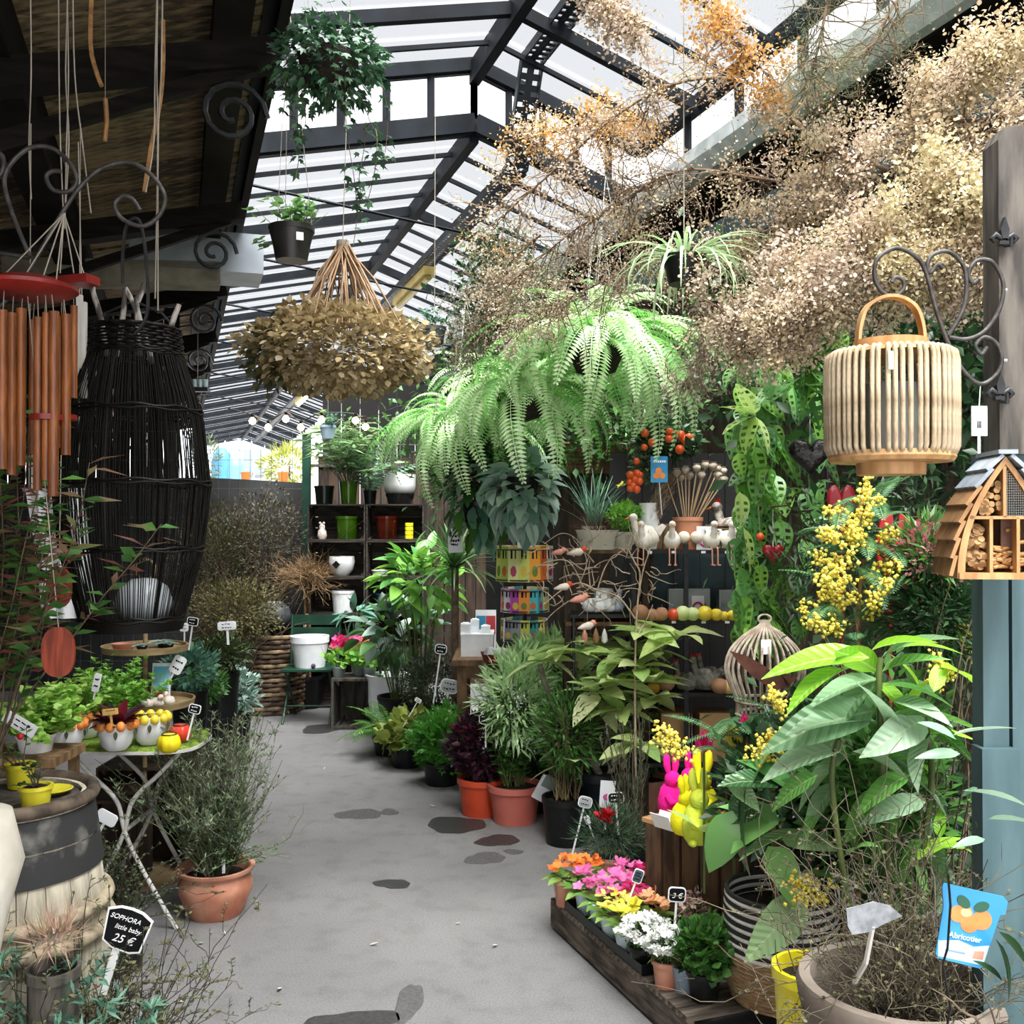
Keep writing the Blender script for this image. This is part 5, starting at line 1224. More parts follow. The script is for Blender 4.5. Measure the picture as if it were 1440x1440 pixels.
# ================================================================== RIGHT SIDE, upper: dried branches and ferns
dry_twig = mat('dry_twig', '#7d6650', '#4f3f30', rough=.85, scale=14)
def dried(lab, pp, mats_, n_tw, n_fl, reach, sz, down=.5, name='dried_flower_branch', r=.007, tpl=None, clump=.035):
    org = P(pp[0][0], pp[0][1], pp[0][2]); o = E(name, lab, 'dried flowers', org, 'dried branches under the right eave')
    main = np.array([tuple(q) for q in pxcurve(pp, 3, org, 6)]); L = len(main)
    paths = [main]; rad = [(r, r * .4)]; tips = []
    for i in range(n_tw):
        q, d = along(main, R.random()); dd = NP.normal(0, .6, 3) + np.array([0, 0, -down]) + d / (np.linalg.norm(d) + 1e-6) * .5
        p = wander(q, dd, reach * R.uniform(.4, 1.1), 6, .25); paths.append(p); rad.append((.0028, .0011)); tips.append(p)
        for _ in range(2):
            q2, d2 = along(p, R.uniform(.3, .9)); p2 = wander(q2, d2 * 8 + NP.normal(0, .5, 3), reach * R.uniform(.2, .5), 4, .3); paths.append(p2); rad.append((.0016, .0008)); tips.append(p2)
    twig_part('branches', o, dry_twig, paths, rad)
    for mi, m in enumerate(mats_):
        n = n_fl // len(mats_); pos = []
        sel = tips[mi::len(mats_)]
        for j in range(n):
            q, _ = along(sel[int(R.random() ** 1.3 * len(sel)) % len(sel)], R.uniform(.35, 1)); pos.append(q)
        pos = np.array(pos); cc = pos[NP.integers(0, n, max(n // 90, 4))]; pos = np.where(NP.random((n, 1)) < .62, cc[NP.integers(0, len(cc), n)] + NP.normal(0, clump * .8, (n, 3)), pos + NP.normal(0, clump, (n, 3)) * NP.random((n, 1))); foliage('dried_florets', o, m, tpl or (T_RHOMB if mi % 2 else T_ROUND), pos, NP.normal(0, 1, (n, 3)), sz * NP.uniform(.6, 1.3, n), 1.0)
    return o
dried('dense beige dried flower branch hanging next to the grey post', [(1480, 300, 2.7), (1390, 250, 2.8), (1330, 260, 2.9), (1290, 330, 2.9)], [dry_pale, dry_beige], 60, 14400, .26, .013)
dried('long pinkish dried branch above the monstera leaves', [(1470, 345, 2.9), (1350, 310, 2.9), (1230, 340, 3.0), (1120, 395, 3.1), (1010, 440, 3.3)], [dry_pink, dry_beige], 90, 17600, .27, .012)
dried('lowest beige dried branch over the rope lantern', [(1440, 400, 3.0), (1330, 385, 3.0), (1220, 420, 3.1), (1130, 440, 3.2), (1030, 470, 3.4)], [dry_beige, dry_pink], 80, 16000, .22, .012)
dried('dried branch with pale clumps along the zinc gutter', [(1480, 160, 3.0), (1380, 170, 3.1), (1290, 175, 3.2), (1210, 230, 3.3), (1130, 290, 3.4), (1040, 350, 3.6)], [dry_beige, dry_pink], 80, 15200, .24, .012)
dried('pale dried flower bunch in the top corner', [(1480, 60, 3.0), (1420, 50, 3.0), (1370, 80, 3.1), (1330, 120, 3.2)], [dry_beige, dry_pale], 40, 8320, .18, .013)
dried('long bare dried branch arching across the glass roof', [(1250, 240, 3.3), (1150, 200, 3.3), (1060, 120, 3.4), (960, 115, 3.5), (870, 160, 3.6), (790, 230, 3.7), (700, 310, 3.8)], [dry_pink, dry_pale, dry_pink, dry_glow_orange], 120, 6080, .26, .011, .35, r=.01)
dried('thin dried branch crossing below the arching one', [(1180, 270, 3.4), (1060, 250, 3.5), (960, 240, 3.6), (880, 280, 3.7), (800, 330, 3.9), (715, 400, 4.1)], [dry_beige, dry_pink], 140, 5760, .28, .010, .3)
dried('lowest thin dried branch reaching towards the ferns', [(1120, 340, 3.5), (1000, 345, 3.7), (900, 370, 3.9), (820, 410, 4.1), (740, 450, 4.3)], [dry_pink, dry_pale], 130, 7360, .28, .010, .3)
dried('brown dried flower tuft hanging at the top of the roof', [(790, -60, 3.3), (830, -20, 3.3), (860, 10, 3.3), (880, 35, 3.3)], [dry_pink, dry_brown], 30, 3520, .13, .012)
dried('dried flower tuft coloured orange for the warm glow near the roof light', [(990, -60, 3.2), (1010, 20, 3.2), (1045, 70, 3.2), (1085, 110, 3.3)], [dry_glow_orange, dry_pink], 34, 4160, .15, .012)
dried('dried spray coloured golden for the warm glow in the roof', [(700, 200, 3.9), (780, 185, 3.8), (850, 150, 3.8), (910, 180, 3.8)], [dry_glow_orange, dry_beige], 40, 4160, .15, .011)
dried('grey-green lichen covered branch in the top corner', [(1190, -60, 3.1), (1165, 0, 3.1), (1150, 70, 3.1), (1130, 125, 3.1)], [leafmat('lichen_green', '#a9ad86', '#6f7556', .8, .3), lf_grey], 60, 10400, .2, .015, .1, tpl=T_NEEDLE)
dried('grey lichen twig fan against the glass', [(1290, -40, 3.2), (1250, 20, 3.2), (1230, 60, 3.2), (1180, 90, 3.2)], [MATS['lichen_green']], 40, 4160, .2, .012, .1, tpl=T_NEEDLE)
dried('grey-green hanging lichen mass beside spider plant', [(1010, 400, 3.8), (985, 450, 3.8), (990, 500, 3.8), (960, 540, 3.8)], [lf_grey, dry_pink], 60, 8320, .2, .012, .6, tpl=T_NEEDLE)
dried('wiry tangle of grey twigs above the climbing ivy', [(760, 330, 4.4), (710, 380, 4.5), (690, 440, 4.6), (660, 480, 4.7)], [leafmat('grey_dry', '#8f8c74', '#5a5a48', .8, .3)], 90, 4160, .3, .010, .2)
# ferns
fr1 = [frond_mesh('frond', lf_fern, .56, .055, 34, 1.7, .5), frond_mesh('frond', lf_fern, .5, .05, 32, 2.1, .7), frond_mesh('frond', leafmat('leaf_fern_deep', '#8cc468', '#589a48', .4, .35), .54, .053, 34, 1.5, .6)]
def hang_fern(lab, px, py, Y, n, s, arc=(0, 360), tip=0):
    o = E('hanging_fern', lab, 'fern', P(px, py, Y), 'hanging ferns on the stall front'); k = Y / F
    b = MB(); b.lathe([(.03, -.13), (.09, -.11), (.13, -.02), (.13, 0), (.1, 0), (.001, -.01)], 22); b.build('basket', MATS['dark_coir'], o, 50)
    fern(o, fr1, n, 0, .05, arc, s * .75, s * 1.1, tip); 
    for a in range(3): hang_cord(o, Vector((math.cos(a * 2.1) * .12, math.sin(a * 2.1) * .12, 0)), Vector((0, 0, .7)), .0016, zinc)
    fern(o, fr1, n // 3, .02, .03, arc, s * .5, s * .8, tip + .6)
hang_fern('largest bright fern with long arching fronds in the middle', 838, 490, 4.7, 64, 1.3, tip=-.1)
hang_fern('smaller bright fern between the largest and the climbing ivy', 735, 555, 5.0, 50, 1.15, tip=-.1)
hang_fern('leftmost light green fern over the crate shelf end', 655, 600, 5.5, 48, 1.2, tip=-.1)
hang_fern('upright young fern above the largest fern', 852, 450, 4.9, 14, .6, tip=.5)
hang_fern('fern half hidden behind the climbing ivy', 690, 535, 5.9, 22, .9, tip=.2)
# climbing ivy column
def vinecol(name, lab, pts, Y, r, n, m, sz, tpl=T_RHOMB, extra=None):
    org = P(pts[-1][0], pts[-1][1], Y); o = E(name, lab, 'climbing plant', org); k = Y / F
    main = [np.array(q) for q in pxcurve(pts, Y, org, 6)]
    paths = []
    for i in range(14):
        off = NP.normal(0, r * k * .3, 3); paths.append(np.array([q + off + NP.normal(0, .02, 3) for q in main]))
    twig_part('vine_stems', o, bark, paths, [.004] * 14)
    pos = np.array([along(main, R.random())[0] for _ in range(n)]) + NP.normal(0, r * k * .5, (n, 3)); foliage('foliage', o, m, tpl, pos, NP.normal(0, .7, (n, 3)) + np.array([0, -.3, -.3]), sz * NP.uniform(.6, 1.3, n)); return o
vinecol('climbing_ivy', 'dark climbing ivy column rising to the gutter', [(695, 350), (685, 430), (675, 520), (670, 600), (660, 660)], 5.9, 50, 3800, lf_dark, .05)
vinecol('climbing_creeper', 'fine grey-green creeper beside the climbing ivy', [(740, 380), (760, 430), (770, 500), (720, 540)], 5.6, 50, 2600, lf_grey, .035)
vinecol('mixed_greenery', 'mixed leafy greenery behind the hanging ferns', [(620, 600), (690, 590), (780, 560), (880, 560), (930, 530)], 6.0, 90, 4200, lf_mid, .06)
vinecol('trailing_conifer_spray', 'dull green trailing spray above the orange fruit bush', [(985, 510), (950, 550), (920, 580), (900, 600)], 5.7, 40, 1500, lf_grey, .04, T_NARROW)
# silvery drooping plant
def bigleaf(name, lab, px, py, Y, rx, ry, n, L, m, w=.26, cat='plant', droop=.35, grp=None, potr=0, up=.2, nm='leaf', inner=.35, pm=None, potz=None, front=True):
    """plant whose separate leaves sit in a rounded crown around (px,py)"""
    k = Y / F; z = zat(py, Y); o = E(name, lab, cat, at(px, Y, potz or 0.0), grp); z -= (potz or 0)
    if potr: pot(o, potr, potr * .8, min(max(z * .45, .12), .32), pm or black_plastic, .025, .005)
    ms = [leaf_mesh('leaf', T_oval(w, droop, .25, 5), mm) for mm in (m if isinstance(m, list) else [m])]
    st = []
    p_, d_ = shell(n, (rx * k, rx * k * .85, ry * k), (0, 0, z), inner, up)
    for q in p_[:max(10, n // 6)]: st.append(np.array([np.array([R.uniform(-.02, .02), R.uniform(-.02, .02), min(.12, z * .4)]), np.array([q[0] * .5, q[1] * .5, z * .7]), q]))
    twig_part('stems', o, stem_green, st, [(.006, .0025)] * len(st))
    leaves(o, ms, [(tuple(a), tuple(c), R.uniform(-.5, .5), L * R.uniform(.65, 1.2)) for a, c in zip(p_, d_)], nm); return o
bigleaf('silver_leaf_plant', 'silvery dark drooping plant under the ferns by the seed rack', 735, 692, 5.4, 42, 55, 170, .12, lf_silver, .3, droop=.5, up=-.2, potr=.09, potz=1.72)
bigleaf('dark_leaf_plant', 'dark leafy plant between silver plant and crate shelf', 672, 690, 5.9, 45, 70, 150, .13, [lf_mid, lf_silver, lf_teal], .24, droop=.5, up=-.2, potr=.09, potz=1.6)
# spider plant and top right broad leaves
o = E('spider_plant', 'pale green spider plant hanging among dried branches', 'hanging plant', P(962, 400, 3.3)); me = [leaf_mesh('leaf', T_blade(.025, .8, 6), leafmat('leaf_spider', '#b9cfa4', '#7fa06a', .45, .4)), leaf_mesh('leaf', T_blade(.022, 1.1, 6), MATS['leaf_spider'])]
pot(o, .07, .05, .09, black_plastic, .015, .003)
for i in range(70): a = R.random() * 6.28; leaves(o, me, [((math.cos(a) * .03, math.sin(a) * .03, .08), (math.cos(a), math.sin(a), R.uniform(-.1, 1.2)), 0, R.uniform(.18, .34))])
hang_cord(o, Vector((0, 0, .09)), Vector((0, 0, 1)), .0016)

# ================================================================== RIGHT SIDE, middle: leafy plants behind the seed table
bigleaf('fatsia_plant', 'bright glossy broad-leaved plant beside the crate shelf', 592, 815, 7.2, 52, 48, 130, .16, [lf_bright, lf_glossy, lf_bright], .26, potr=.16)
bigleaf('fatsia_lower_leaves', 'darker broad-leaved plant under the bright glossy one', 560, 890, 7.6, 55, 38, 100, .16, [lf_mid, lf_dark, lf_silver], .3, potr=.15)
bigleaf('fatsia_seedling', 'small pale palmate plant in front of the crates', 500, 862, 8.6, 22, 14, 24, .16, [lf_teal], .16, potr=.1)
o = E('spiky_yucca', 'spiky yucca with long narrow leaves behind the seed rack', 'potted plant', at(640, 6.9)); pot(o, .14, .11, .3, black_plastic, .03, .006)
b = MB(); b.tube([(0, 0, .25), (0, 0, zat(800, 6.9))], .025, 8); b.build('trunk', bark, o, 60); me = [leaf_mesh('leaf', T_blade(.03, .3, 5), lf_mid), leaf_mesh('leaf', T_blade(.028, .6, 5), leafmat('leaf_yucca', '#8aa86c', '#4f7445', .4, .3))]
for i in range(95): a = R.random() * 6.28; leaves(o, me, [((0, 0, zat(800, 6.9)), (math.cos(a), math.sin(a) * .7, R.uniform(-.1, 1.6)), 0, R.uniform(.28, .52))])
bushy_specs = [('dark_fine_shrub', 'dark fine-leaved shrub under the seed table edge', 605, 960, 7.0, 48, 42, 2600, leafmat('leaf_fine_dark', '#3d4a38', '#1d281c', .5, .15), T_RHOMB, .025, .12, black_plastic),
  ('maidenhair_row_fern', 'fluffy fern at the start of plant row', 548, 1010, 7.1, 44, 34, 0, lf_mid, None, 0, .12, black_plastic),
  ('lime_heuchera', 'lime leafed heuchera in the plant row', 572, 1030, 6.75, 40, 26, 260, leafmat('leaf_heuchera', '#a8b45a', '#71803a', .5, .3), T_ROUND, .07, .11, black_plastic),
  ('parsley_plant', 'fresh green parsley-like plant in the plant row', 622, 1040, 6.3, 44, 44, 1100, leafmat('leaf_parsley', '#6ab045', '#3d7a30', .45, .35), T_IVY, .06, .12, black_plastic),
  ('purple_shrub', 'dark purple-leaved shrub in bright orange pot', 670, 1068, 5.7, 48, 46, 1500, lf_purple, T_RHOMB, .05, .0, None),
  ('pittosporum_shrub', 'airy light green shrub in salmon pink pot', 722, 985, 5.5, 52, 70, 1600, lf_fern, T_NARROW, .07, .0, None),
  ('dry_stem_shrub', 'bare-stemmed shrub with green top in black pot', 795, 1030, 5.15, 46, 60, 1300, lf_mid, T_NARROW, .055, .0, None),
  ('green_filler_shrub', 'pale feathery shrub behind the salmon pot shrub', 770, 935, 5.9, 62, 40, 1900, leafmat('leaf_feathery', '#bcd89a', '#7cab66', .5, .35), T_NARROW, .07, .13, black_plastic),
  ('boxwood_shrub', 'dark boxwood between the shrubs in the row', 760, 1045, 5.75, 46, 70, 2100, lf_dark, T_RHOMB, .035, .14, black_plastic)]
for (nm, lab, px, py, Y, rx, ry, n, m, tpl, sz, pr, pm) in bushy_specs:
    k = Y / F; z = zat(py, Y); o = E(nm, lab, 'potted plant', at(px, Y), 'plant row beside the aisle')
    if nm == 'purple_shrub': o.location = G(679, 1143); pot(o, .135, .115, .2, orange_plastic, .03, .008); bz = .19; z = .2 + ry * o.location.y / F * .95
    elif nm == 'pittosporum_shrub': o.location = G(724, 1154); pot(o, .14, .115, .2, salmon_plastic, .03, .01); bz = .19
    elif nm == 'dry_stem_shrub': o.location = G(797, 1184); pot(o, .12, .105, .23, black_plastic, .03, .006); bz = .22
    else:
        h_ = max(.14, min(.24, (z - ry * k) * .9)); pot(o, pr, pr * .8, h_, pm, .025, .005); bz = h_ * .9
    if nm == 'maidenhair_row_fern':
        fern(o, [frond_mesh('frond', leafmat('leaf_row_fern', '#6f9c4c', '#40702f', .5, .3), .34, .06, 20, .9, .4)], 40, bz, .03, tip=.35); continue
    st = [wander((R.uniform(-.06, .06), R.uniform(-.05, .05), bz), (R.uniform(-1, 1) * rx * k * .7, R.uniform(-1, 1) * rx * k * .6, z - bz + .05), (z - bz) + ry * k * R.uniform(.1, .9), 7, .07) for _ in range(34)]
    twig_part('stems', o, mat('tan_stem', '#8a7a55', '#5c5038', rough=.8) if nm == 'dry_stem_shrub' else stem_green, st, [(.0035, .0012)] * 34)
    bushy(o, m, tpl, n, (rx * k, rx * k * .9, ry * k), (0, 0, z), sz, .25)
    if nm == 'pittosporum_shrub': p_, d_ = leaves_on(st, 30, .1, .8); foliage('foliage', o, lf_mid, T_RHOMB, p_, d_, .045)
    if nm == 'purple_shrub': p_, d_ = shell(120, (rx * k * .8, rx * k * .7, ry * k * .4), (0, 0, z + ry * k * .5), .5); foliage('red_tips', o, leafmat('leaf_wine2', '#8a2a48', '#5a1a30', .4, .2), T_RHOMB, p_, d_, .045)
b = MB(); k = 5.4 / F; b.box((.16, -.13, .2), (26 * k, .004, 36 * k), Matrix.Rotation(.5, 3, 'Y')); b.build('plant_tag', paper, bpy.data.objects['pittosporum_shrub'])
b = MB(); b.box((.185, -.133, .235), (20 * k, .004, 18 * k), Matrix.Rotation(.5, 3, 'Y')); b.build('tag_picture', mat('tag_green_grey', '#7d8c84', '#5c6a62'), bpy.data.objects['pittosporum_shrub'])
# price tags in the row
for (px, py, Y, w, h, stk, tl, face, lab) in ((632, 965, 6.4, 26, 20, 40, 12, zinc, 'grey oval tag on white stake in front of the seed table'), (620, 913, 6.6, 17, 14, 80, 8, slate_m, 'black tag on thin stick next to the seed table corner'), (620, 913 + 2, 7.2, 12, 14, 50, -14, slate_m, 'small black tag leaning behind the table corner tag'), (683, 1011, 5.5, 19, 15, 34, 0, slate_m, 'black tag standing in the purple shrub'),
    (823, 1128, 4.9, 20, 16, 75, 14, zinc, 'grey tag on long white stake in front of black pots'), (866, 1122, 4.95, 24, 16, 60, -4, slate_m, 'black oval tag on white stake before the big dark pot'), (588, 985, 6.6, 10, 6, 40, 30, chalk, 'thin white bent stake in the heuchera')):
    sign(lab, px, py, Y, w, h, stk, tl, face=face, edge=chalk, cut=.35)
pt = E('picture_tag', 'white plant picture tag with pink bloom in dark pot', 'sign', P(854, 1117, 5.0), 'price tags on stakes', ry=.07); k = 5 / F
b = MB(); b.box((0, 0, 0), (21 * k, .003, 38 * k)); b.build('card', paper, pt); b = MB(); b.prism([(math.cos(i * .7) * 6 * k, math.sin(i * .7) * 5 * k - 4 * k) for i in range(9)], .005); b.build('bloom_print', fl_pink, pt); b = MB(); b.box((0, .003, -30 * k), (3 * k, .003, 40 * k)); b.build('stick', paper, pt)
# yellow-green forked tree in the big dark pot
o = E('lime_leaf_tree', 'forked pale-trunked small tree with lime green leaves in dark pot', 'tree', G(853, 1165)); org = o.location.copy(); Y = org.y; k = Y / F
pot(o, .2, .165, .32, mat('navy_black_plastic', '#14181e', '#1e232a', rough=.4), .04, .01)
for pp, r in (([(846, 1100), (838, 1080), (815, 1050), (790, 1015), (768, 965), (760, 935)], (.022, .012)), ([(838, 1080), (828, 1040), (817, 1000), (806, 960), (812, 925)], (.016, .008)), ([(838, 1080), (850, 1060), (856, 1030), (880, 985)], (.012, .006)), ([(850, 1100), (885, 1040), (905, 960), (905, 900)], (.011, .005)), ([(852, 1100), (880, 1000), (920, 930), (950, 895)], (.008, .004))):
    pts = pxcurve(pp, Y, org, 5); n = len(pts); b = MB(); b.tube(pts, [r[0] + (r[1] - r[0]) * i / (n - 1) for i in range(n)], 8); b.build('trunk', pale_bark, o, 60)
lm_ = [leaf_mesh('leaf', T_oval(.24, .3, .2, 5), lf_lime), leaf_mesh('leaf', T_oval(.27, .45, .25, 5), leafmat('leaf_lime2', '#e6eab4', '#b8d078', .4, .35, vein=True)), leaf_mesh('leaf', T_oval(.22, .15, .2, 5), leafmat('leaf_lime3', '#cce494', '#9cc46a', .4, .35, vein=True))]
for (px, py, n) in ((765, 930, 9), (812, 918, 12), (850, 905, 12), (885, 915, 10), (950, 895, 8), (905, 890, 8), (868, 960, 12), (892, 985, 12), (848, 1000, 8), (880, 1030, 9), (905, 1010, 8), (872, 1060, 6), (800, 1075, 3), (905, 1045, 7), (830, 945, 8), (920, 960, 6), (865, 925, 9), (900, 940, 9), (930, 915, 8), (840, 975, 8), (875, 1000, 9), (915, 985, 8), (890, 1050, 7), (800, 905, 8)):
    c = P(px, py, Y + R.uniform(-.45, .1)) - org
    leaves(o, lm_, [(tuple(c), (math.cos(j * 6.28 / n + R.random()), math.sin(j * 6.28 / n + R.random()) * .8, R.uniform(-.25, .6)), R.uniform(-.4, .4), R.uniform(.15, .22)) for j in range(n)])
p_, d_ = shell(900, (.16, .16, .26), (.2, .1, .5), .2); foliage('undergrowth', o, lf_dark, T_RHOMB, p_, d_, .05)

# ================================================================== SEED TABLE
YS_ = 6.35; k = YS_ / F; tz = zat(925, YS_)
st_t = E('seed_table', 'rough wooden table with the seed packet rack', 'table', at(712, YS_ + .22)); tw = 150 * k
for i in range(4): b = MB(); b.box((0, -.24 + i * .16, tz - .02), (tw, .152, .035)); b.build('plank', raw_wood, st_t)
for sx in (-1, 1):
    for sy in (-1, 1): b = MB(); b.box((sx * (tw / 2 - .06), sy * .26, (tz - .04) / 2), (.06, .06, tz - .04)); b.build('leg', raw_wood, st_t)
for sy in (-1, 1): b = MB(); b.box((0, sy * .27, tz - .08), (tw - .1, .025, .08)); b.build('apron', raw_wood, st_t)
tz += .0005 - .002
def ontable2(px, dy): p = at(px, YS_ + dy, tz); return p
bx_ = E('white_storage_box', 'large white box at the table corner', 'box', ontable2(672, .2)); b = MB(); b.box((0, 0, 15 * k), (46 * k, .28, 30 * k)); b.build('body', white_plastic, bx_); b = MB(); b.box((0, 0, 30 * k + .004), (47 * k, .285, .008)); b.build('lid', white_plastic, bx_)
for i, (px, dy, w, h, lab) in enumerate(((655, .12, 14, 14, 'small white carton on the big box'), (668, .2, 12, 18, 'second white carton stacked on the big box'), (683, .15, 13, 10, 'low white carton on the far end of the box'))):
    o = E('white_carton', lab, 'box', ontable2(px, dy) + Vector((0, 0, 30 * k + .0085)), 'cartons on the white box'); b = MB(); b.box((0, 0, h / 2 * k), (w * k, .08, h * k)); b.build('body', white_plastic, o); b = MB(); b.box((0, 0, h * k), (w * .6 * k, .05, .012)); b.build('flap', paper, o)
pk = E('berry_punnet', 'dark red card punnet filled with white slips', 'basket', ontable2(696, -.2) , rz=.2)
b = MB(); w1, w2, d1, d2, hh = 13 * k, 17 * k, .06, .08, 13 * k
b.add([(-w1, -d1, 0), (w1, -d1, 0), (w1, d1, 0), (-w1, d1, 0), (-w2, -d2, hh), (w2, -d2, hh), (w2, d2, hh), (-w2, d2, hh)], [(3, 2, 1, 0), (0, 1, 5, 4), (1, 2, 6, 5), (2, 3, 7, 6), (3, 0, 4, 7)]); b.build('tray', mat('wine_card', '#7a2030', '#5c1624'), pk)
for i in range(4): b = MB(); b.box((-w1 * .75 + i * w1 * .5, -(d1 + d2) / 2 - .002, hh * .45), (w1 * .25, .004, hh * .5)); b.build('berry_print', mat('berry_print', '#c03a44', '#e06a6a', scale=30), pk)
for i in range(7): b = MB(); b.box((-w1 * .8 + i * w1 * .27, R.uniform(-.02, .02), hh * 1.0), (.018, .09, .06), Matrix.Rotation(.5 + R.uniform(-.1, .1), 3, 'Y')); b.build('paper_slip', paper, pk)
for i, (px, c, lab) in enumerate(((676, '#2f86b0', 'small blue leaflet standing on the seed table'), (690, '#b0343c', 'small red leaflet standing on the seed table'))):
    o = E('leaflet', lab, 'leaflet', ontable2(px, .4), 'leaflets on the seed table', rx=-.2); z0 = 30 * k; b = MB(); b.box((0, 0, z0), (16 * k, .006, 2 * z0)); b.build('sheet', paper, o); b = MB(); b.box((0, -.004, z0 * 1.25), (14 * k, .004, z0 * .9)); b.build('print', mat('leaflet_%d' % i, c, c), o)
# revolving seed rack
rk = E('seed_packet_rack', 'black wire rack hung with colourful seed packets in three tiers', 'rack', ontable2(738, .1)); rkz = tz
b = MB(); b.tube([(0, 0, 0), (0, 0, zat(755, YS_) - rkz)], .012, 8); b.build('pole', black_iron, rk, 60)
for s in range(2): b = MB(); b.bar((-.17, 0, .012), (.17, 0, .012), .03, .02); o2 = b.build('base_bar', black_iron, rk); o2.rotation_euler = (0, 0, s * math.pi / 2)
tiers = ((768, 818, .17, ['#c7cf6a', '#b8c860', '#d8d890', '#c9d06a', '#e8a03c', '#d86a2c', '#e8e0cc', '#e4dcc4']), (828, 862, .14, ['#e4b0a8', '#dfe4e8', '#a83a9c', '#e08a34', '#46a8b0', '#3c9aa4', '#d8d8a0', '#e0dcb8']), (872, 903, .14, ['#dfe4e8', '#8a8f98', '#a0a4aa', '#c8cc5a', '#3f8c8a', '#d8c86a', '#3a5a48', '#d8d8b0']))
for ti, (y0, y1, r, cols) in enumerate(tiers):
    z1_ = zat(y0, YS_) - rkz; z0_ = zat(y1, YS_) - rkz; h_ = z1_ - z0_
    for q in (0, 1):
        b = MB(); b.tube([(math.cos(2 * math.pi * i / 24) * (r + .01), math.sin(2 * math.pi * i / 24) * (r + .01), z0_ + (.01 if q == 0 else h_ * .9)) for i in range(24)], .004, 5, True); b.build('wire_ring', black_iron, rk)
    for i in range(16):
        a = 2 * math.pi * (i + .5) / 16 - math.pi * .95; c = cols[i % 8] if i < 8 else cols[(i * 3) % 8]
        o = E('seed_packet', '', '', (0, 0, 0)); del o['label']; del o['category']; o.name = 'seed_packet'; o.parent = rk
        M_ = Matrix.Translation((math.cos(a) * r, math.sin(a) * r, z0_ + h_ / 2)) @ Matrix.Rotation(a + math.pi / 2 + R.uniform(-.35, .35), 4, 'Z') @ Matrix.Rotation(-.03, 4, 'X')
        bpy.data.objects.remove(o)
        b = MB(); b.box((0, 0, 0), (.068, .006, h_)); p = O('seed_packet', b.mesh('seed_packet', mat('packet_%s' % c[1:], c, c, rough=.5)), rk, M=M_)
        b = MB(); b.box((-.012, -.0035, h_ * .28), (.012, .002, h_ * .26)); b.box((.012, -.0035, h_ * .28), (.007, .002, h_ * .26)); b.build('print', slate_m, p)
        b = MB(); b.prism([(math.cos(j * .9) * .02, math.sin(j * .9) * h_ * .16 - h_ * .2) for j in range(7)], .0085); b.build('picture', mat('packet_pic_%d' % ((i + ti) % 4), ('#6a8a3a', '#c8703a', '#b84a6a', '#e0c050')[(i + ti) % 4]), p)
for (px, py, lab) in ((640, 760, 'white card with black silhouette hung by the yucca'), (737, 753, 'white card clipped above the seed rack')):
    sign(lab, px, py, 6.2, 20, 34, 0, -3, face=paper, edge=paper, cut=.08, marks=3, group='cards above the seed table'); c = bpy.context.scene.objects
    hang_cord(COL.objects[-1].parent or COL.objects[-1], Vector((0, 0, .07)), Vector((0, .1, .7)), .0012)

# ================================================================== BLACK SHELF RACK with ornaments
YR = 5.2; k = YR / F
rack = E('black_shelf_rack', 'black metal shelf rack carrying birds, fruit and pots', 'shelf', at(975, YR + .15)); rw = 190 * k
SH = {}
for nm, py in (('top', 776), ('mid', 874), ('low', 976), ('floor', 1075)):
    z = zat(py, YR); SH[nm] = z + .0108
    b = MB(); b.box((0, 0, z), (rw, .34, .02)); b.build('shelf_board', mat('black_shelf', '#1a1714', '#0e0c0b', rough=.6), rack)
for sx in (-1, -.2, 1):
    for sy in (-1, 1): b = MB(); b.box((sx * (rw / 2 - .012), sy * .16, zat(765, YR) / 2), (.022, .022, zat(765, YR))); b.build('upright', black_iron, rack)
for i in range(5): b = MB(); b.box((rw * .5 - (i + .5) * rw / 5, .2, (SH['top'] + SH['mid']) / 2), (rw / 5 - .006, .012, SH['top'] - SH['mid'])); b.build('back_board', teal_paint, rack)
for i, x in enumerate((-.25, -.13, .02, .14, .24)):
    for nm in ('top', 'mid'): b = MB(); b.box((x, -.173, SH[nm] - .012), (.022, .003, .012)); b.build('price_strip', paper, rack)
def onshelf(nm, px, dy=0.0): p = at(px, YR + dy + .1); return Vector((p.x, YR + dy + .1, SH[nm]))
bird_w = mat('white_bird', '#ece6dc', '#d4cabd', rough=.7, scale=30); leg_o = mat('bird_leg', '#d8a088', '#c08468')
def hen(lab, loc, s, grp, legs=False, m=None, rz=0.0, comb=True):
    o = E('bird_figure', lab, 'figurine', loc, grp, rz=rz, s=s); m = m or bird_w
    b = MB(); b.lathe([(.001, .01), (.03, .014), (.045, .04), (.04, .07), (.02, .1), (.001, .105)], 14, sx=1.3); b.build('body', m, o, 80)
    b = MB(); b.tube([(.035, 0, .07), (.045, 0, .1), (.05, 0, .125)], [.022, .016, .014], 9); b.build('neck', m, o, 80); b = MB(); b.ball((.052, 0, .135), .019, 10, 7); hd = b.build('head', m, o, 80)
    b = MB(); b.tube([(.068, 0, .135), (.088, 0, .13)], [.007, .001], 6); b.build('beak', orange_f, hd); b = MB(); b.prism([(-.06, .06), (-.085, .1), (-.07, .11), (-.035, .09)], .02); b.build('tail', m, o)
    if comb: b = MB(); b.prism([(.04, .15), (.045, .168), (.053, .156), (.06, .168), (.066, .148)], .006); b.build('comb', fl_red, hd)
    if legs:
        for q in (-.015, .015):
            b = MB(); b.tube([(.03, q, .02), (.062, q, .01), (.066, q, -.07)], .004, 5); b.build('leg', leg_o, o); b = MB(); b.box((.075, q, -.072), (.03, .016, .006)); b.build('foot', leg_o, o)
    return o
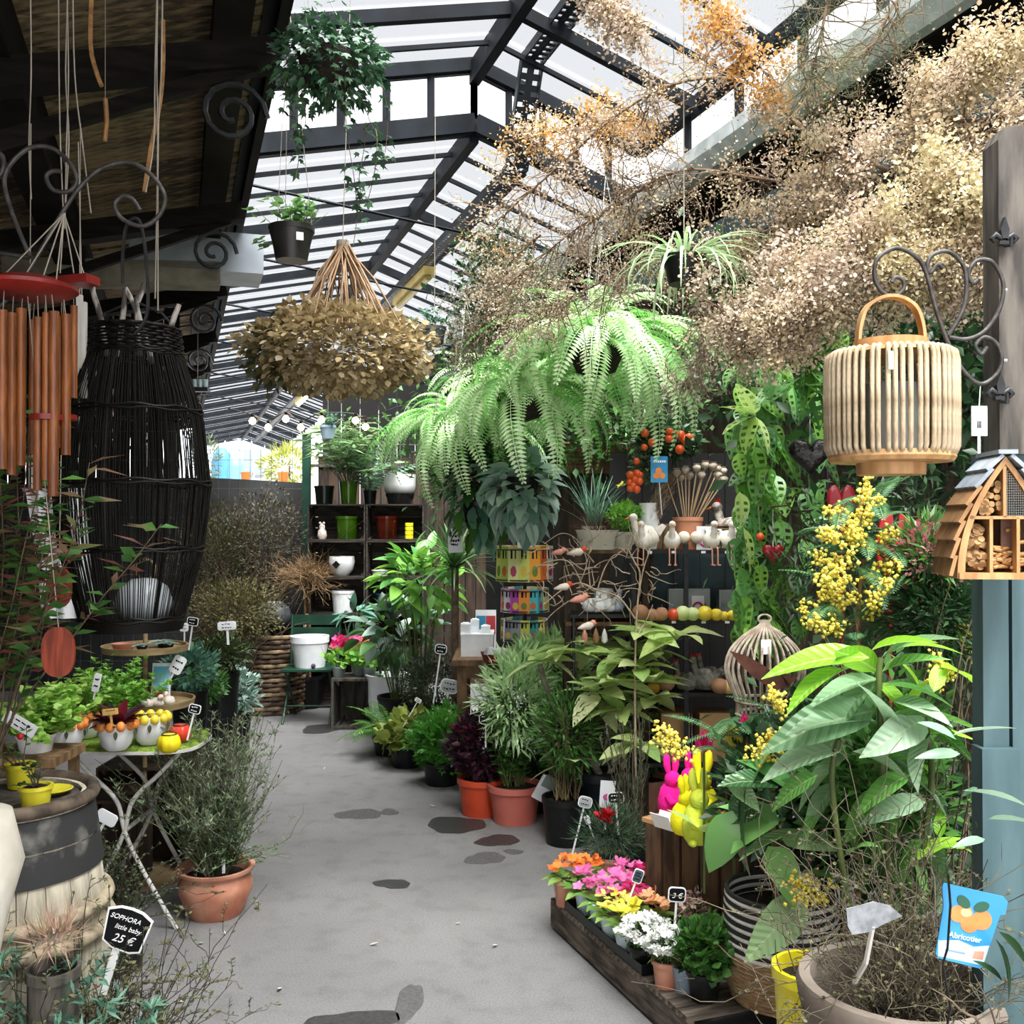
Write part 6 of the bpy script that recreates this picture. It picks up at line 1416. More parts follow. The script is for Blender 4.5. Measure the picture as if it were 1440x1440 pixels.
for i, (px, lab) in enumerate(((905, 'white bird with dangling legs beside pampas tuft on top shelf'), (945, 'white bird with dangling legs in front of terracotta pot'), (1000, 'white bird with dangling legs near the small basket'), (1022, 'white bird with dangling legs at shelf end'))):
    hen(lab, onshelf('top', px, -.245), .95, 'white birds sitting on the top shelf', True, rz=-math.pi / 2 + .25 * (i - 1.5), comb=False)
hen('big white goose figure lying on top shelf beside pampas', onshelf('top', 908, -.12), 1.2, 'white birds sitting on the top shelf', False, rz=math.pi, comb=False)
hen('grey speckled hen figure at the top shelf end', onshelf('top', 1030, .02), 1.6, 'white birds sitting on the top shelf', False, mat('speckled', '#b8aea2', '#6d655c', scale=40, lo=.45, hi=.55), rz=2.6)
# terracotta pot of dried poppy sticks
o = E('poppy_stick_pot', 'terracotta pot with two white knobs holding dried poppy sticks', 'pot', onshelf('top', 967)); pot(o, 21 * k, 19 * k, 46 * k, mat('pale_terracotta', '#c98a6a', '#b07252', rough=.7), .02, .004)
for s in (-1, 1): b = MB(); b.ball((s * 9 * k, -20 * k, 17 * k), 9 * k, 14, 9, (1, .7, 1)); b.build('white_knob', mat('cream_ceramic', '#eadfce', '#dccfba'), o, 80)
b = MB(); b.box((20 * k, -20 * k, 16 * k), (22 * k, .004, 34 * k)); b.build('card', paper, o); b = MB(); b.tube([(math.cos(a * .35 + 3.6) * 8 * k + 22 * k, -21 * k, math.sin(a * .35 + 3.6) * 7 * k + 12 * k) for a in range(9)], .005, 5); b.build('pink_arc', fl_magenta, o)
heads = [(930, 655), (952, 668), (965, 664), (978, 662), (990, 658), (985, 672), (1000, 660), (1012, 662), (1008, 672), (1020, 665), (1016, 678), (960, 674), (972, 672)]
for (hx, hy) in heads:
    q = P(hx, hy, YR + .1) - o.location; q.y += R.uniform(-.06, .06); bx2 = Vector(((hx - 970) * .25 * k, R.uniform(-.02, .02), 40 * k))
    b = MB(); b.tube([bx2, q], .0035, 5); b.build('stick', mat('pale_stick', '#b89a74', '#97795a'), o)
    b = MB(); b.lathe([(.004, -.01), (.02, .005), (.024, .018), (.014, .032), (.022, .036), (.001, .034)], 10, q); b.build('poppy_head', mat('poppy_head', '#c4b8a6', '#8f8272', rough=.8, scale=30), o, 60)
o = E('pampas_tuft', 'feathery beige pampas plume beside a white vase on top shelf', 'dried flowers', onshelf('top', 912, .06)); b = MB(); b.lathe([(.05, 0), (.07, .08), (.045, .2), (.05, .24), (.04, .24), (.001, .1)], 18); b.build('vase', white_glaze, o, 50)
p_ = np.array([(.0 + t * .1 + R.gauss(0, .018), R.gauss(0, .02), .12 + t * .24) for t in (R.random() for _ in range(900))]); foliage('plume', o, leafmat('plume_beige', '#c9b292', '#8f7a60', .8, .3), T_NEEDLE, p_, NP.normal(0, .3, (900, 3)) + np.array([.5, 0, 1]), .07)
o = E('wooden_planter_box', 'round log planter with pale wood on top shelf', 'planter', onshelf('top', 935, .12)); b = MB(); b.lathe([(.1, 0), (.11, .13), (.1, .13), (.001, .08)], 16); b.build('body', raw_wood, o, 40)
for i in range(12): b = MB(); b.box((math.cos(i * .524) * .108, math.sin(i * .524) * .108, .066), (.008, .05, .13), Matrix.Rotation(i * .524, 3, 'Z')); b.build('stave', raw_wood, o)
o = E('mini_basket', 'small dark wicker basket on the top shelf', 'basket', onshelf('top', 1008, -.02))
for i in range(8): b = MB(); b.tube([(math.cos(2 * math.pi * j / 24) * (.042 + .0015 * i), math.sin(2 * math.pi * j / 24) * (.042 + .0015 * i), .008 + i * .016) for j in range(24)], .009, 5, True); b.build('woven_strand', cane if i % 2 else cane2, o, 60)
b = MB(); b.lathe([(.001, 0), (.042, 0), (.042, .006), (.001, .006)], 20); b.build('base', cane, o)
o = E('curly_herb_pot', 'round bright green curly herb on the top shelf', 'potted plant', onshelf('top', 878, .0)); pot(o, .06, .05, .09, mat('pale_grey_clay', '#cfcabd', '#b5afa0', rough=.8), .015, .004); bushy(o, lf_bright, T_IVY, 500, (.085, .08, .065), (0, 0, .17), .03, .3)
o = E('chive_pot', 'tall blue-green chives in clay pot on top shelf', 'potted plant', onshelf('top', 835, .06)); pot(o, .06, .045, .12, mat('pale_grey_clay', '', ''), .02, .004)
me = leaf_mesh('leaf', T_blade(.012, .22, 4), leafmat('leaf_chive', '#7fa58c', '#4f7a62', .5, .3)); leaves(o, me, [((R.uniform(-.03, .03), R.uniform(-.03, .03), .11), (R.gauss(0, .3), R.gauss(0, .3), 1), 0, R.uniform(.2, .34)) for _ in range(80)])
ext = E('rough_shelf', 'rough wooden side shelf holding the clay pots beside black rack', 'shelf', at(850, YR + .2)); 
for z in (SH['top'] - .0108, SH['mid'] - .03): b = MB(); b.box((0, 0, z), (.42, .26, .02)); b.build('shelf_board', raw_wood, ext)
for s in (-1, 1):
    for q in (-1, 1): b = MB(); b.box((s * .2, q * .11, SH['top'] / 2 - .012), (.03, .03, SH['top'] - .024)); b.build('upright', brown_board, ext)
o = E('white_relief_planter', 'whitish relief clay trough on the side shelf', 'planter', onshelf('top', 840, -.04)); b = MB(); b.lathe([(.07, 0), (.075, .05), (.09, .1), (.08, .1), (.001, .05)], 20, sx=1.25); b.build('trough', MATS['pale_grey_clay'], o, 45)
paths = [wander((0, 0, .07), (R.uniform(-1, 1), R.uniform(-.5, .2), R.uniform(-.1, .7)), R.uniform(.08, .17), 5, .3) for _ in range(60)]; twig_part('dry_sprigs', o, mat('dark_red_twig', '#6a3a38', '#4a2a28'), paths, [(.0025, .001)] * 60)
o = E('bulb_glass', 'white narcissus pot with yellow bloom behind the chives', 'potted plant', onshelf('top', 868, .12)); pot(o, .04, .035, .07, white_glaze, .01, .002); me = leaf_mesh('leaf', T_blade(.04, .3, 4), lf_dark); leaves(o, me, [((0, 0, .06), (R.gauss(0, .25), R.gauss(0, .2), 1), 0, R.uniform(.2, .32)) for _ in range(9)]); foliage('blossom', o, fl_yellow, T_STAR, np.array([(.02, -.02, .33), (.02, -.02, .335)]), np.array([(0, -1, .2), (.3, -1, 0)]), .03)
# orange fruit bush with blue label
ofm = mat('orange_fruit', '#e0622c', '#c44a20', rough=.35)
o = E('orange_fruit_bush', 'small dark citrus bush with clusters of orange fruits', 'shrub', at(905, 5.5)); org = o.location.copy(); pot(o, .13, .1, .24, terracotta, .03, .006)
b = MB(); b.tube([(0, 0, .2), (.02, .02, .9), (.06, 0, 1.7)], [.014, .012, .008], 7); b.build('trunk', bark, o, 60)
cz_ = zat(615, 5.2); p_, d_ = shell(1500, (.17, .14, .1), (.09, -.2, cz_), .2); foliage('foliage', o, lf_dark, T_RHOMB, p_, d_, .04)
p_, d_ = shell(500, (.06, .06, .1), (-.02, -.2, zat(650, 5.2)), .2); foliage('foliage', o, lf_grey, T_RHOMB, p_, d_, .035)
for (px, py, r) in ((907, 609, 6), (917, 622, 6), (942, 607, 6), (941, 617, 6), (957, 612, 7), (963, 618, 7), (969, 615, 6), (956, 632, 7), (906, 629, 5), (895, 649, 5), (886, 668, 6), (896, 666, 6), (892, 674, 6), (899, 677, 6), (885, 678, 5), (886, 687, 5), (895, 688, 6), (890, 683, 6), (900, 668, 5)):
    q = P(px, py, 5.0) - org; b = MB(); b.ball(q, r * 5 / F, 10, 7); b.build('fruit', ofm, o, 80)
bl = mat('label_blue', '#2a7cb0', '#3c92c4', rough=.35, scale=3)
o = E('citrus_label', 'blue plant label with orange picture hanging in the fruit bush', 'sign', P(927, 660, 4.95)); k5 = 4.95 / F
b = MB(); b.prism(rounded(24 * k5, 37 * k5, .006), .003); b.build('card', bl, o)
for (dx, dz) in ((-1, -2), (4, -9), (-4, -9)): b = MB(); b.prism([(math.cos(i * .7) * 4.5 * k5 + dx * k5, math.sin(i * .7) * 4.5 * k5 + dz * k5) for i in range(9)], .005); b.build('orange_print', orange_f, o)
b = MB(); [b.box((x * k5, -.002, 11 * k5), (2.2 * k5, .002, 3 * k5)) for x in (-7, -4, -1, 2, 5, 8)]; b.build('print_marks', chalk, o); hang_cord(o, Vector((0, 0, 18 * k5)), Vector((-.005, .02, .1)), .0015, paper)
b = MB(); b.tube([(0, .003, -16 * k5), (.02, .05, -.22)], .003, 5); b.build('stake', paper, o)
# middle shelf: framed boxes and fruit
for (px, w, h, lab, dy) in ((968, 58, 40, 'clear plastic picture box with pink arc card on the middle shelf', .1), (1022, 24, 38, 'narrow clear plastic box at the middle shelf end', .12)):
    o = E('clear_box', lab, 'box', onshelf('mid', px, dy), 'clear boxes on the middle shelf'); k = YR / F
    for s in (-1, 1): b = MB(); b.box((s * w / 2 * k, 0, h / 2 * k), (.006, .06, h * k)); b.build('frame_side', zinc, o); b = MB(); b.box((0, 0, h / 2 * k + s * (h / 2 * k - .003)), (w * k, .06, .006)); b.build('frame_rail', zinc, o)
    b = MB(); b.box((0, -.03, h / 2 * k), (w * k - .008, .003, h * k - .01)); b.build('pane', glassmat('box_glass', '#c8d0d0', .5), o)
    b = MB(); b.box((0, .02, h / 2 * k), (w * k - .01, .004, h * k - .012)); b.build('back_card', mat('green_grey_card', '#8fa08a', '#b8bfb0', scale=12), o)
    if w > 40: b = MB(); b.box((12 * k, -.034, h * .42 * k), (18 * k, .003, h * .66 * k)); b.build('card', paper, o); b = MB(); b.tube([(math.cos(a * .4) * 7 * k + 12 * k, -.038, math.sin(a * .4) * 8 * k + h * .3 * k) for a in range(9)], .006, 5); b.build('pink_arc', fl_magenta, o)
def fruit(lab, loc, r, m, grp, sc=(1, 1, .95), stem=True):
    o = E('ornamental_fruit', lab, 'ornament', loc, grp); b = MB(); b.ball((0, 0, r * sc[2]), r, 14, 9, sc); b.build('body', m, o, 80)
    if stem: b = MB(); b.tube([(0, 0, r * sc[2] * 1.95), (.003, 0, r * sc[2] * 1.95 + .014)], .003, 5); b.build('stem', bark, o)
brn = mat('potato_brown', '#a87c5c', '#8a6246', rough=.7); grn = mat('pale_green_gourd', '#c3cc94', '#a3b070', rough=.5); ylw = mat('lemon_skin', '#dcc63c', '#c8ae2c', rough=.45)
ff = [(900, 12, brn, 'large brown egg-shaped ornament at the shelf start'), (917, 9, brn, 'small brown ornament beside the black upright'), (930, 10, brn, 'brown ornament next to the red fruit'), (924, 8, brn, 'tiny brown ornament between larger brown ones'), (947, 9, mat('tomato_red', '#cc4a2c', '#b03a20', rough=.35), 'red-orange tomato ornament on the middle shelf'), (960, 11, grn, 'pale green gourd in front of picture box'), (974, 10, grn, 'second pale green gourd near the picture box'), (991, 11, ylw, 'yellow jar-like lemon ornament'), (1007, 9, ylw, 'smaller yellow ornament beside the lemon'), (1018, 7, ylw, 'tiny yellow ornament at narrow box'), (1030, 8, ylw, 'yellow ornament under the narrow box'), (1040, 10, grn, 'pale lime ornament near the shelf end'), (1048, 11, ylw, 'last yellow lemon on the middle shelf')]
for (px, r, m, lab) in ff: fruit(lab, onshelf('mid', px, -.18), r * YR / F, m, 'fruit ornaments on the middle shelf')
# lower shelf: hens and eggs
gh = mat('grey_hen', '#7d7a70', '#4f4d46', rough=.8, scale=40)
for (px, s, rz, lab) in ((965, 1.0, 2.8, 'grey and white hen figure in the middle of low shelf'), (990, 1.15, 2.6, 'upright grey hen with red comb on low shelf'), (998, 1.1, 3.0, 'second upright hen behind the grey one'), (935, .85, 2.9, 'brown-backed hen half behind leaves on low shelf')):
    hen(lab, onshelf('low', px, -.1 if s != 1.1 else .02), s, 'hens on the low shelf', False, gh if px > 940 else brn, rz)
for (px, r, m, lab) in ((1012, 12, brn, 'brown egg on the low shelf beside cage'), (1024, 11, mat('egg_yellow', '#d8c078', '#c4a85c'), 'yellowish egg on the low shelf beside cage'), (918, 9, mat('banana_yellow', '#d8b040', '#b88c28'), 'ochre gourd standing at the low shelf start')): fruit(lab, onshelf('low', px, -.16), r * YR / F, m, 'eggs on the low shelf', (1.1, 1, .9), False)
for i, (px, w) in enumerate(((945, 40), (1000, 44))): o = E('cardboard_box', ('tan cardboard box under low shelf near tree', 'tan cardboard box under low shelf near cage')[i], 'box', onshelf('floor', px, .02), 'boxes under the low shelf'); k = YR / F; b = MB(); b.box((0, 0, .12), (w * k, .2, .24)); b.build('body', mat('cardboard', '#a8845c', '#8f6e48', rough=.8), o); b = MB(); b.box((0, -.05, .242), (w * k, .1, .004)); b.build('flap', mat('cardboard', '', ''), o)
for i in range(8): b = MB(); b.box((-.34 + i * .095, .55, 1.0), (.09, .02, 2.0)); b.build('back_plank', MATS['black_boards'], rack)  # planks coloured black in place of the dark interior behind the shelves

# ================================================================== twig tree with birds
tw_m = mat('pale_twig', '#c4b29c', '#9a866e', rough=.8, scale=20)
o = E('ornament_twig_tree', 'bare pale twig tree hung with little birds before the shelves', 'tree', at(894, 4.95)); org = o.location.copy(); YT2 = 4.95
for pp, r in (([(894, 1110), (893, 960), (895, 870), (900, 810), (892, 790), (880, 765)], .0065), ([(897, 840), (905, 800), (915, 770)], .005), ([(893, 870), (870, 840), (840, 830), (815, 820), (790, 830), (765, 850)], .005), ([(820, 825), (800, 790), (770, 790), (755, 800)], .004), ([(840, 830), (850, 800), (865, 780), (885, 785)], .004), ([(815, 820), (825, 790), (812, 760), (790, 750), (765, 765)], .003), ([(800, 845), (780, 860), (760, 880)], .003), ([(893, 900), (910, 870), (918, 850)], .004), ([(830, 826), (828, 800), (830, 785)], .003)):
    pts = pxcurve(pp, YT2, org, 5); b = MB(); b.tube(pts, [r * (1 - .5 * i / len(pts)) for i in range(len(pts))], 6); b.build('twig', tw_m, o, 60)
paths = []
for i in range(60): q = np.array(tuple(P(R.choice((775, 800, 820, 840, 860, 885, 905)) + R.uniform(-12, 12), R.uniform(770, 850), YT2) - org)); p = wander(q, (R.gauss(0, 1), R.gauss(0, .3), R.gauss(.2, .7)), R.uniform(.08, .2), 6, .3); paths.append(p)
twig_part('twigs', o, tw_m, paths, [(.0035, .0015)] * 60)
b = MB(); b.lathe([(.001, 0), (.12, 0), (.12, .03), (.03, .05), (.001, .05)], 20); b.build('foot', grey_wood, o, 40); b = MB(); b.tube([(0, 0, .03), (0, .01, .35)], .01, 7); b.build('stem', tw_m, o)
pinkb = mat('pink_bird', '#d89a84', '#b8786a', rough=.6); whb = mat('twig_bird_white', '#ddd2c4', '#c0b2a2')
for (px, py, m1, m2, s, lab) in ((786, 776, pinkb, pinkb, .7, 'pale pink bird hanging in the twig tree near the seed rack'), (812, 776, mat('red_bird', '#cc4a38', '#b03a2c'), whb, .9, 'red-headed bird hanging at the top of twig tree'), (793, 825, mat('red_bird', '', ''), whb, .85, 'red-headed bird low in the twig tree'), (815, 842, pinkb, pinkb, .9, 'pink bird perched low in the twig tree'), (826, 880, pinkb, whb, .9, 'pale bird ornament hanging under the white pots')):
    q = P(px, py, 4.85); bb = E('bird_ornament', lab, 'ornament', q, 'birds in the twig tree', rz=R.uniform(-.4, .4), s=s)
    b = MB(); b.tube([(-.055, 0, -.012), (-.02, 0, -.004), (.01, 0, 0), (.03, 0, .008)], [.004, .017, .022, .014], 10); b.build('body', m2, bb, 80); b = MB(); b.ball((-.0 + .032, 0, .014), .017); b.build('head', m1, bb, 80); b = MB(); b.tube([(.046, 0, .014), (.06, 0, .011)], [.004, .0008], 5); b.build('beak', orange_f, bb)
    hang_cord(bb, Vector((0, 0, .015)), Vector((0, 0, .1)), .001)
# side table under twig tree with white goods
sdt = E('small_side_shelf', 'thin dark side shelf with white crockery under the twig tree', 'shelf', at(845, 5.35)); zz = zat(862, 5.3); b = MB(); b.box((0, 0, zz - .008), (.34, .28, .016)); b.build('shelf_board', MATS['black_shelf'], sdt)
for s in (-1, 1):
    for q in (-1, 1): b = MB(); b.tube([(s * .15, q * .12, 0), (s * .15, q * .12, zz - .01)], .008, 6); b.build('leg', black_iron, sdt)
glazed('white_crock', 'white crock pot on the side shelf under the twig tree', at(848, 5.4, zz + .0005), .05, .12, white_glaze, 'white crockery')
for i, (px, lab) in enumerate(((830, 'white ceramic rabbit at the side shelf end'), (842, 'white ceramic rabbit in front of the crock'), (856, 'white ceramic rabbit beside the crock'))): hen(lab, at(px, 5.27, zz + .0005), .75, 'white ceramic animals', False, white_glaze, rz=i, comb=False)
hen('white and blue ceramic animal at the dark end of side shelf', at(868, 5.28, zz + .0005), .8, 'white ceramic animals', False, mat('blue_white', '#c8d0dc', '#9aa6ba', scale=30), rz=1.2, comb=False)
for (px, lab, m) in ((822, 'pink feather ornament hanging below the side shelf', pinkb), (838, 'brown tassel ornament hanging below the side shelf', brn), (850, 'small white bell hanging below the side shelf', white_glaze)):
    q = P(px, 893, 5.2); o = E('hanging_ornament', lab, 'ornament', q, 'ornaments under the side shelf'); b = MB(); b.lathe([(.001, -.045), (.018, -.03), (.014, .0), (.004, .03), (.001, .032)], 10); b.build('body', m, o, 60); hang_cord(o, Vector((0, 0, .03)), Vector((0, .02, .1)), .0014, raw_wood)
# shutter panel and dark cupboard behind
shp = E('louvre_panel', 'brown louvred wooden panel under the largest fern', 'panel', at(842, 6.3)); z0_ = zat(665, 6.3); z1_ = zat(622, 6.3)
for i in range(8): b = MB(); b.box((0, 0, z0_ + (z1_ - z0_) * (i + .5) / 8), (.5, .03, (z1_ - z0_) / 8 * .85), Matrix.Rotation(.4, 3, 'X')); b.build('slat', raw_wood, shp)
for s in (-1, 1): b = MB(); b.box((s * .26, 0, z1_ / 2), (.04, .04, z1_)); b.build('stile', brown_board, shp)
for i in range(5): b = MB(); b.box((-.2 + i * .1, .02, z0_ / 2), (.095, .015, z0_)); b.build('plank', brown_board, shp)
# ================================================================== RIGHT SIDE, monstera trellis and hearts
YM = 4.1; k = YM / F
def T_monstera():
    n = 11; V = []; T = []; cols = (0, .3, .78, 1)
    for i in range(n + 1):
        t = i / n; w = .3 * max(math.sin(math.pi * t ** .7), .02) ** .75
        for s in (-1, 1):
            for c in cols: V.append((s * w * c, t + .06 * c * (1 - t), -.25 * t * t + .1 * w * c))
    for i in range(n):
        for s in (0, 1):
            for c in range(3):
                if c == 1 and i % 2 == 1 and 1 < i < n - 1: continue
                a = i * 8 + s * 4 + c; q = (a, a + 1, a + 9, a + 8) if s else (a + 1, a, a + 8, a + 9); T += [(q[0], q[1], q[2]), (q[0], q[2], q[3])]
    return np.array(V), np.array(T)
tr = E('monstera_trellis', 'black metal arch trellis covered with holed monstera vine', 'climbing plant', at(1100, YM))
arch = [(1075, 1060), (1075, 640), (1078, 580), (1092, 566), (1150, 566), (1160, 580), (1163, 640), (1163, 1060)]
b = MB(); b.tube([q for q in pxcurve(arch, YM, tr.location, 4)], .007, 6); b.build('arch_rod', black_iron, tr, 60)
for py in (640, 688, 740, 800, 860): b = MB(); b.tube([P(1075, py, YM) - tr.location, P(1163, py, YM) - tr.location], .005, 5); b.build('cross_rod', black_iron, tr)
mm = [leaf_mesh('leaf', T_monstera(), lf_glossy), leaf_mesh('leaf', T_monstera(), lf_mid), leaf_mesh('leaf', T_monstera(), lf_bright)]
items = []
for i in range(190):
    px = R.uniform(1035, 1160); py = R.uniform(500, 880)
    if R.random() < .4: px = R.uniform(1035, 1085)
    q = P(px, py, YM - R.uniform(0, .22)) - tr.location; items.append((tuple(q), (R.gauss(0, .5), -.5, -.9 + R.gauss(0, .4)), R.uniform(-.7, .7), R.uniform(.1, .17)))
for i in range(40):
    px = R.uniform(1090, 1180); py = R.uniform(440, 540); q = P(px, py, 3.6) - tr.location; items.append((tuple(q), (R.gauss(0, .7), -.4, -.5 + R.gauss(0, .5)), R.uniform(-.7, .7), R.uniform(.12, .18)))
leaves(tr, mm, items)
bl_ = leaf_mesh('leaf', T_monstera(), leafmat('leaf_young', '#c8dc8c', '#a3c464', .4, .4)); leaves(tr, bl_, [(tuple(P(1062, 585, 3.8) - tr.location), (math.cos(a), -.3, math.sin(a)), 0, .15) for a in (2.0, 2.7, 3.4, 4.2, 5.2)] + [(tuple(P(1040, 690, 3.8) - tr.location), (.15, -.2, -1), 0, .14), (tuple(P(1045, 740, 3.8) - tr.location), (.35, -.2, -1), 0, .17)])
vp = [[np.array(tuple(P(1075 + R.uniform(-20, 70), 1060, YM) - tr.location)), np.array(tuple(P(1060 + R.uniform(-15, 80), 800, YM - .05) - tr.location)), np.array(tuple(P(1060 + R.uniform(-15, 80), 560, YM - .05) - tr.location))] for _ in range(10)]
twig_part('vine_stems', tr, stem_green, vp, [.004] * 10); pot(tr, .16, .13, .26, terracotta, .03, .006)
dk = vinecol('dark_hedge_plant', 'dark dense jasmine-like foliage behind the rope lantern', [(1120, 470), (1200, 520), (1290, 560), (1370, 520)], 4.3, 150, 3600, lf_dark, .075)
vinecol('dark_jasmine', 'dark fine foliage between mimosa and blue post', [(1180, 780), (1260, 800), (1330, 840), (1370, 930)], 3.6, 130, 5200, leafmat('leaf_jasmine', '#44603c', '#20351f', .4, .2), .055, T_NARROW)
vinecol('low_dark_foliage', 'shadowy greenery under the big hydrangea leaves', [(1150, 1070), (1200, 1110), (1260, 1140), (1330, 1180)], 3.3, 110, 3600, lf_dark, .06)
def heart(n=30): return [(.5 * math.sin(t) ** 3, .5 * (13 * math.cos(t) - 5 * math.cos(2 * t) - 2 * math.cos(3 * t) - math.cos(4 * t)) / 16) for t in (2 * math.pi * i / n for i in range(n))]
def puffy_heart(w, m, par, th, name='body', ang=0, at_=(0, 0, 0)):
    h = heart(); n = len(h); b = MB(); rings = [(.0, 1.0), (.55, .93), (.85, .75), (1, .4)]; vs = []; fs = []
    for sgn in (-1, 1):
        for d, s in rings: vs += [(x * s * w, sgn * d * th / 2, (z + .06) * s * w) for x, z in h]
    for sd in (0, 1):
        o_ = sd * 4 * n
        for r in range(3):
            for i in range(n): q = (o_ + r * n + i, o_ + r * n + (i + 1) % n, o_ + (r + 1) * n + (i + 1) % n, o_ + (r + 1) * n + i); fs.append(q if sd else q[::-1])
        q = tuple(o_ + 3 * n + i for i in range(n)); fs.append(q if sd else q[::-1])
    b.add(vs, fs); ob = b.build(name, m, par, 60); ob.rotation_euler = (0, ang, 0); ob.location = at_; return ob
redh = mat('red_painted_wood', '#c01c26', '#9c121c', rough=.4); darkr = mat('dark_red_wood', '#84121c', '#5f0c14', rough=.4)
o = E('black_metal_heart', 'hammered black metal heart hanging on the trellis', 'ornament', P(1139, 643, 3.5)); puffy_heart(60 * 3.5 / F, mat('hammered_black', '#1c1b1a', '#3a3836', rough=.25, metal=.7, scale=40, bump=.8), o, .06); hang_cord(o, Vector((0, 0, .05)), P(1139, 566, 4.0) - P(1139, 643, 3.5), .0015)
o = E('small_red_heart', 'small glossy red heart hanging in the monstera leaves', 'ornament', P(1087, 779, 3.7)); puffy_heart(31 * 3.7 / F, mat('red_enamel', '#8f1a22', '#6d1018', rough=.2, scale=20), o, .03); hang_cord(o, Vector((0, 0, .025)), P(1087, 700, 3.9) - P(1087, 779, 3.7), .0022)
o = E('orange_ball', 'small orange ball ornament in the monstera leaves', 'ornament', P(1069, 755, 3.7)); b = MB(); b.ball((0, 0, 0), 6 * 3.7 / F); b.build('ball', ofm, o, 80); hang_cord(o, Vector((0, 0, 0)), Vector((0, .03, .12)), .001)
YHt = 3.3; o = E('red_heart_stake', 'tall dark red wooden heart stake behind the mimosa', 'ornament', at(1183, YHt)); k = YHt / F
puffy_heart(48 * k, darkr, o, .02, 'heart', 0, (0, 0, zat(715, YHt))).scale = (.85, 1, 1.6); b = MB(); b.tube([(0, 0, 0), (0, 0, zat(740, YHt))], .008, 6); b.build('stake', darkr, o)
o = E('red_tulip_hearts', 'bright red wooden wing-shaped heart among pink flowers', 'ornament', at(1262, 3.2)); k = 3.2 / F; z = zat(765, 3.2)
b = MB(); b.prism([(-28 * k, -35 * k + z), (-30 * k, 10 * k + z), (-22 * k, 42 * k + z), (-8 * k, 46 * k + z), (-6 * k, 20 * k + z), (-14 * k, -18 * k + z)], .015); b.build('petal', redh, o)
b = MB(); b.prism([(-16 * k, -45 * k + z), (-2 * k, 10 * k + z), (2 * k, 44 * k + z), (14 * k, 36 * k + z), (22 * k, 30 * k + z), (48 * k, 46 * k + z), (34 * k, 8 * k + z), (10 * k, -22 * k + z)], .015); b.build('petal', redh, o); b = MB(); b.tube([(-12 * k, .0, 0), (-12 * k, 0, z - 20 * k)], .008, 6); b.build('stake', redh, o)
o = E('pink_flower_shrub', 'dusty pink flowering shrub behind the insect house', 'shrub', at(1305, 2.9)); k = 2.9 / F; z = zat(780, 2.9); pot(o, .14, .11, .3, black_plastic, .03, .005); st = stems(o, 30, 1.2, z - .2, .004, bark, .06, .25, z=.25)
p_, d_ = shell(1500, (50 * k, 45 * k, 50 * k), (0, 0, z), .2); foliage('blossoms', o, leafmat('petal_dusty', '#d89aa4', '#a8605c', .6, .3), T_RHOMB, p_[:800], d_[:800], .022); foliage('foliage', o, lf_mid, T_NARROW, p_[800:], d_[800:], .05)
p_, d_ = shell(1600, (60 * k, 50 * k, 70 * k), (.02, 0, zat(860, 2.9)), .2); foliage('foliage', o, lf_dark, T_NARROW, p_, d_, .05)
# birdcage
YC_ = 3.55; k = YC_ / F; cg = E('wicker_birdcage', 'pale wicker birdcage with domed top and rusty bird', 'birdcage', at(1075, YC_, zat(1045, YC_))); cb = zat(1045, YC_)
wk = mat('white_wicker', '#b8aa9a', '#8a7a6a', rough=.75, scale=30)
pr = [(38, 1042), (39, 1000), (40, 985), (52, 955), (54, 935), (46, 912), (26, 892), (8, 880), (5, 872)]
prf = cat_rom([Vector((r * k, 0, zat(y, YC_) - cb)) for r, y in pr], 4)
for i in range(30):
    a = 2 * math.pi * i / 30; b = MB(); b.tube([(p.x * math.cos(a), p.x * math.sin(a), p.z) for p in prf], .0042, 5); b.build('rod', wk, cg, 60)
for (r, y) in ((39, 1042), (40, 1004), (41, 985), (6, 878)): 
    b = MB(); b.tube([(math.cos(2 * math.pi * i / 32) * r * k, math.sin(2 * math.pi * i / 32) * r * k, zat(y, YC_) - cb) for i in range(32)], .0055, 5, True); b.build('ring', wk, cg, 60)
b = MB(); b.tube([(math.cos(2 * math.pi * i / 16) * 9 * k, 0, zat(870, YC_) - cb + math.sin(2 * math.pi * i / 16) * 6 * k) for i in range(16)], .004, 5, True); b.build('ring_handle', wk, cg, 60)
b = MB(); b.box((-8 * k, -40 * k, zat(905, YC_) - cb), (14 * k, .003, 20 * k)); b.build('tag', paper, cg)
plinth = E('cage_stand', 'dark wooden stand under the wicker birdcage', 'stand', at(1075, YC_)); b = MB(); b.box((0, 0, cb - .016), (.26, .24, .03)); b.build('top', brown_board, plinth)
for s in (-1, 1):
    for q in (-1, 1): b = MB(); b.box((s * .1, q * .09, (cb - .03) / 2), (.03, .03, cb - .03)); b.build('leg', brown_board, plinth)
rust = mat('rusty_metal', '#5c3426', '#3c2018', rough=.8, scale=20, bump=.3)
o = E('rusty_bird', 'rusty cut metal bird fixed on the birdcage front', 'ornament', P(1062, 945, YC_ - .17)); kk = (YC_ - .17) / F
b = MB(); b.prism([(x * kk, z * kk) for x, z in ((-36, 30), (-10, 22), (14, 8), (30, -6), (50, -2), (60, 4), (56, -10), (44, -24), (20, -22), (-4, -6), (-22, 12))], .006); b.build('body', rust, o); b = MB(); b.prism([(x * kk, z * kk) for x, z in ((30, 2), (36, 16), (46, 10), (44, -4))], .005); b.build('head', rust, o); hang_cord(o, Vector((0, .0, .02)), Vector((0, .06, .08)), .0015)

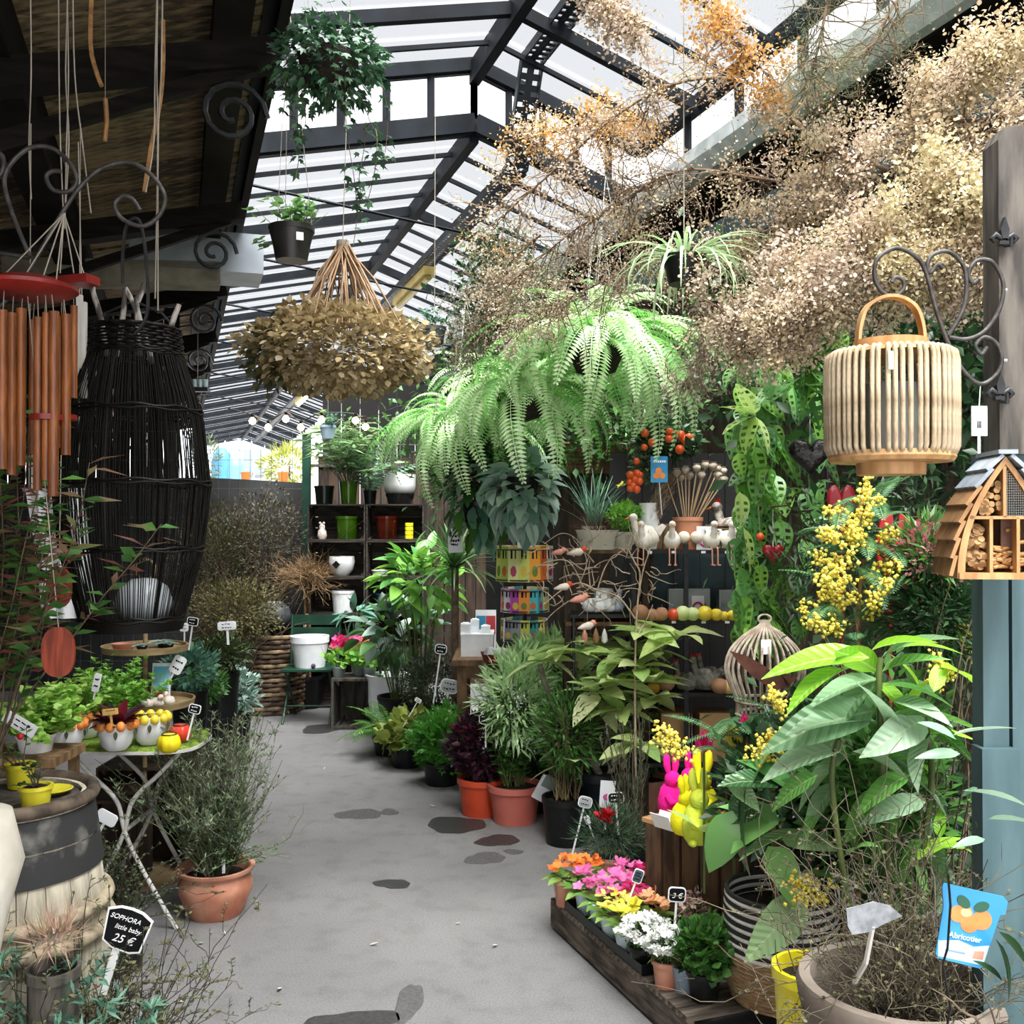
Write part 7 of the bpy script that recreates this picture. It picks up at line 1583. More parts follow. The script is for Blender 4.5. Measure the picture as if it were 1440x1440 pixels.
# ================================================================== crate with rabbits, pallet with flower pots
C1 = G(774, 1262, .12); C2 = G(967, 1431, .12); ld = (C1 - C2).normalized(); rd = Vector((ld.y, -ld.x, 0)); ang = math.atan2(rd.y, rd.x)
PL = (C1 - C2).length; PWd = .95
pal = E('slatted_pallet', 'weathered grey slatted pallet under the flower pots', 'pallet', C2 - Vector((0, 0, .12)), rz=ang)     # local +x right, +y along the aisle
pw = mat('pallet_wood', '#7a6f62', '#40382f', rough=.85, scale=7, stretch=(1, 7, 7), bump=.4, rnd=.6)
ns = 17; sme = None; b = MB(); b.box((PWd / 2, 0, 0), (PWd, PL / ns * .84, .018)); sme = b.mesh('slat', pw)
for i in range(ns): O('slat', sme, pal, (0, PL * (i + .5) / ns, .111))
for x in (.012, PWd / 2, PWd - .012): b = MB(); b.box((x, PL / 2, .056), (.022, PL, .09)); b.build('bearer', mat('pallet_bearer', '#6d6256', '#332c25', rough=.85, scale=7, stretch=(7, 1, 7), bump=.4), pal)
PZ = .1205
def onpal(px, py): return G(px, py, PZ)
fpot_t = terracotta; grey_blue = mat('grey_blue_plastic', '#8f9fac', '#7a8a98', rough=.4); lt_pot = mat('pale_blue_pot', '#c8d4dc', '#b0bec8', rough=.4)
tray = E('black_pot_tray', 'long black plastic tray holding the primrose pots', 'tray', onpal(868, 1318), rz=ang)
b = MB(); w_, l_ = .17, .62
b.box((.02, 0, .004), (w_, l_, .006))
for x in (.02 - w_ / 2, .02 + w_ / 2): b.box((x, 0, .018), (.005, l_, .034))
for y in (-l_ / 2, l_ / 2): b.box((.02, y, .018), (w_, .005, .034))
b.build('tray_shell', black_plastic, tray)
lf_prim = leaf_mesh('leaf', T_oval(.28, .35, .3, 4), leafmat('leaf_primrose', '#8ab05a', '#5c8a3c', .5, .3))
def primrose(lab, px, py, fm, pm=lt_pot, s=1.0, h=.075, nf=12, z=None):
    o = E('primrose_pot', lab, 'potted plant', onpal(px, py) if z is None else G(px, py, z), 'flower pots on the pallet', s=s)
    pot(o, .042, .033, h, pm, .012, .003)
    leaves(o, lf_prim, [((math.cos(a) * .015, math.sin(a) * .015, h * .95), (math.cos(a), math.sin(a), R.uniform(.15, .7)), 0, R.uniform(.055, .085)) for a in (i * .63 + R.random() * .4 for i in range(11))])
    pm_ = leaf_mesh('blossom', T_star(5, 1, .22), fm)
    for i in range(nf):
        a = R.random() * 6.28; q = R.random() ** .6 * .055; leaves(o, pm_, [((math.cos(a) * q, math.sin(a) * q, h + .055 + R.uniform(-.012, .022) - q * .3), (R.uniform(-.3, .3), 1, R.uniform(-.2, .5)), R.uniform(-.3, .3), R.uniform(.017, .026))], 'blossom')
    p_, d_ = shell(nf, (.05, .048, .02), (0, 0, h + .05), .3, .5); foliage('petals', o, fm, T_ROUND, p_, d_, .022)
    p_, d_ = shell(10, (.05, .045, .02), (0, 0, h + .058), .6, .8)
primrose('orange-flowered primrose in terracotta pot at the pallet corner', 796, 1272, fl_orange, terracotta, 1.15, .09)
primrose('orange primrose behind the corner one', 826, 1262, fl_orange, lt_pot, 1.1)
zt2 = PZ + .0075
for (px, py, m, lab) in ((826, 1283, fl_pink, 'pink primrose in pale pot at the tray start'), (846, 1300, fl_pink, 'second pale pink primrose along the tray'), (862, 1317, fl_yellow, 'yellow primrose in white pot along the tray'), (870, 1285, fl_pink, 'pink primrose in the middle of tray back row'), (893, 1303, fl_magenta, 'magenta primrose in the tray back row'), (883, 1337, leafmat('petal_yellowgreen', '#f2ec5a', '#e4d838', .5, .3), 'bright yellow primrose near the tray end'), (915, 1322, leafmat('petal_peach', '#f4c08a', '#e89a7a', .5, .3), 'peach primrose beside the price tag')):
    primrose(lab, px, py, m, lt_pot, 1.12, z=zt2)
primrose('magenta primrose at the back by the crate', 915, 1270, fl_magenta, lt_pot, 1.1); primrose('pink primrose at the back of tray near the crate', 880, 1262, fl_pink, lt_pot, 1.05)
def smallpot(name, lab, px, py, pm, r, h, fol, n, sz, rad, blossom=None, tpl=T_RHOMB, nb=0, bs=.014):
    o = E(name, lab, 'potted plant', onpal(px, py), 'flower pots on the pallet'); pot(o, r, r * .8, h, pm, .014, .004)
    st = stems(o, 16, 2.2, rad[2] * 1.7, .0016, stem_green, r * .6, .45, z=h * .85); bushy(o, fol, tpl, n, rad, (0, 0, h + rad[2] * .8), sz, .2)
    if blossom: p_, d_ = shell(nb, (rad[0] * 1.02, rad[1] * 1.02, rad[2]), (0, 0, h + rad[2] * .95), .7, .9); p_ = p_[p_[:, 2] > h + rad[2] * .6]; foliage('blossoms', o, blossom, T_STAR, p_, NP.normal(0, .4, (len(p_), 3)) + np.array([0, 1, .2]), bs)
smallpot('white_alyssum', 'mass of tiny white flowers in the black end of tray', 905, 1358, black_plastic, .05, .07, lf_mid, 420, .022, (.085, .08, .05), fl_white, T_NARROW, 420)
smallpot('white_flower_pot', 'white-flowered small plant in terracotta pot on pallet slats', 937, 1386, terracotta, .044, .085, lf_mid, 420, .02, (.07, .065, .05), fl_white, T_NARROW, 260)
smallpot('grey_blue_pot_plant', 'fine dark plant in grey-blue pot on the pallet slats', 962, 1393, grey_blue, .036, .08, leafmat('leaf_fine_olive', '#55663c', '#303c22', .5, .2), 420, .022, (.06, .06, .06), None, T_NARROW)
smallpot('trailing_green_pot', 'trailing green plant in square black pot at pallet edge', 990, 1404, black_plastic, .052, .09, lf_mid, 700, .03, (.085, .08, .085), None, T_ROUND)
smallpot('pink_twig_pot', 'pale pink twiggy plant behind the trailing one', 975, 1345, black_plastic, .04, .08, leafmat('leaf_pinkgreen', '#c8a8a0', '#6f7f55', .5, .3), 360, .02, (.05, .05, .08), leafmat('petal_palepink', '#e8b8c0', '#d0909c', .5, .3), T_NARROW, 60, .01)
smallpot('red_dianthus', 'dark green dianthus with red blooms behind primroses', 858, 1236, terracotta, .07, .1, leafmat('leaf_dianthus', '#3f5c40', '#20361f', .5, .2), 1500, .05, (.15, .12, .11), None, T_NEEDLE)
o = bpy.data.objects['red_dianthus']; p_, d_ = shell(60, (.035, .03, .02), (-.02, -.04, .27), .2, .8); foliage('blossoms', o, fl_red, T_ROUND, p_, d_, .025)
o = E('tall_rosemary', 'upright rosemary beside the wooden crate', 'potted plant', onpal(905, 1235) + Vector((-.02, .25, -PZ))); pot(o, .09, .07, .2, black_plastic, .02, .004); st = [wander((R.uniform(-.05, .05), R.uniform(-.05, .05), .17), (R.uniform(-.12, .12), R.uniform(-.1, .1), 1), R.uniform(.3, .62), 6, .06) for _ in range(26)]
twig_part('stems', o, bark, st, [(.003, .0015)] * 26); p_, d_ = leaves_on(st, 70, .05, 1, .6, .7); foliage('foliage', o, leafmat('leaf_rosemary', '#5c7050', '#3a4a30', .5, .2), T_NEEDLE, p_, d_, .035)
sign('black price tag 3 € with white frame among white flowers', 952, 1258, 3.35, 25, 21, 42, 4, lines=(('3 €', 10, 0, -1.5, 0),), cut=.25)
sign('tilted grey-blue price tag above the magenta primroses', 897, 1232, 3.6, 14, 20, 34, 20, face=mat('slate_blue', '#4c5a68', '#3c4854'), marks=3)
sign('little white tag on stake in the dianthus', 826, 1153, 4.3, 8, 12, 24, -20, face=paper, edge=paper, marks=1)
# crate
cr_l = G(905, 1150, .52); cr_r = G(1040, 1190, .52); cv = (cr_r - cr_l); cl = cv.length; ca = math.atan2(cv.y, cv.x)
o = E('display_crate', 'brown slatted wooden crate standing behind the primroses', 'crate', (cr_l + cr_r) / 2 + Vector((-math.sin(ca), math.cos(ca), 0)) * .17 - Vector((0, 0, .52 - PZ)), rz=ca); H_ = .52 - PZ
crw = mat('crate_brown', '#5c4632', '#2c2018', rough=.75, scale=8, stretch=(4, 4, 1), bump=.3, rnd=.5); crt = mat('crate_top_wood', '#b08a60', '#8a6844', rough=.7, scale=8, stretch=(1, 5, 5), bump=.2)
for i in range(3): b = MB(); b.box((0, -.17 + .34 * (i + .5) / 3, H_ - .008), (cl + .02, .34 / 3 * .95, .016)); b.build('top_board', crt, o)
for s in (-1, 1):
    for i in range(5): b = MB(); b.box((-cl / 2 + cl * (i + .5) / 5, s * .16, (H_ - .018) / 2), (cl / 5 * .86, .014, H_ - .018)); b.build('slat', crw, o)
    for i in range(4): b = MB(); b.box((s * cl / 2, -.15 + .3 * (i + .5) / 4, (H_ - .018) / 2), (.014, .3 / 4 * .86, H_ - .018)); b.build('slat', crw, o)
CT = .5205
def flock(name, c): return mat(name, c, c, rough=.95, scale=80, bump=.3)
def rabbit(lab, px, py, s, m, rz):
    o = E('flocked_rabbit', lab, 'figurine', G(px, py, CT), 'flocked rabbits on the crate', rz=rz, s=s)
    b = MB(); b.lathe([(.035, 0), (.048, .02), (.05, .055), (.04, .095), (.026, .115), (.001, .12)], 18, sy=1.1); b.build('body', m, o, 80); b = MB(); b.ball((0, -.012, .135), .03, 14, 9, (1, 1.1, 1)); hd = b.build('head', m, o, 80)
    for q in (-1, 1):
        b = MB(); b.tube([(q * .012, -.004, .155), (q * .018, 0, .185), (q * .017, .004, .215), (q * .015, .006, .226)], [.009, .014, .011, .003], 9); b.build('ear', m, hd, 80); b = MB(); b.tube([(q * .03, -.03, .08), (q * .024, -.052, .06), (q * .012, -.056, .06)], [.013, .013, .011], 8); b.build('paw', m, o, 80); b = MB(); b.ball((q * .03, -.04, .012), .018, 10, 7, (.8, 1.5, .7)); b.build('foot', m, o, 80)
    b = MB(); b.ball((0, .055, .025), .014); b.build('tail', m, o, 80); b = MB(); b.ball((0, -.044, .135), .006); b.build('nose', m, hd)
hp_m = flock('flock_pink', '#e8148c'); ye_m = flock('flock_yellow', '#f2e81c'); ye2 = flock('flock_lime_yellow', '#d4e04a')
rabbit('hot pink flocked rabbit with upright ears at crate edge', 944, 1146, 1.0, hp_m, .3); rabbit('second hot pink rabbit turned sideways behind the first', 972, 1140, .98, hp_m, -.9)
rabbit('bright yellow flocked rabbit at the crate front', 962, 1172, .9, ye_m, .8); rabbit('pale lime yellow rabbit sitting nearest on the crate', 982, 1184, 1.1, ye2, .1); rabbit('yellow rabbit standing behind the lime one', 988, 1160, 1.2, ye_m, -.4)
o = E('white_price_card', 'blank white folded card on the crate beside pink rabbit', 'card', G(934, 1166, CT), rz=ca); 
for s in (-1, 1): b = MB(); b.box((0, s * .014, .028), (.085, .0025, .06), Matrix.Rotation(s * -.45, 3, 'X')); b.build('card_face', paper, o)
for (px, py, m, lab) in ((1047, 1020, fl_magenta, 'hot pink tulip bloom beside the birdcage'), (990, 1043, fl_magenta, 'magenta bloom in the feathery foliage over rabbits'), (1032, 1035, fl_yellow, 'yellow bloom beside the hot pink tulip')):
    o = E('tulip_bloom', lab, 'flower', P(px, py, 3.4) - Vector((0, 0, .5)), 'blooms around the birdcage'); b = MB(); b.tube([(0, 0, 0), (0, 0, .48)], .004, 6); b.build('stem', stem_green, o); me = leaf_mesh('petal', T_oval(.4, -.25, .5, 4), m); leaves(o, me, [((0, 0, .46), (math.cos(a) * .35, math.sin(a) * .35, 1), 0, .075) for a in (0, 1.05, 2.1, 3.14, 4.2, 5.2)], 'petal'); leaves(o, lm_[2], [((0, 0, .2), (math.cos(a), math.sin(a), .8), 0, .14) for a in (1, 3, 5)])
# ================================================================== striped basket, yellow pot, big bowl
g = onpal(1098, 1400); o = E('striped_basket', 'woven basket with black and white striped top and straw base', 'basket', g); k = g.y / F
rb = [(66, 0), (76, 30), (79, 60), (77, 100), (74, 150)]
straw = mat('straw_weave', '#b0906a', '#7d6040', rough=.8, scale=40, stretch=(1, 1, 6), bump=.5); whr = mat('white_rope', '#e0ddd6', '#c8c4ba', rough=.8); blr = mat('black_rope', '#1c1b1b', '#2a2929', rough=.8)
def rbi(z):
    for (r0, z0), (r1, z1) in zip(rb, rb[1:]):
        if z0 <= z <= z1: return r0 + (r1 - r0) * (z - z0) / (z1 - z0)
    return rb[-1][0]
nrow = 26
for i in range(nrow):
    z = 150 * (i + .5) / nrow; r = rbi(z) * k; m = straw if z < 68 else (blr if i % 2 else whr)
    b = MB(); b.tube([(math.cos(2 * math.pi * j / 40) * r, math.sin(2 * math.pi * j / 40) * r, z * k) for j in range(40)], 150 / nrow / 2 * k * 1.12, 6, True); b.build('rope_coil', m, o, 60)
b = MB(); b.lathe([(66 * k, .002), (74 * k, 120 * k), (.001, 121 * k)], 30); b.build('soil_liner', soil_m, o)
plm = E('large_leaf_shrub', 'broad-leaved shrub growing in the striped basket', 'potted plant', g + Vector((0, 0, 122 * k))); org = plm.location.copy()
for x in (-6, 4): b = MB(); b.tube([(x * k, 0, 0), (x * k * 1.4, .02, .3), (x * k * 2, 0, .55)], [.011, .009, .006], 7); b.build('stem', raw_wood, plm, 60)
gl = [leaf_mesh('leaf', T_oval(.3, .35, .22, 6), leafmat('leaf_broad_dark', '#3f6f3a', '#22492a', .3, .2, vein=True)), leaf_mesh('leaf', T_oval(.24, .3, .25, 6), leafmat('leaf_broad_pale', '#9fc088', '#5f9054', .3, .3, vein=True)), leaf_mesh('leaf', T_oval(.3, .5, .25, 6), lf_glossy)]
def pxleaf(par, org, me, x0, y0, x1, y1, Y, dY=0.0, roll=0.0, wide=1.0):
    a = P(x0, y0, Y); b_ = P(x1, y1, Y + dY); d = b_ - a; L = d.length
    O('leaf', me, par, M=lmat(tuple(a - org), tuple(d), roll, L * 1.03))
for (x0, y0, x1, y1, mi, dy, ro) in ((1095, 1105, 1025, 1080, 0, -.1, .3), (1050, 1120, 1075, 1020, 0, .1, .6), (1020, 1090, 1068, 1130, 1, -.15, -.6), (1050, 1095, 1015, 1215, 0, -.1, -.5), (1070, 1130, 1020, 1150, 0, -.05, .9), (1030, 1140, 1005, 1225, 2, -.1, .8), (1085, 1140, 1160, 1085, 1, -.15, .3), (1090, 1120, 1190, 1090, 1, -.2, .1), (1140, 1170, 1040, 1175, 1, -.1, -.2), (1100, 1180, 1170, 1180, 1, -.2, -.6), (1120, 1230, 1180, 1215, 2, -.1, .2), (1130, 1260, 1060, 1345, 1, -.2, .9), (1095, 1150, 1030, 1165, 2, -.1, .2), (1080, 1190, 1130, 1260, 2, -.2, -.4), (1095, 1160, 1030, 1110, 2, .1, .3), (1110, 1110, 1060, 1050, 2, .1, .2), (1120, 1105, 1150, 1040, 0, .1, .2)):
    pxleaf(plm, org, gl[mi], x0, y0, x1, y1, 2.9, dy * .5, ro)
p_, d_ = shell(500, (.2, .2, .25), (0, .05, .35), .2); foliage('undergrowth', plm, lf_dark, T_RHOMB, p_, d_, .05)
o = E('yellow_pot', 'bright yellow tall pot between striped basket and bowl', 'pot', at(1140, 2.55)); k = 2.55 / F; pot(o, 52 * k, 38 * k, zat(1358, 2.55), yellow_plastic, .03, .006, fill=.93); paths = [wander((R.uniform(-.05, .05), R.uniform(-.05, .05), .4), (R.uniform(-.5, .5), R.uniform(-.5, .5), 1), R.uniform(.1, .3), 5, .2) for _ in range(16)]; twig_part('dry_twigs', o, dry_twig, paths, [(.003, .001)] * 16)
o = E('big_clay_bowl', 'big grey-brown clay pot with wide rim at bottom edge', 'pot', at(1262, 2.2)); k = 2.2 / F; zb_ = zat(1378, 2.2); R_ = 140 * k
b = MB(); b.lathe([(R_ * .6, 0), (R_ * .85, zb_ * .4), (R_ * .92, zb_ * .85), (R_ * .98, zb_ * .93), (R_, zb_ * .97), (R_ * .97, zb_), (R_ * .86, zb_), (R_ * .82, zb_ * .93), (R_ * .8, zb_ * .6), (.001, zb_ * .55)], 48); b.build('body', mat('grey_brown_clay', '#8f8378', '#6d6258', rough=.65, scale=6, bump=.15, bscale=40), o, 40)
wv = E('wire_vine_pot', 'black nursery pot of wiry tangled muehlenbeckia inside the clay bowl', 'potted plant', at(1270, 2.2, zb_ * .56)); zz0 = zb_ * .56
pot(wv, .09, .075, .17, black_plastic, .02, .004)
paths = []
for i in range(150):
    paths.append(wander((R.uniform(-.06, .06), R.uniform(-.05, .05), .16), (R.uniform(-.5, .5), R.uniform(-.4, .3), 1.2), R.uniform(.25, .75), 12, .34))
sub = []
for p in paths:
    for _ in range(5): q, d = along(p, R.uniform(.2, .98)); sub.append(wander(q, d * 3 + NP.normal(0, .05, 3), R.uniform(.04, .12), 5, .55))
twig_part('wiry_stems', wv, mat('wiry_brown', '#6d6450', '#3a3428', rough=.8, scale=10), paths + sub, [(.0017, .0009)] * len(paths) + [(.0011, .0006)] * len(sub)); p_, d_ = leaves_on(sub, 2, .2); foliage('foliage', wv, lf_olive, T_ROUND, p_, d_, .009)
o = E('grey_plant_marker', 'weathered grey plant marker on white stake in the wiry pot', 'sign', P(1228, 1292, 2.0), 'price tags on stakes'); k = 2.0 / F
b = MB(); b.prism([(x * k, z * k) for x, z in ((-38, 14), (-36, -10), (-30, -22), (-6, -18), (12, -8), (40, 4), (24, 18), (0, 24), (-20, 18))], .004); b.build('board', mat('weathered_tag', '#9a9ca0', '#6f7276', rough=.7, scale=40), o); b = MB(); b.tube([(0, .002, -10 * k), (-3 * k, .03, -70 * k), (-2 * k, .1, -120 * k)], .0055, 6); b.build('stick', whr, o)
# blue apricot label
YL2 = 1.75; k = YL2 / F
o = E('apricot_label', 'large blue plant label with apricot picture at the blue post', 'sign', P(1362, 1302, YL2), ry=.2); o.rotation_euler = (0, .2, 0)
tp = [(x * k, z * k) for x, z in ((-46, 52), (40, 50), (47, 44), (47, 26), (40, 24), (30, -52), (26, -55), (-34, -52), (-38, -46), (-40, 20), (-47, 46))]
b = MB(); b.prism(tp, .003); cdo = b.build('card', bl, o)
b = MB(); b.prism([(x * k, z * k) for x, z in ((-38, -28), (-10, -22), (12, -27), (33, -21), (30, -50), (-34, -49))], .0036); b.build('pale_band', mat('label_pale', '#a9d4ec', '#c8e2f2', rough=.4, scale=5), cdo)
apr = mat('apricot_print', '#f0894c', '#e8703c', rough=.4, scale=20)
for (x, z, r) in ((-18, 14, 12), (16, 12, 14), (0, 4, 13), (-8, 18, 9)): b = MB(); b.prism([(x * k + math.cos(i * .45) * r * k, z * k + math.sin(i * .45) * r * k) for i in range(14)], .0042 + .0004 * r / 10); b.build('apricot_print', apr, cdo)
b = MB(); b.prism([(x * k + math.cos(i * .45) * 8 * k, z * k + math.sin(i * .45) * 6 * k) for i in range(14)], .0055); b.build('stone_print', mat('apricot_flesh', '#f4c08a', '#e8a86c'), cdo)
for (x, z, an) in ((-14, 32, -.5), (12, 30, .4)): b = MB(); b.prism([(x * k + (math.cos(i * .45) * 11 * math.cos(an) - math.sin(i * .45) * 5 * math.sin(an)) * k, z * k + (math.cos(i * .45) * 11 * math.sin(an) + math.sin(i * .45) * 7) * k) for i in range(14)], .0058); b.build('leaf_print', mat('print_leaf', '#1f4a38', '#2c5c46'), cdo)
O('lettering', text_mesh('Abricotier', 11 * k, mat('label_lettering', '#f4fafd', '#e8f2f8')), o, M=Matrix.Translation((-3 * k, -.0034, -16 * k)))
b = MB(); b.prism([(x * k, z * k) for x, z in ((14, -32), (28, -30), (28, -42), (13, -43))], .0042); b.build('pot_print', mat('print_salmon', '#e8a088', '#dc8c74'), cdo)
b = MB(); b.prism([(x * k, z * k) for x, z in ((-26, -37), (2, -37), (2, -40), (-26, -40))], .0042); b.build('bar_print', mat('print_grey', '#8aa0b0', '#7890a0'), cdo)
b = MB(); b.tube([P(1318, 1238, YL2 - .02) - o.location, P(1330, 1280, YL2 - .02) - o.location, P(1338, 1340, YL2 - .02) - o.location, P(1336, 1364, YL2 - .02) - o.location, P(1360, 1420, YL2) - o.location, P(1365, 1560, YL2 + .05) - o.location], .0022, 5); b.build('wire_loop', black_plastic, o, 60)
# apricot sapling branches beside the post
o = E('apricot_sapling', 'young sapling with long pale leaves crossing the blue post', 'potted plant', at(1400, 1.72)); org = o.location.copy(); pot(o, .1, .08, .3, black_plastic, .02, .005)
for pp in ([(1400, 2000), (1390, 1500), (1350, 1420), (1310, 1390)], [(1400, 2000), (1395, 1500), (1400, 1440), (1370, 1370)]): b = MB(); pts = pxcurve(pp, 1.72, org, 4); b.tube(pts, [.004 - .0032 * i / (len(pts) - 1) for i in range(len(pts))], 6); b.build('branch', bark, o, 60)
pl_ = [leaf_mesh('leaf', T_oval(.16, .15, .3, 6), leafmat('leaf_pale_blue', '#a8c4a8', '#7aa084', .3, .25)), leaf_mesh('leaf', T_oval(.22, .3, .25, 6), lf_dark)]
for (x0, y0, x1, y1, mi) in ((1340, 1034, 1422, 1012, 0), (1355, 1112, 1440, 1118, 0), (1375, 1108, 1350, 1118, 0), (1390, 1152, 1460, 1150, 0), (1400, 1320, 1440, 1400, 1), (1405, 1310, 1450, 1345, 1), (1410, 1380, 1380, 1345, 1), (1385, 1180, 1343, 1186, 0), (1345, 1040, 1300, 1010, 0), (1350, 1060, 1290, 1060, 0)): pxleaf(o, org, pl_[mi], x0, y0, x1, y1, 1.72, R.uniform(-.05, .05), R.uniform(.2, .8))
# ================================================================== hydrangea-like plant and mimosa
YY = 2.6; o = E('hydrangea_plant', 'tall plant with huge bright green leaves in front of mimosa', 'potted plant', at(1250, YY + .1)); org = o.location.copy(); pot(o, .15, .12, .28, black_plastic, .03, .006); k = YY / F
for pp in ([(1255, 1500), (1250, 1250), (1240, 1060), (1236, 950), (1240, 925)], [(1260, 1500), (1290, 1250), (1310, 1100), (1300, 1010)], [(1245, 1500), (1190, 1250), (1170, 1100), (1180, 1040)]): b = MB(); b.tube(pxcurve(pp, YY, org, 5), .008, 7); b.build('stem', stem_green, o, 60)
hm = [leaf_mesh('leaf', T_oval(.2, .35, .3, 7), leafmat('leaf_hyd_lime', '#a0d23c', '#7cb62e', .3, .4, vein=True)), leaf_mesh('leaf', T_oval(.22, .4, .3, 7), leafmat('leaf_hyd_pale', '#a9c9a6', '#6f9a6c', .3, .3, vein=True)), leaf_mesh('leaf', T_oval(.21, .45, .3, 7), leafmat('leaf_hyd_mid', '#6ea84e', '#437f38', .3, .3, vein=True))]
for (x0, y0, x1, y1, mi, dy, ro) in ((1222, 925, 1085, 912, 0, -.15, .4), (1235, 945, 1165, 895, 0, -.1, -.4), (1228, 935, 1180, 900, 0, .1, .3), (1225, 915, 1300, 880, 0, -.15, .9), (1240, 925, 1318, 868, 1, .1, .5), (1270, 910, 1345, 895, 0, -.1, -.3), (1240, 945, 1310, 900, 2, -.2, -.5), (1235, 955, 1140, 960, 1, -.2, .1), (1230, 960, 1155, 1010, 1, -.25, -.2), (1240, 965, 1330, 955, 2, -.2, .2), (1255, 985, 1330, 990, 1, -.2, -.2), (1245, 1010, 1370, 980, 2, -.1, .3), (1230, 1000, 1085, 1020, 1, -.3, .2), (1240, 1020, 1130, 980, 1, -.1, .4), (1250, 1040, 1240, 940, 1, -.15, 1.0), (1190, 1050, 1075, 1060, 1, -.25, -.2), (1200, 1060, 1110, 1100, 1, -.3, .1), (1185, 1040, 1110, 1000, 2, -.1, .1), (1205, 1075, 1280, 1060, 2, -.2, -.2), (1300, 1020, 1370, 1045, 2, -.2, .3), (1300, 1010, 1240, 1045, 1, -.25, .4), (1310, 1030, 1265, 1080, 1, -.25, -.5), (1305, 1040, 1350, 1090, 2, -.15, .2), (1280, 1090, 1200, 1120, 2, -.2, -.1), (1290, 1100, 1350, 1140, 1, -.2, .2), (1250, 1110, 1180, 1170, 2, -.2, .4), (1260, 1130, 1330, 1170, 2, -.1, .4), (1270, 1150, 1210, 1200, 2, -.1, .1), (1310, 1090, 1270, 1040, 0, -.1, .2), (1180, 1100, 1120, 1150, 1, -.2, .5), (1290, 1170, 1345, 1230, 1, -.15, .6), (1300, 1180, 1240, 1240, 2, -.15, .3), (1200, 1130, 1260, 1165, 2, -.3, .3), (1235, 960, 1290, 1000, 0, -.25, .1), (1150, 1090, 1080, 1120, 2, -.2, .2)): pxleaf(o, org, hm[mi], x0, y0, x1, y1, YY + R.uniform(-.06, .1), dy * .3 + R.uniform(-.06, .08), ro + R.uniform(-.6, .6))
for i in range(34):
    a = R.random() * 6.28; x0 = R.uniform(1170, 1330); y0 = R.uniform(930, 1230); l_ = R.uniform(55, 105); pxleaf(o, org, R.choice(hm), x0, y0, x0 + math.cos(a) * l_, y0 + math.sin(a) * l_ * .55, YY + R.uniform(-.05, .2), R.uniform(-.08, .08), R.uniform(-.7, .7))
p_, d_ = shell(1200, (.22, .18, .32), (.02, .15, zat(1130, YY)), .1); foliage('undergrowth', o, lf_mid, T_RHOMB, p_, d_, .05)
mi_ = E('mimosa_tree', 'yellow flowering mimosa with feathery leaves tied to bamboo cane', 'potted plant', at(1212, 3.05)); org = mi_.location.copy(); YM2 = 3.05; pot(mi_, .14, .11, .28, terracotta, .03, .006)
b = MB(); b.tube(pxcurve([(1208, 1500), (1206, 900), (1214, 800), (1208, 700)], YM2, org, 4), .008, 7); b.build('bamboo_cane', pale_wood, mi_, 60)
sprays = [[(1210, 740), (1215, 700), (1218, 678)], [(1205, 760), (1180, 725), (1165, 718)], [(1208, 790), (1175, 755), (1160, 748)], [(1208, 745), (1225, 715), (1232, 700)], [(1210, 800), (1185, 785), (1155, 788), (1152, 778)], [(1212, 780), (1240, 760), (1262, 752)], [(1205, 830), (1175, 800), (1158, 815)], [(1208, 850), (1180, 825), (1155, 812)], [(1205, 850), (1170, 840), (1160, 835)], [(1212, 860), (1240, 830), (1258, 795)], [(1215, 870), (1235, 845), (1250, 830)], [(1190, 890), (1160, 870), (1128, 855)], [(1185, 880), (1155, 880), (1140, 870)], [(1190, 895), (1170, 865), (1182, 850)], [(1212, 770), (1200, 750), (1195, 740)], [(1215, 820), (1235, 800), (1260, 790)]]
sprays += [[(1290, 930), (1320, 900), (1350, 885), (1355, 890)], [(1310, 930), (1330, 945), (1312, 930)], [(1340, 930), (1320, 960), (1312, 965)], [(1370, 930), (1365, 900), (1375, 885)], [(1060, 1060), (1085, 1045), (1110, 1030)], [(1050, 1050), (1070, 1065), (1090, 1060)], [(1060, 1060), (1080, 1040), (1100, 1045)], [(1150, 1245), (1130, 1240), (1110, 1245)], [(1180, 1240), (1150, 1260), (1120, 1262)], [(1100, 1000), (1095, 985), (1085, 975)], [(920, 1035), (935, 1030), (950, 1040)], [(930, 1050), (950, 1055), (965, 1060)]]
oct_ = (np.array([(1, 0, 0), (-1, 0, 0), (0, 1, 0), (0, -1, 0), (0, 0, 1), (0, 0, -1)], float), np.array([(0, 2, 4), (2, 1, 4), (1, 3, 4), (3, 0, 4), (2, 0, 5), (1, 2, 5), (3, 1, 5), (0, 3, 5)]))
pos = []; paths = []
for sp in sprays:
    Y_ = YM2 - R.uniform(.05, .35); pts = [np.array(tuple(q)) for q in pxcurve(sp, Y_, org, 4)]; paths.append(np.array(pts))
    for j in range(75): q, _ = along(pts, R.uniform(.15, 1)); pos.append(q + NP.normal(0, .0125, 3))
foliage('yellow_pompoms', mi_, fl_yellow, oct_, np.array(pos), NP.normal(0, 1, (len(pos), 3)), .0066 * NP.uniform(.7, 1.25, len(pos))); twig_part('flower_stems', mi_, stem_green, paths, [(.003, .001)] * len(paths))
mf = frond_mesh('feather_leaf', leafmat('leaf_mimosa', '#5f8a58', '#3c6440', .5, .3), .2, .035, 22, .6, .2)
for i in range(80):
    if i < 45: c = P(1212 + R.gauss(0, 25), R.uniform(690, 900), YM2 - .05) - org
    else: c = P(R.uniform(1010, 1125), R.uniform(1000, 1060), YM2 + .35) - org
    a = R.random() * 6.28; O('feather_leaf', mf, mi_, M=Matrix.Translation(c) @ Matrix.Rotation(a, 4, 'Z') @ Matrix.Rotation(R.uniform(-.6, .8), 4, 'X'))
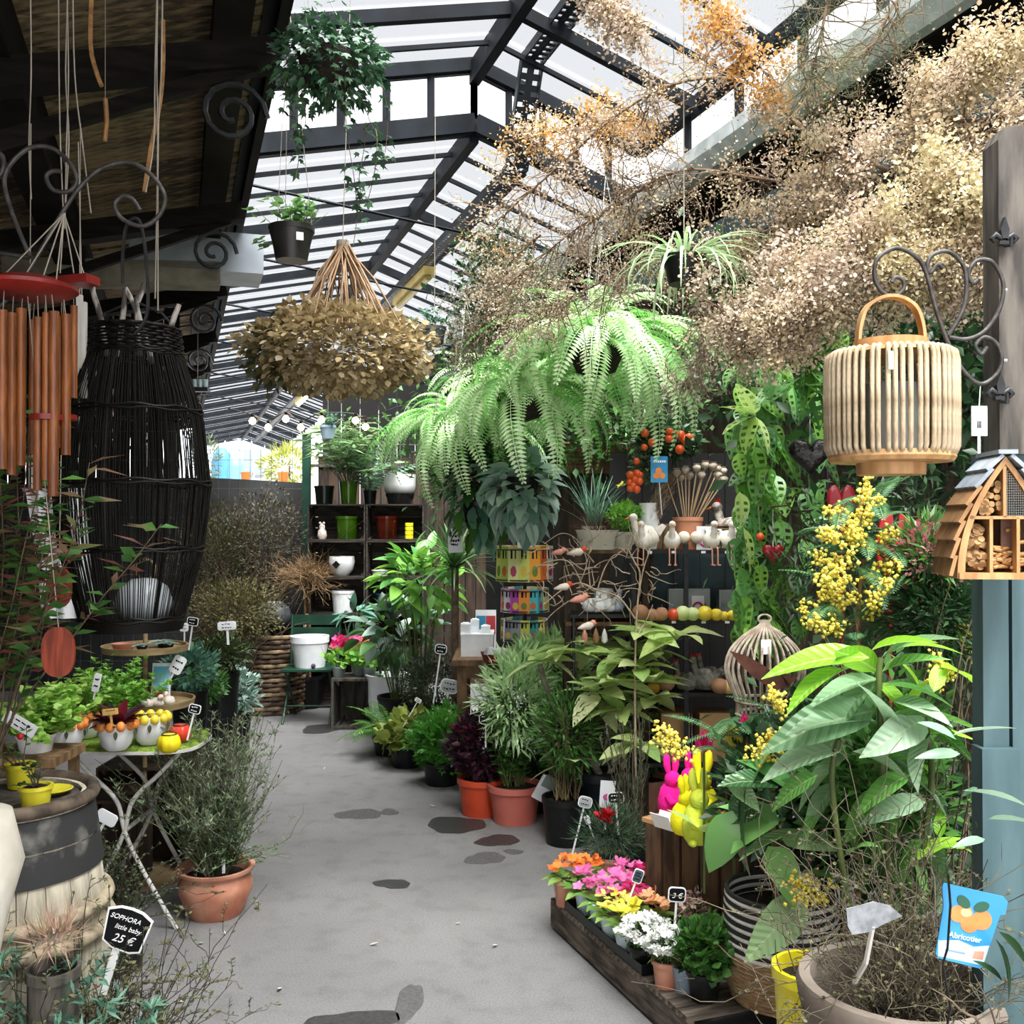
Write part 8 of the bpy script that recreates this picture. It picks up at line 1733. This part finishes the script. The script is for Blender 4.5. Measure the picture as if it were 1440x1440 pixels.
# ================================================================== post, insect house, bracket, rope lantern
YQ = 2.1; k = YQ / F
po = E('garden_post', 'post of grey weathered wood above pale blue painted planks', 'post', at(1420, YQ))
def zq(py): return zat(py, YQ)
b = MB(); X0 = P(1395, 735, YQ).x - po.location.x; tops = [(X0, zq(640)), (X0, zq(205)), (X0 + .012, zq(188)), (X0 + .14, zq(178)), (X0 + .14, zq(640))]
b.prism(tops, .07); b.build('grey_upper_board', grey_wood, po)
for (xa, xb, ya, yb) in ((1380, 1416, 640, 1052), (1372, 1424, 1050, 1900), (1421, 1500, 640, 1900)):
    a = P(xa, 735, YQ).x - po.location.x; c = P(xb, 735, YQ).x - po.location.x; b = MB(); b.box(((a + c) / 2, .02 if ya < 700 else 0, (zq(ya) + max(zq(yb), 0)) / 2), (c - a, .05, zq(ya) - max(zq(yb), 0))); b.build('blue_plank', blue_paint, po)
b = MB(); b.box((P(1420, 735, YQ).x - po.location.x + .02, .06, zq(640) / 2), (.1, .03, zq(640))); b.build('backing_board', dark_wood, po)
for (px, py) in ((1412, 332), (1406, 550)):
    fh = E('fleur_hook', ('upper' if py < 400 else 'lower') + ' cast iron fleur-de-lis hook screwed to the grey board', 'hook', P(px, py, YQ - .045), 'iron hooks on the grey board'); kk = YQ / F
    b = MB(); b.prism([(x * kk, z * kk) for x, z in ((0, 26), (6, 8), (4, -4), (-4, -4), (-6, 8))], .012); b.build('spear', black_iron, fh)
    for s in (-1, 1): b = MB(); b.tube([(s * 3 * kk, 0, -4 * kk), (s * 12 * kk, 0, 2 * kk), (s * 17 * kk, 0, -4 * kk), (s * 13 * kk, 0, -9 * kk)], [.005, .007, .006, .003], 7); b.build('side_leaf', black_iron, fh, 60)
    b = MB(); b.box((0, 0, -10 * kk), (16 * kk, .014, 5 * kk)); b.build('collar', black_iron, fh); b = MB(); b.tube([(0, -.004, -14 * kk), (0, -.03, -18 * kk), (0, -.03, -8 * kk)], .004, 6); b.build('prong', black_iron, fh)
# insect house
YN = 1.98; k = YN / F; ih = E('insect_house', 'pointed arch wooden insect house with slate-shingled roof on the post', 'insect house', P(1402, 812, YN), rz=-.12)
def archp(hw, h, n=10):
    L_ = [(-hw * (1 - (i / n) ** 2.1), h * (i / n)) for i in range(n + 1)]; return L_ + [(-x, z) for x, z in L_[-2::-1]]
hw, hh = 64 * k, 168 * k; D_ = .1
out = archp(hw, hh); inn = archp(hw * .84, hh * .9)
b = MB(); n = len(out); inn2 = [(x, z + .008) for x, z in inn]
vs = [(x, -D_ / 2, z) for x, z in out] + [(x, -D_ / 2, z) for x, z in inn2] + [(x, D_ / 2, z) for x, z in out] + [(x, D_ / 2, z) for x, z in inn2]
fs = []
for i in range(n - 1): fs += [(i, i + 1, n + i + 1, n + i), (2 * n + i + 1, 2 * n + i, 3 * n + i, 3 * n + i + 1), (n + i, n + i + 1, 3 * n + i + 1, 3 * n + i), (i + 1, i, 2 * n + i, 2 * n + i + 1)]
b.add(vs, fs); b.build('arch_frame', pale_wood, ih); b = MB(); b.box((0, 0, .005), (hw * 1.95, D_ * 1.1, .012)); b.build('floor_board', pale_wood, ih); b = MB(); b.prism([(x, z) for x, z in inn], .006, Matrix.Translation((0, D_ / 2 - .006, 0))); b.build('back_panel', raw_wood, ih)
for (x0, z0, x1, z1) in ((-hw * .74, hh * .5, hw * .74, hh * .5), (-hw * .02, hh * .5, -hw * .02, hh * .92), (-hw * .3, 0, -hw * .3, hh * .5), (hw * .25, 0, hw * .25, hh * .5)): b = MB(); b.bar((x0, -.01, z0), (x1, -.01, z1), .006, D_ * .8, Vector((0, 1, 0))); b.build('divider', pale_wood, ih)
log = mat('log_end', '#b08a5c', '#7a5c3c', rough=.8, scale=30)
for i in range(34):
    x = R.uniform(-hw * .62, -hw * .08); z = R.uniform(hh * .54, hh * .8)
    if abs(x) > hw * .8 * (1 - (z / hh) ** 2.1): continue
    b = MB(); b.tube([(x, -D_ * .38, z), (x, D_ * .3, z)], .006, 7); b.build('hollow_stem', log, ih, 60)
for i in range(26): b = MB(); b.tube([(R.uniform(-hw * .74, -hw * .36), -D_ * .36 + R.uniform(-.004, .004), R.uniform(hh * .06, hh * .46)), (R.uniform(-hw * .7, -hw * .4), D_ * .2, R.uniform(hh * .06, hh * .46))], .007, 7); b.build('log', log, ih, 60)
for i in range(50): x = R.uniform(-hw * .26, hw * .7); z = .02 + abs(R.gauss(0, .02)); b = MB(); b.tube([(x - .012, -D_ * .3, z), (x + .012, -D_ * .26 + R.uniform(0, .03), z + R.uniform(-.006, .006))], .0035, 5); b.build('wood_chip', pale_wood, ih)
b = MB(); b.box((-hw * .02 + hw * .13, -.02, hh * .28), (hw * .22, .004, hh * .4)); b.build('slot_panel', mat('slot_brown', '#5f3c2a', '#432818'), ih)
b = MB(); mesh_w = []
for i in range(16): b.bar((-hw * .0 + i * hw * .045, -D_ * .46, hh * .5), (-hw * .0 + i * hw * .045, -D_ * .46, hh * (.9 - .02 * i)), .0008, .0008)
for i in range(20): b.bar((0, -D_ * .46, hh * (.5 + .02 * i)), (hw * (.72 - .022 * i), -D_ * .46, hh * (.5 + .02 * i)), .0008, .0008)
stuff(b.build('wire_mesh', wire_m, ih))
shng = mat('slate_shingle', '#9aa2ab', '#6f777f', rough=.7, scale=12, bump=.2, rnd=.4); shw = mat('wood_shingle', '#a87f55', '#7d5a38', rough=.75, scale=14, bump=.3, rnd=.5)
def arc_pt(t, sd): z = hh * t; return Vector((sd * (hw * (1 - t ** 2.1) + .004), 0, z))
for sd, m in ((-1, shw), (1, shng)):
    for i in range(7):
        t0 = .02 + i * .14; t1 = min(t0 + .17, 1.0); a = arc_pt(t0, sd); c = arc_pt(t1, sd); d = (c - a).normalized(); nn = Vector((sd * d.z, 0, -sd * d.x)); 
        for j in range(3):
            b = MB(); y = -D_ * .62 + (j + .5) * D_ * 1.24 / 3; b.bar(a + nn * .011 + Vector((0, y, 0)), c + nn * .004 + Vector((0, y, 0)), D_ * 1.24 / 3 * .95, .007, nn); b.build('shingle', m if not (sd < 0 and i > 4) else shng, ih)
b = MB(); b.box((0, 0, hh + .008), (.035, D_ * 1.3, .008)); b.build('ridge_cap', shng, ih)
# right iron bracket
YB2 = 2.05; org = P(1409, 505, YB2); br = E('iron_scroll_hanger', 'curled wrought-iron hanger holding the rope lantern at the post', 'bracket', org)
for pp in ([(1254, 397), (1259, 390), (1270, 394), (1270, 408), (1257, 417), (1240, 410), (1230, 390), (1234, 364), (1259, 349), (1284, 358), (1301, 380), (1318, 441), (1337, 491), (1357, 524), (1379, 540), (1401, 527), (1409, 505), (1401, 483), (1384, 474), (1372, 486), (1380, 498), (1388, 488)],
           [(1326, 378), (1318, 372), (1308, 384), (1304, 372), (1312, 358), (1334, 354), (1354, 372), (1359, 400), (1354, 436), (1334, 472)], [(1376, 392), (1368, 398), (1362, 384), (1373, 367), (1393, 367), (1407, 386), (1411, 408), (1404, 438), (1384, 466), (1359, 477), (1334, 474)]):
    b = MB(); b.tube(pxcurve(pp, YB2, org, 5), .0045, 7); b.build('scroll', rod_iron, br, 60)
for y in (408, 507): b = MB(); b.tube([P(1409, y, YB2) - org, P(1416, y, YB2) - org], .003, 5); b.build('screw', zinc, br)
o = E('white_swing_tag', 'white barcode swing tag hanging under the iron hanger', 'tag', P(1377, 592, YB2)); k = YB2 / F; b = MB(); b.box((0, 0, 0), (22 * k, .002, 42 * k)); b.build('card', paper, o)
b = MB(); [b.box((-3 * k + i * 1.4 * k, -.0015, -5 * k), (.7 * k, .0012, 10 * k)) for i in range(5)]; b.build('barcode', slate_m, o); hang_cord(o, Vector((0, 0, 20 * k)), Vector((.003, 0, 52 * k)), .001, paper); b = MB(); b.box((0, .001, -34 * k), (4 * k, .001, 28 * k)); b.build('strap', paper, o)
# rope lantern
YO = 2.0; k = YO / F; rl = E('rope_lantern', 'beige rope lantern with wooden handle hanging from the iron hanger', 'lantern', P(1253, 668, YO)); Z = lambda py: (668 - py) * k
b = MB(); b.lathe([(.001, 0), (46 * k, 0), (47 * k, Z(655)), (47 * k, Z(648)), (.001, Z(648))], 40); b.build('base_ring', pale_wood, rl, 35)
b = MB(); b.lathe([(40 * k, Z(652)), (82 * k, Z(650)), (86 * k, Z(644)), (84 * k, Z(636)), (40 * k, Z(640))], 44); b.build('lower_hoop', pale_wood, rl, 35)
b = MB(); b.lathe([(46 * k, Z(496)), (82 * k, Z(497)), (84 * k, Z(502)), (46 * k, Z(504))], 44); b.build('upper_hoop', pale_wood, rl, 35)
b = MB(); b.lathe([(50 * k, Z(500)), (50 * k, Z(479)), (46 * k, Z(479)), (46 * k, Z(500))], 40); b.build('neck_ring', pale_wood, rl, 35)
rope = mat('beige_rope', '#b8a68a', '#8f7e64', rough=.9, scale=60, stretch=(1, 1, .4), bump=.6)
b = MB(); pts = [(76, 642), (84, 638), (87.5, 630), (88, 575), (87.5, 512), (85, 500), (78, 496), (70, 497)]
b.tube([(r * k, 0, Z(y)) for r, y in pts], 3.5 * k, 7); rme = b.mesh('rope_strand', rope, 60)
for i in range(54): O('rope_strand', rme, rl, M=Matrix.Rotation(2 * math.pi * (i + R.uniform(-.2, .2)) / 54, 4, 'Z'))
hpts = cat_rom([Vector((-46 * k, 0, Z(492))), Vector((-44 * k, 0, Z(460))), Vector((-34 * k, 0, Z(432))), Vector((-12 * k, 0, Z(418))), Vector((12 * k, 0, Z(418))), Vector((34 * k, 0, Z(432))), Vector((44 * k, 0, Z(460))), Vector((46 * k, 0, Z(492)))], 5)
b = MB(); vs = []; fs = []
for i, p in enumerate(hpts):
    d = (hpts[min(i + 1, len(hpts) - 1)] - hpts[max(i - 1, 0)]).normalized(); nn = Vector((d.z, 0, -d.x)) * 2.2 * k; y = Vector((0, 9 * k, 0)); vs += [p - nn - y, p + nn - y, p + nn + y, p - nn + y]
for i in range(len(hpts) - 1):
    for j in range(4): fs.append((i * 4 + j, i * 4 + (j + 1) % 4, i * 4 + 4 + (j + 1) % 4, i * 4 + 4 + j))
b.add(vs, fs); b.build('handle', pale_wood, rl, 40)
b = MB(); b.lathe([(36 * k, Z(646)), (38 * k, Z(570)), (36 * k, Z(540)), (34 * k, Z(540)), (34 * k, Z(640)), (.001, Z(642))], 30); b.build('glass_cylinder', glassmat('lantern_glass', '#c8ccc8', .55, .1), rl, 40)
b = MB(); b.box((-32 * k, -87 * k, Z(520)), (6 * k, .003, 24 * k)); b.build('tag', paper, rl)
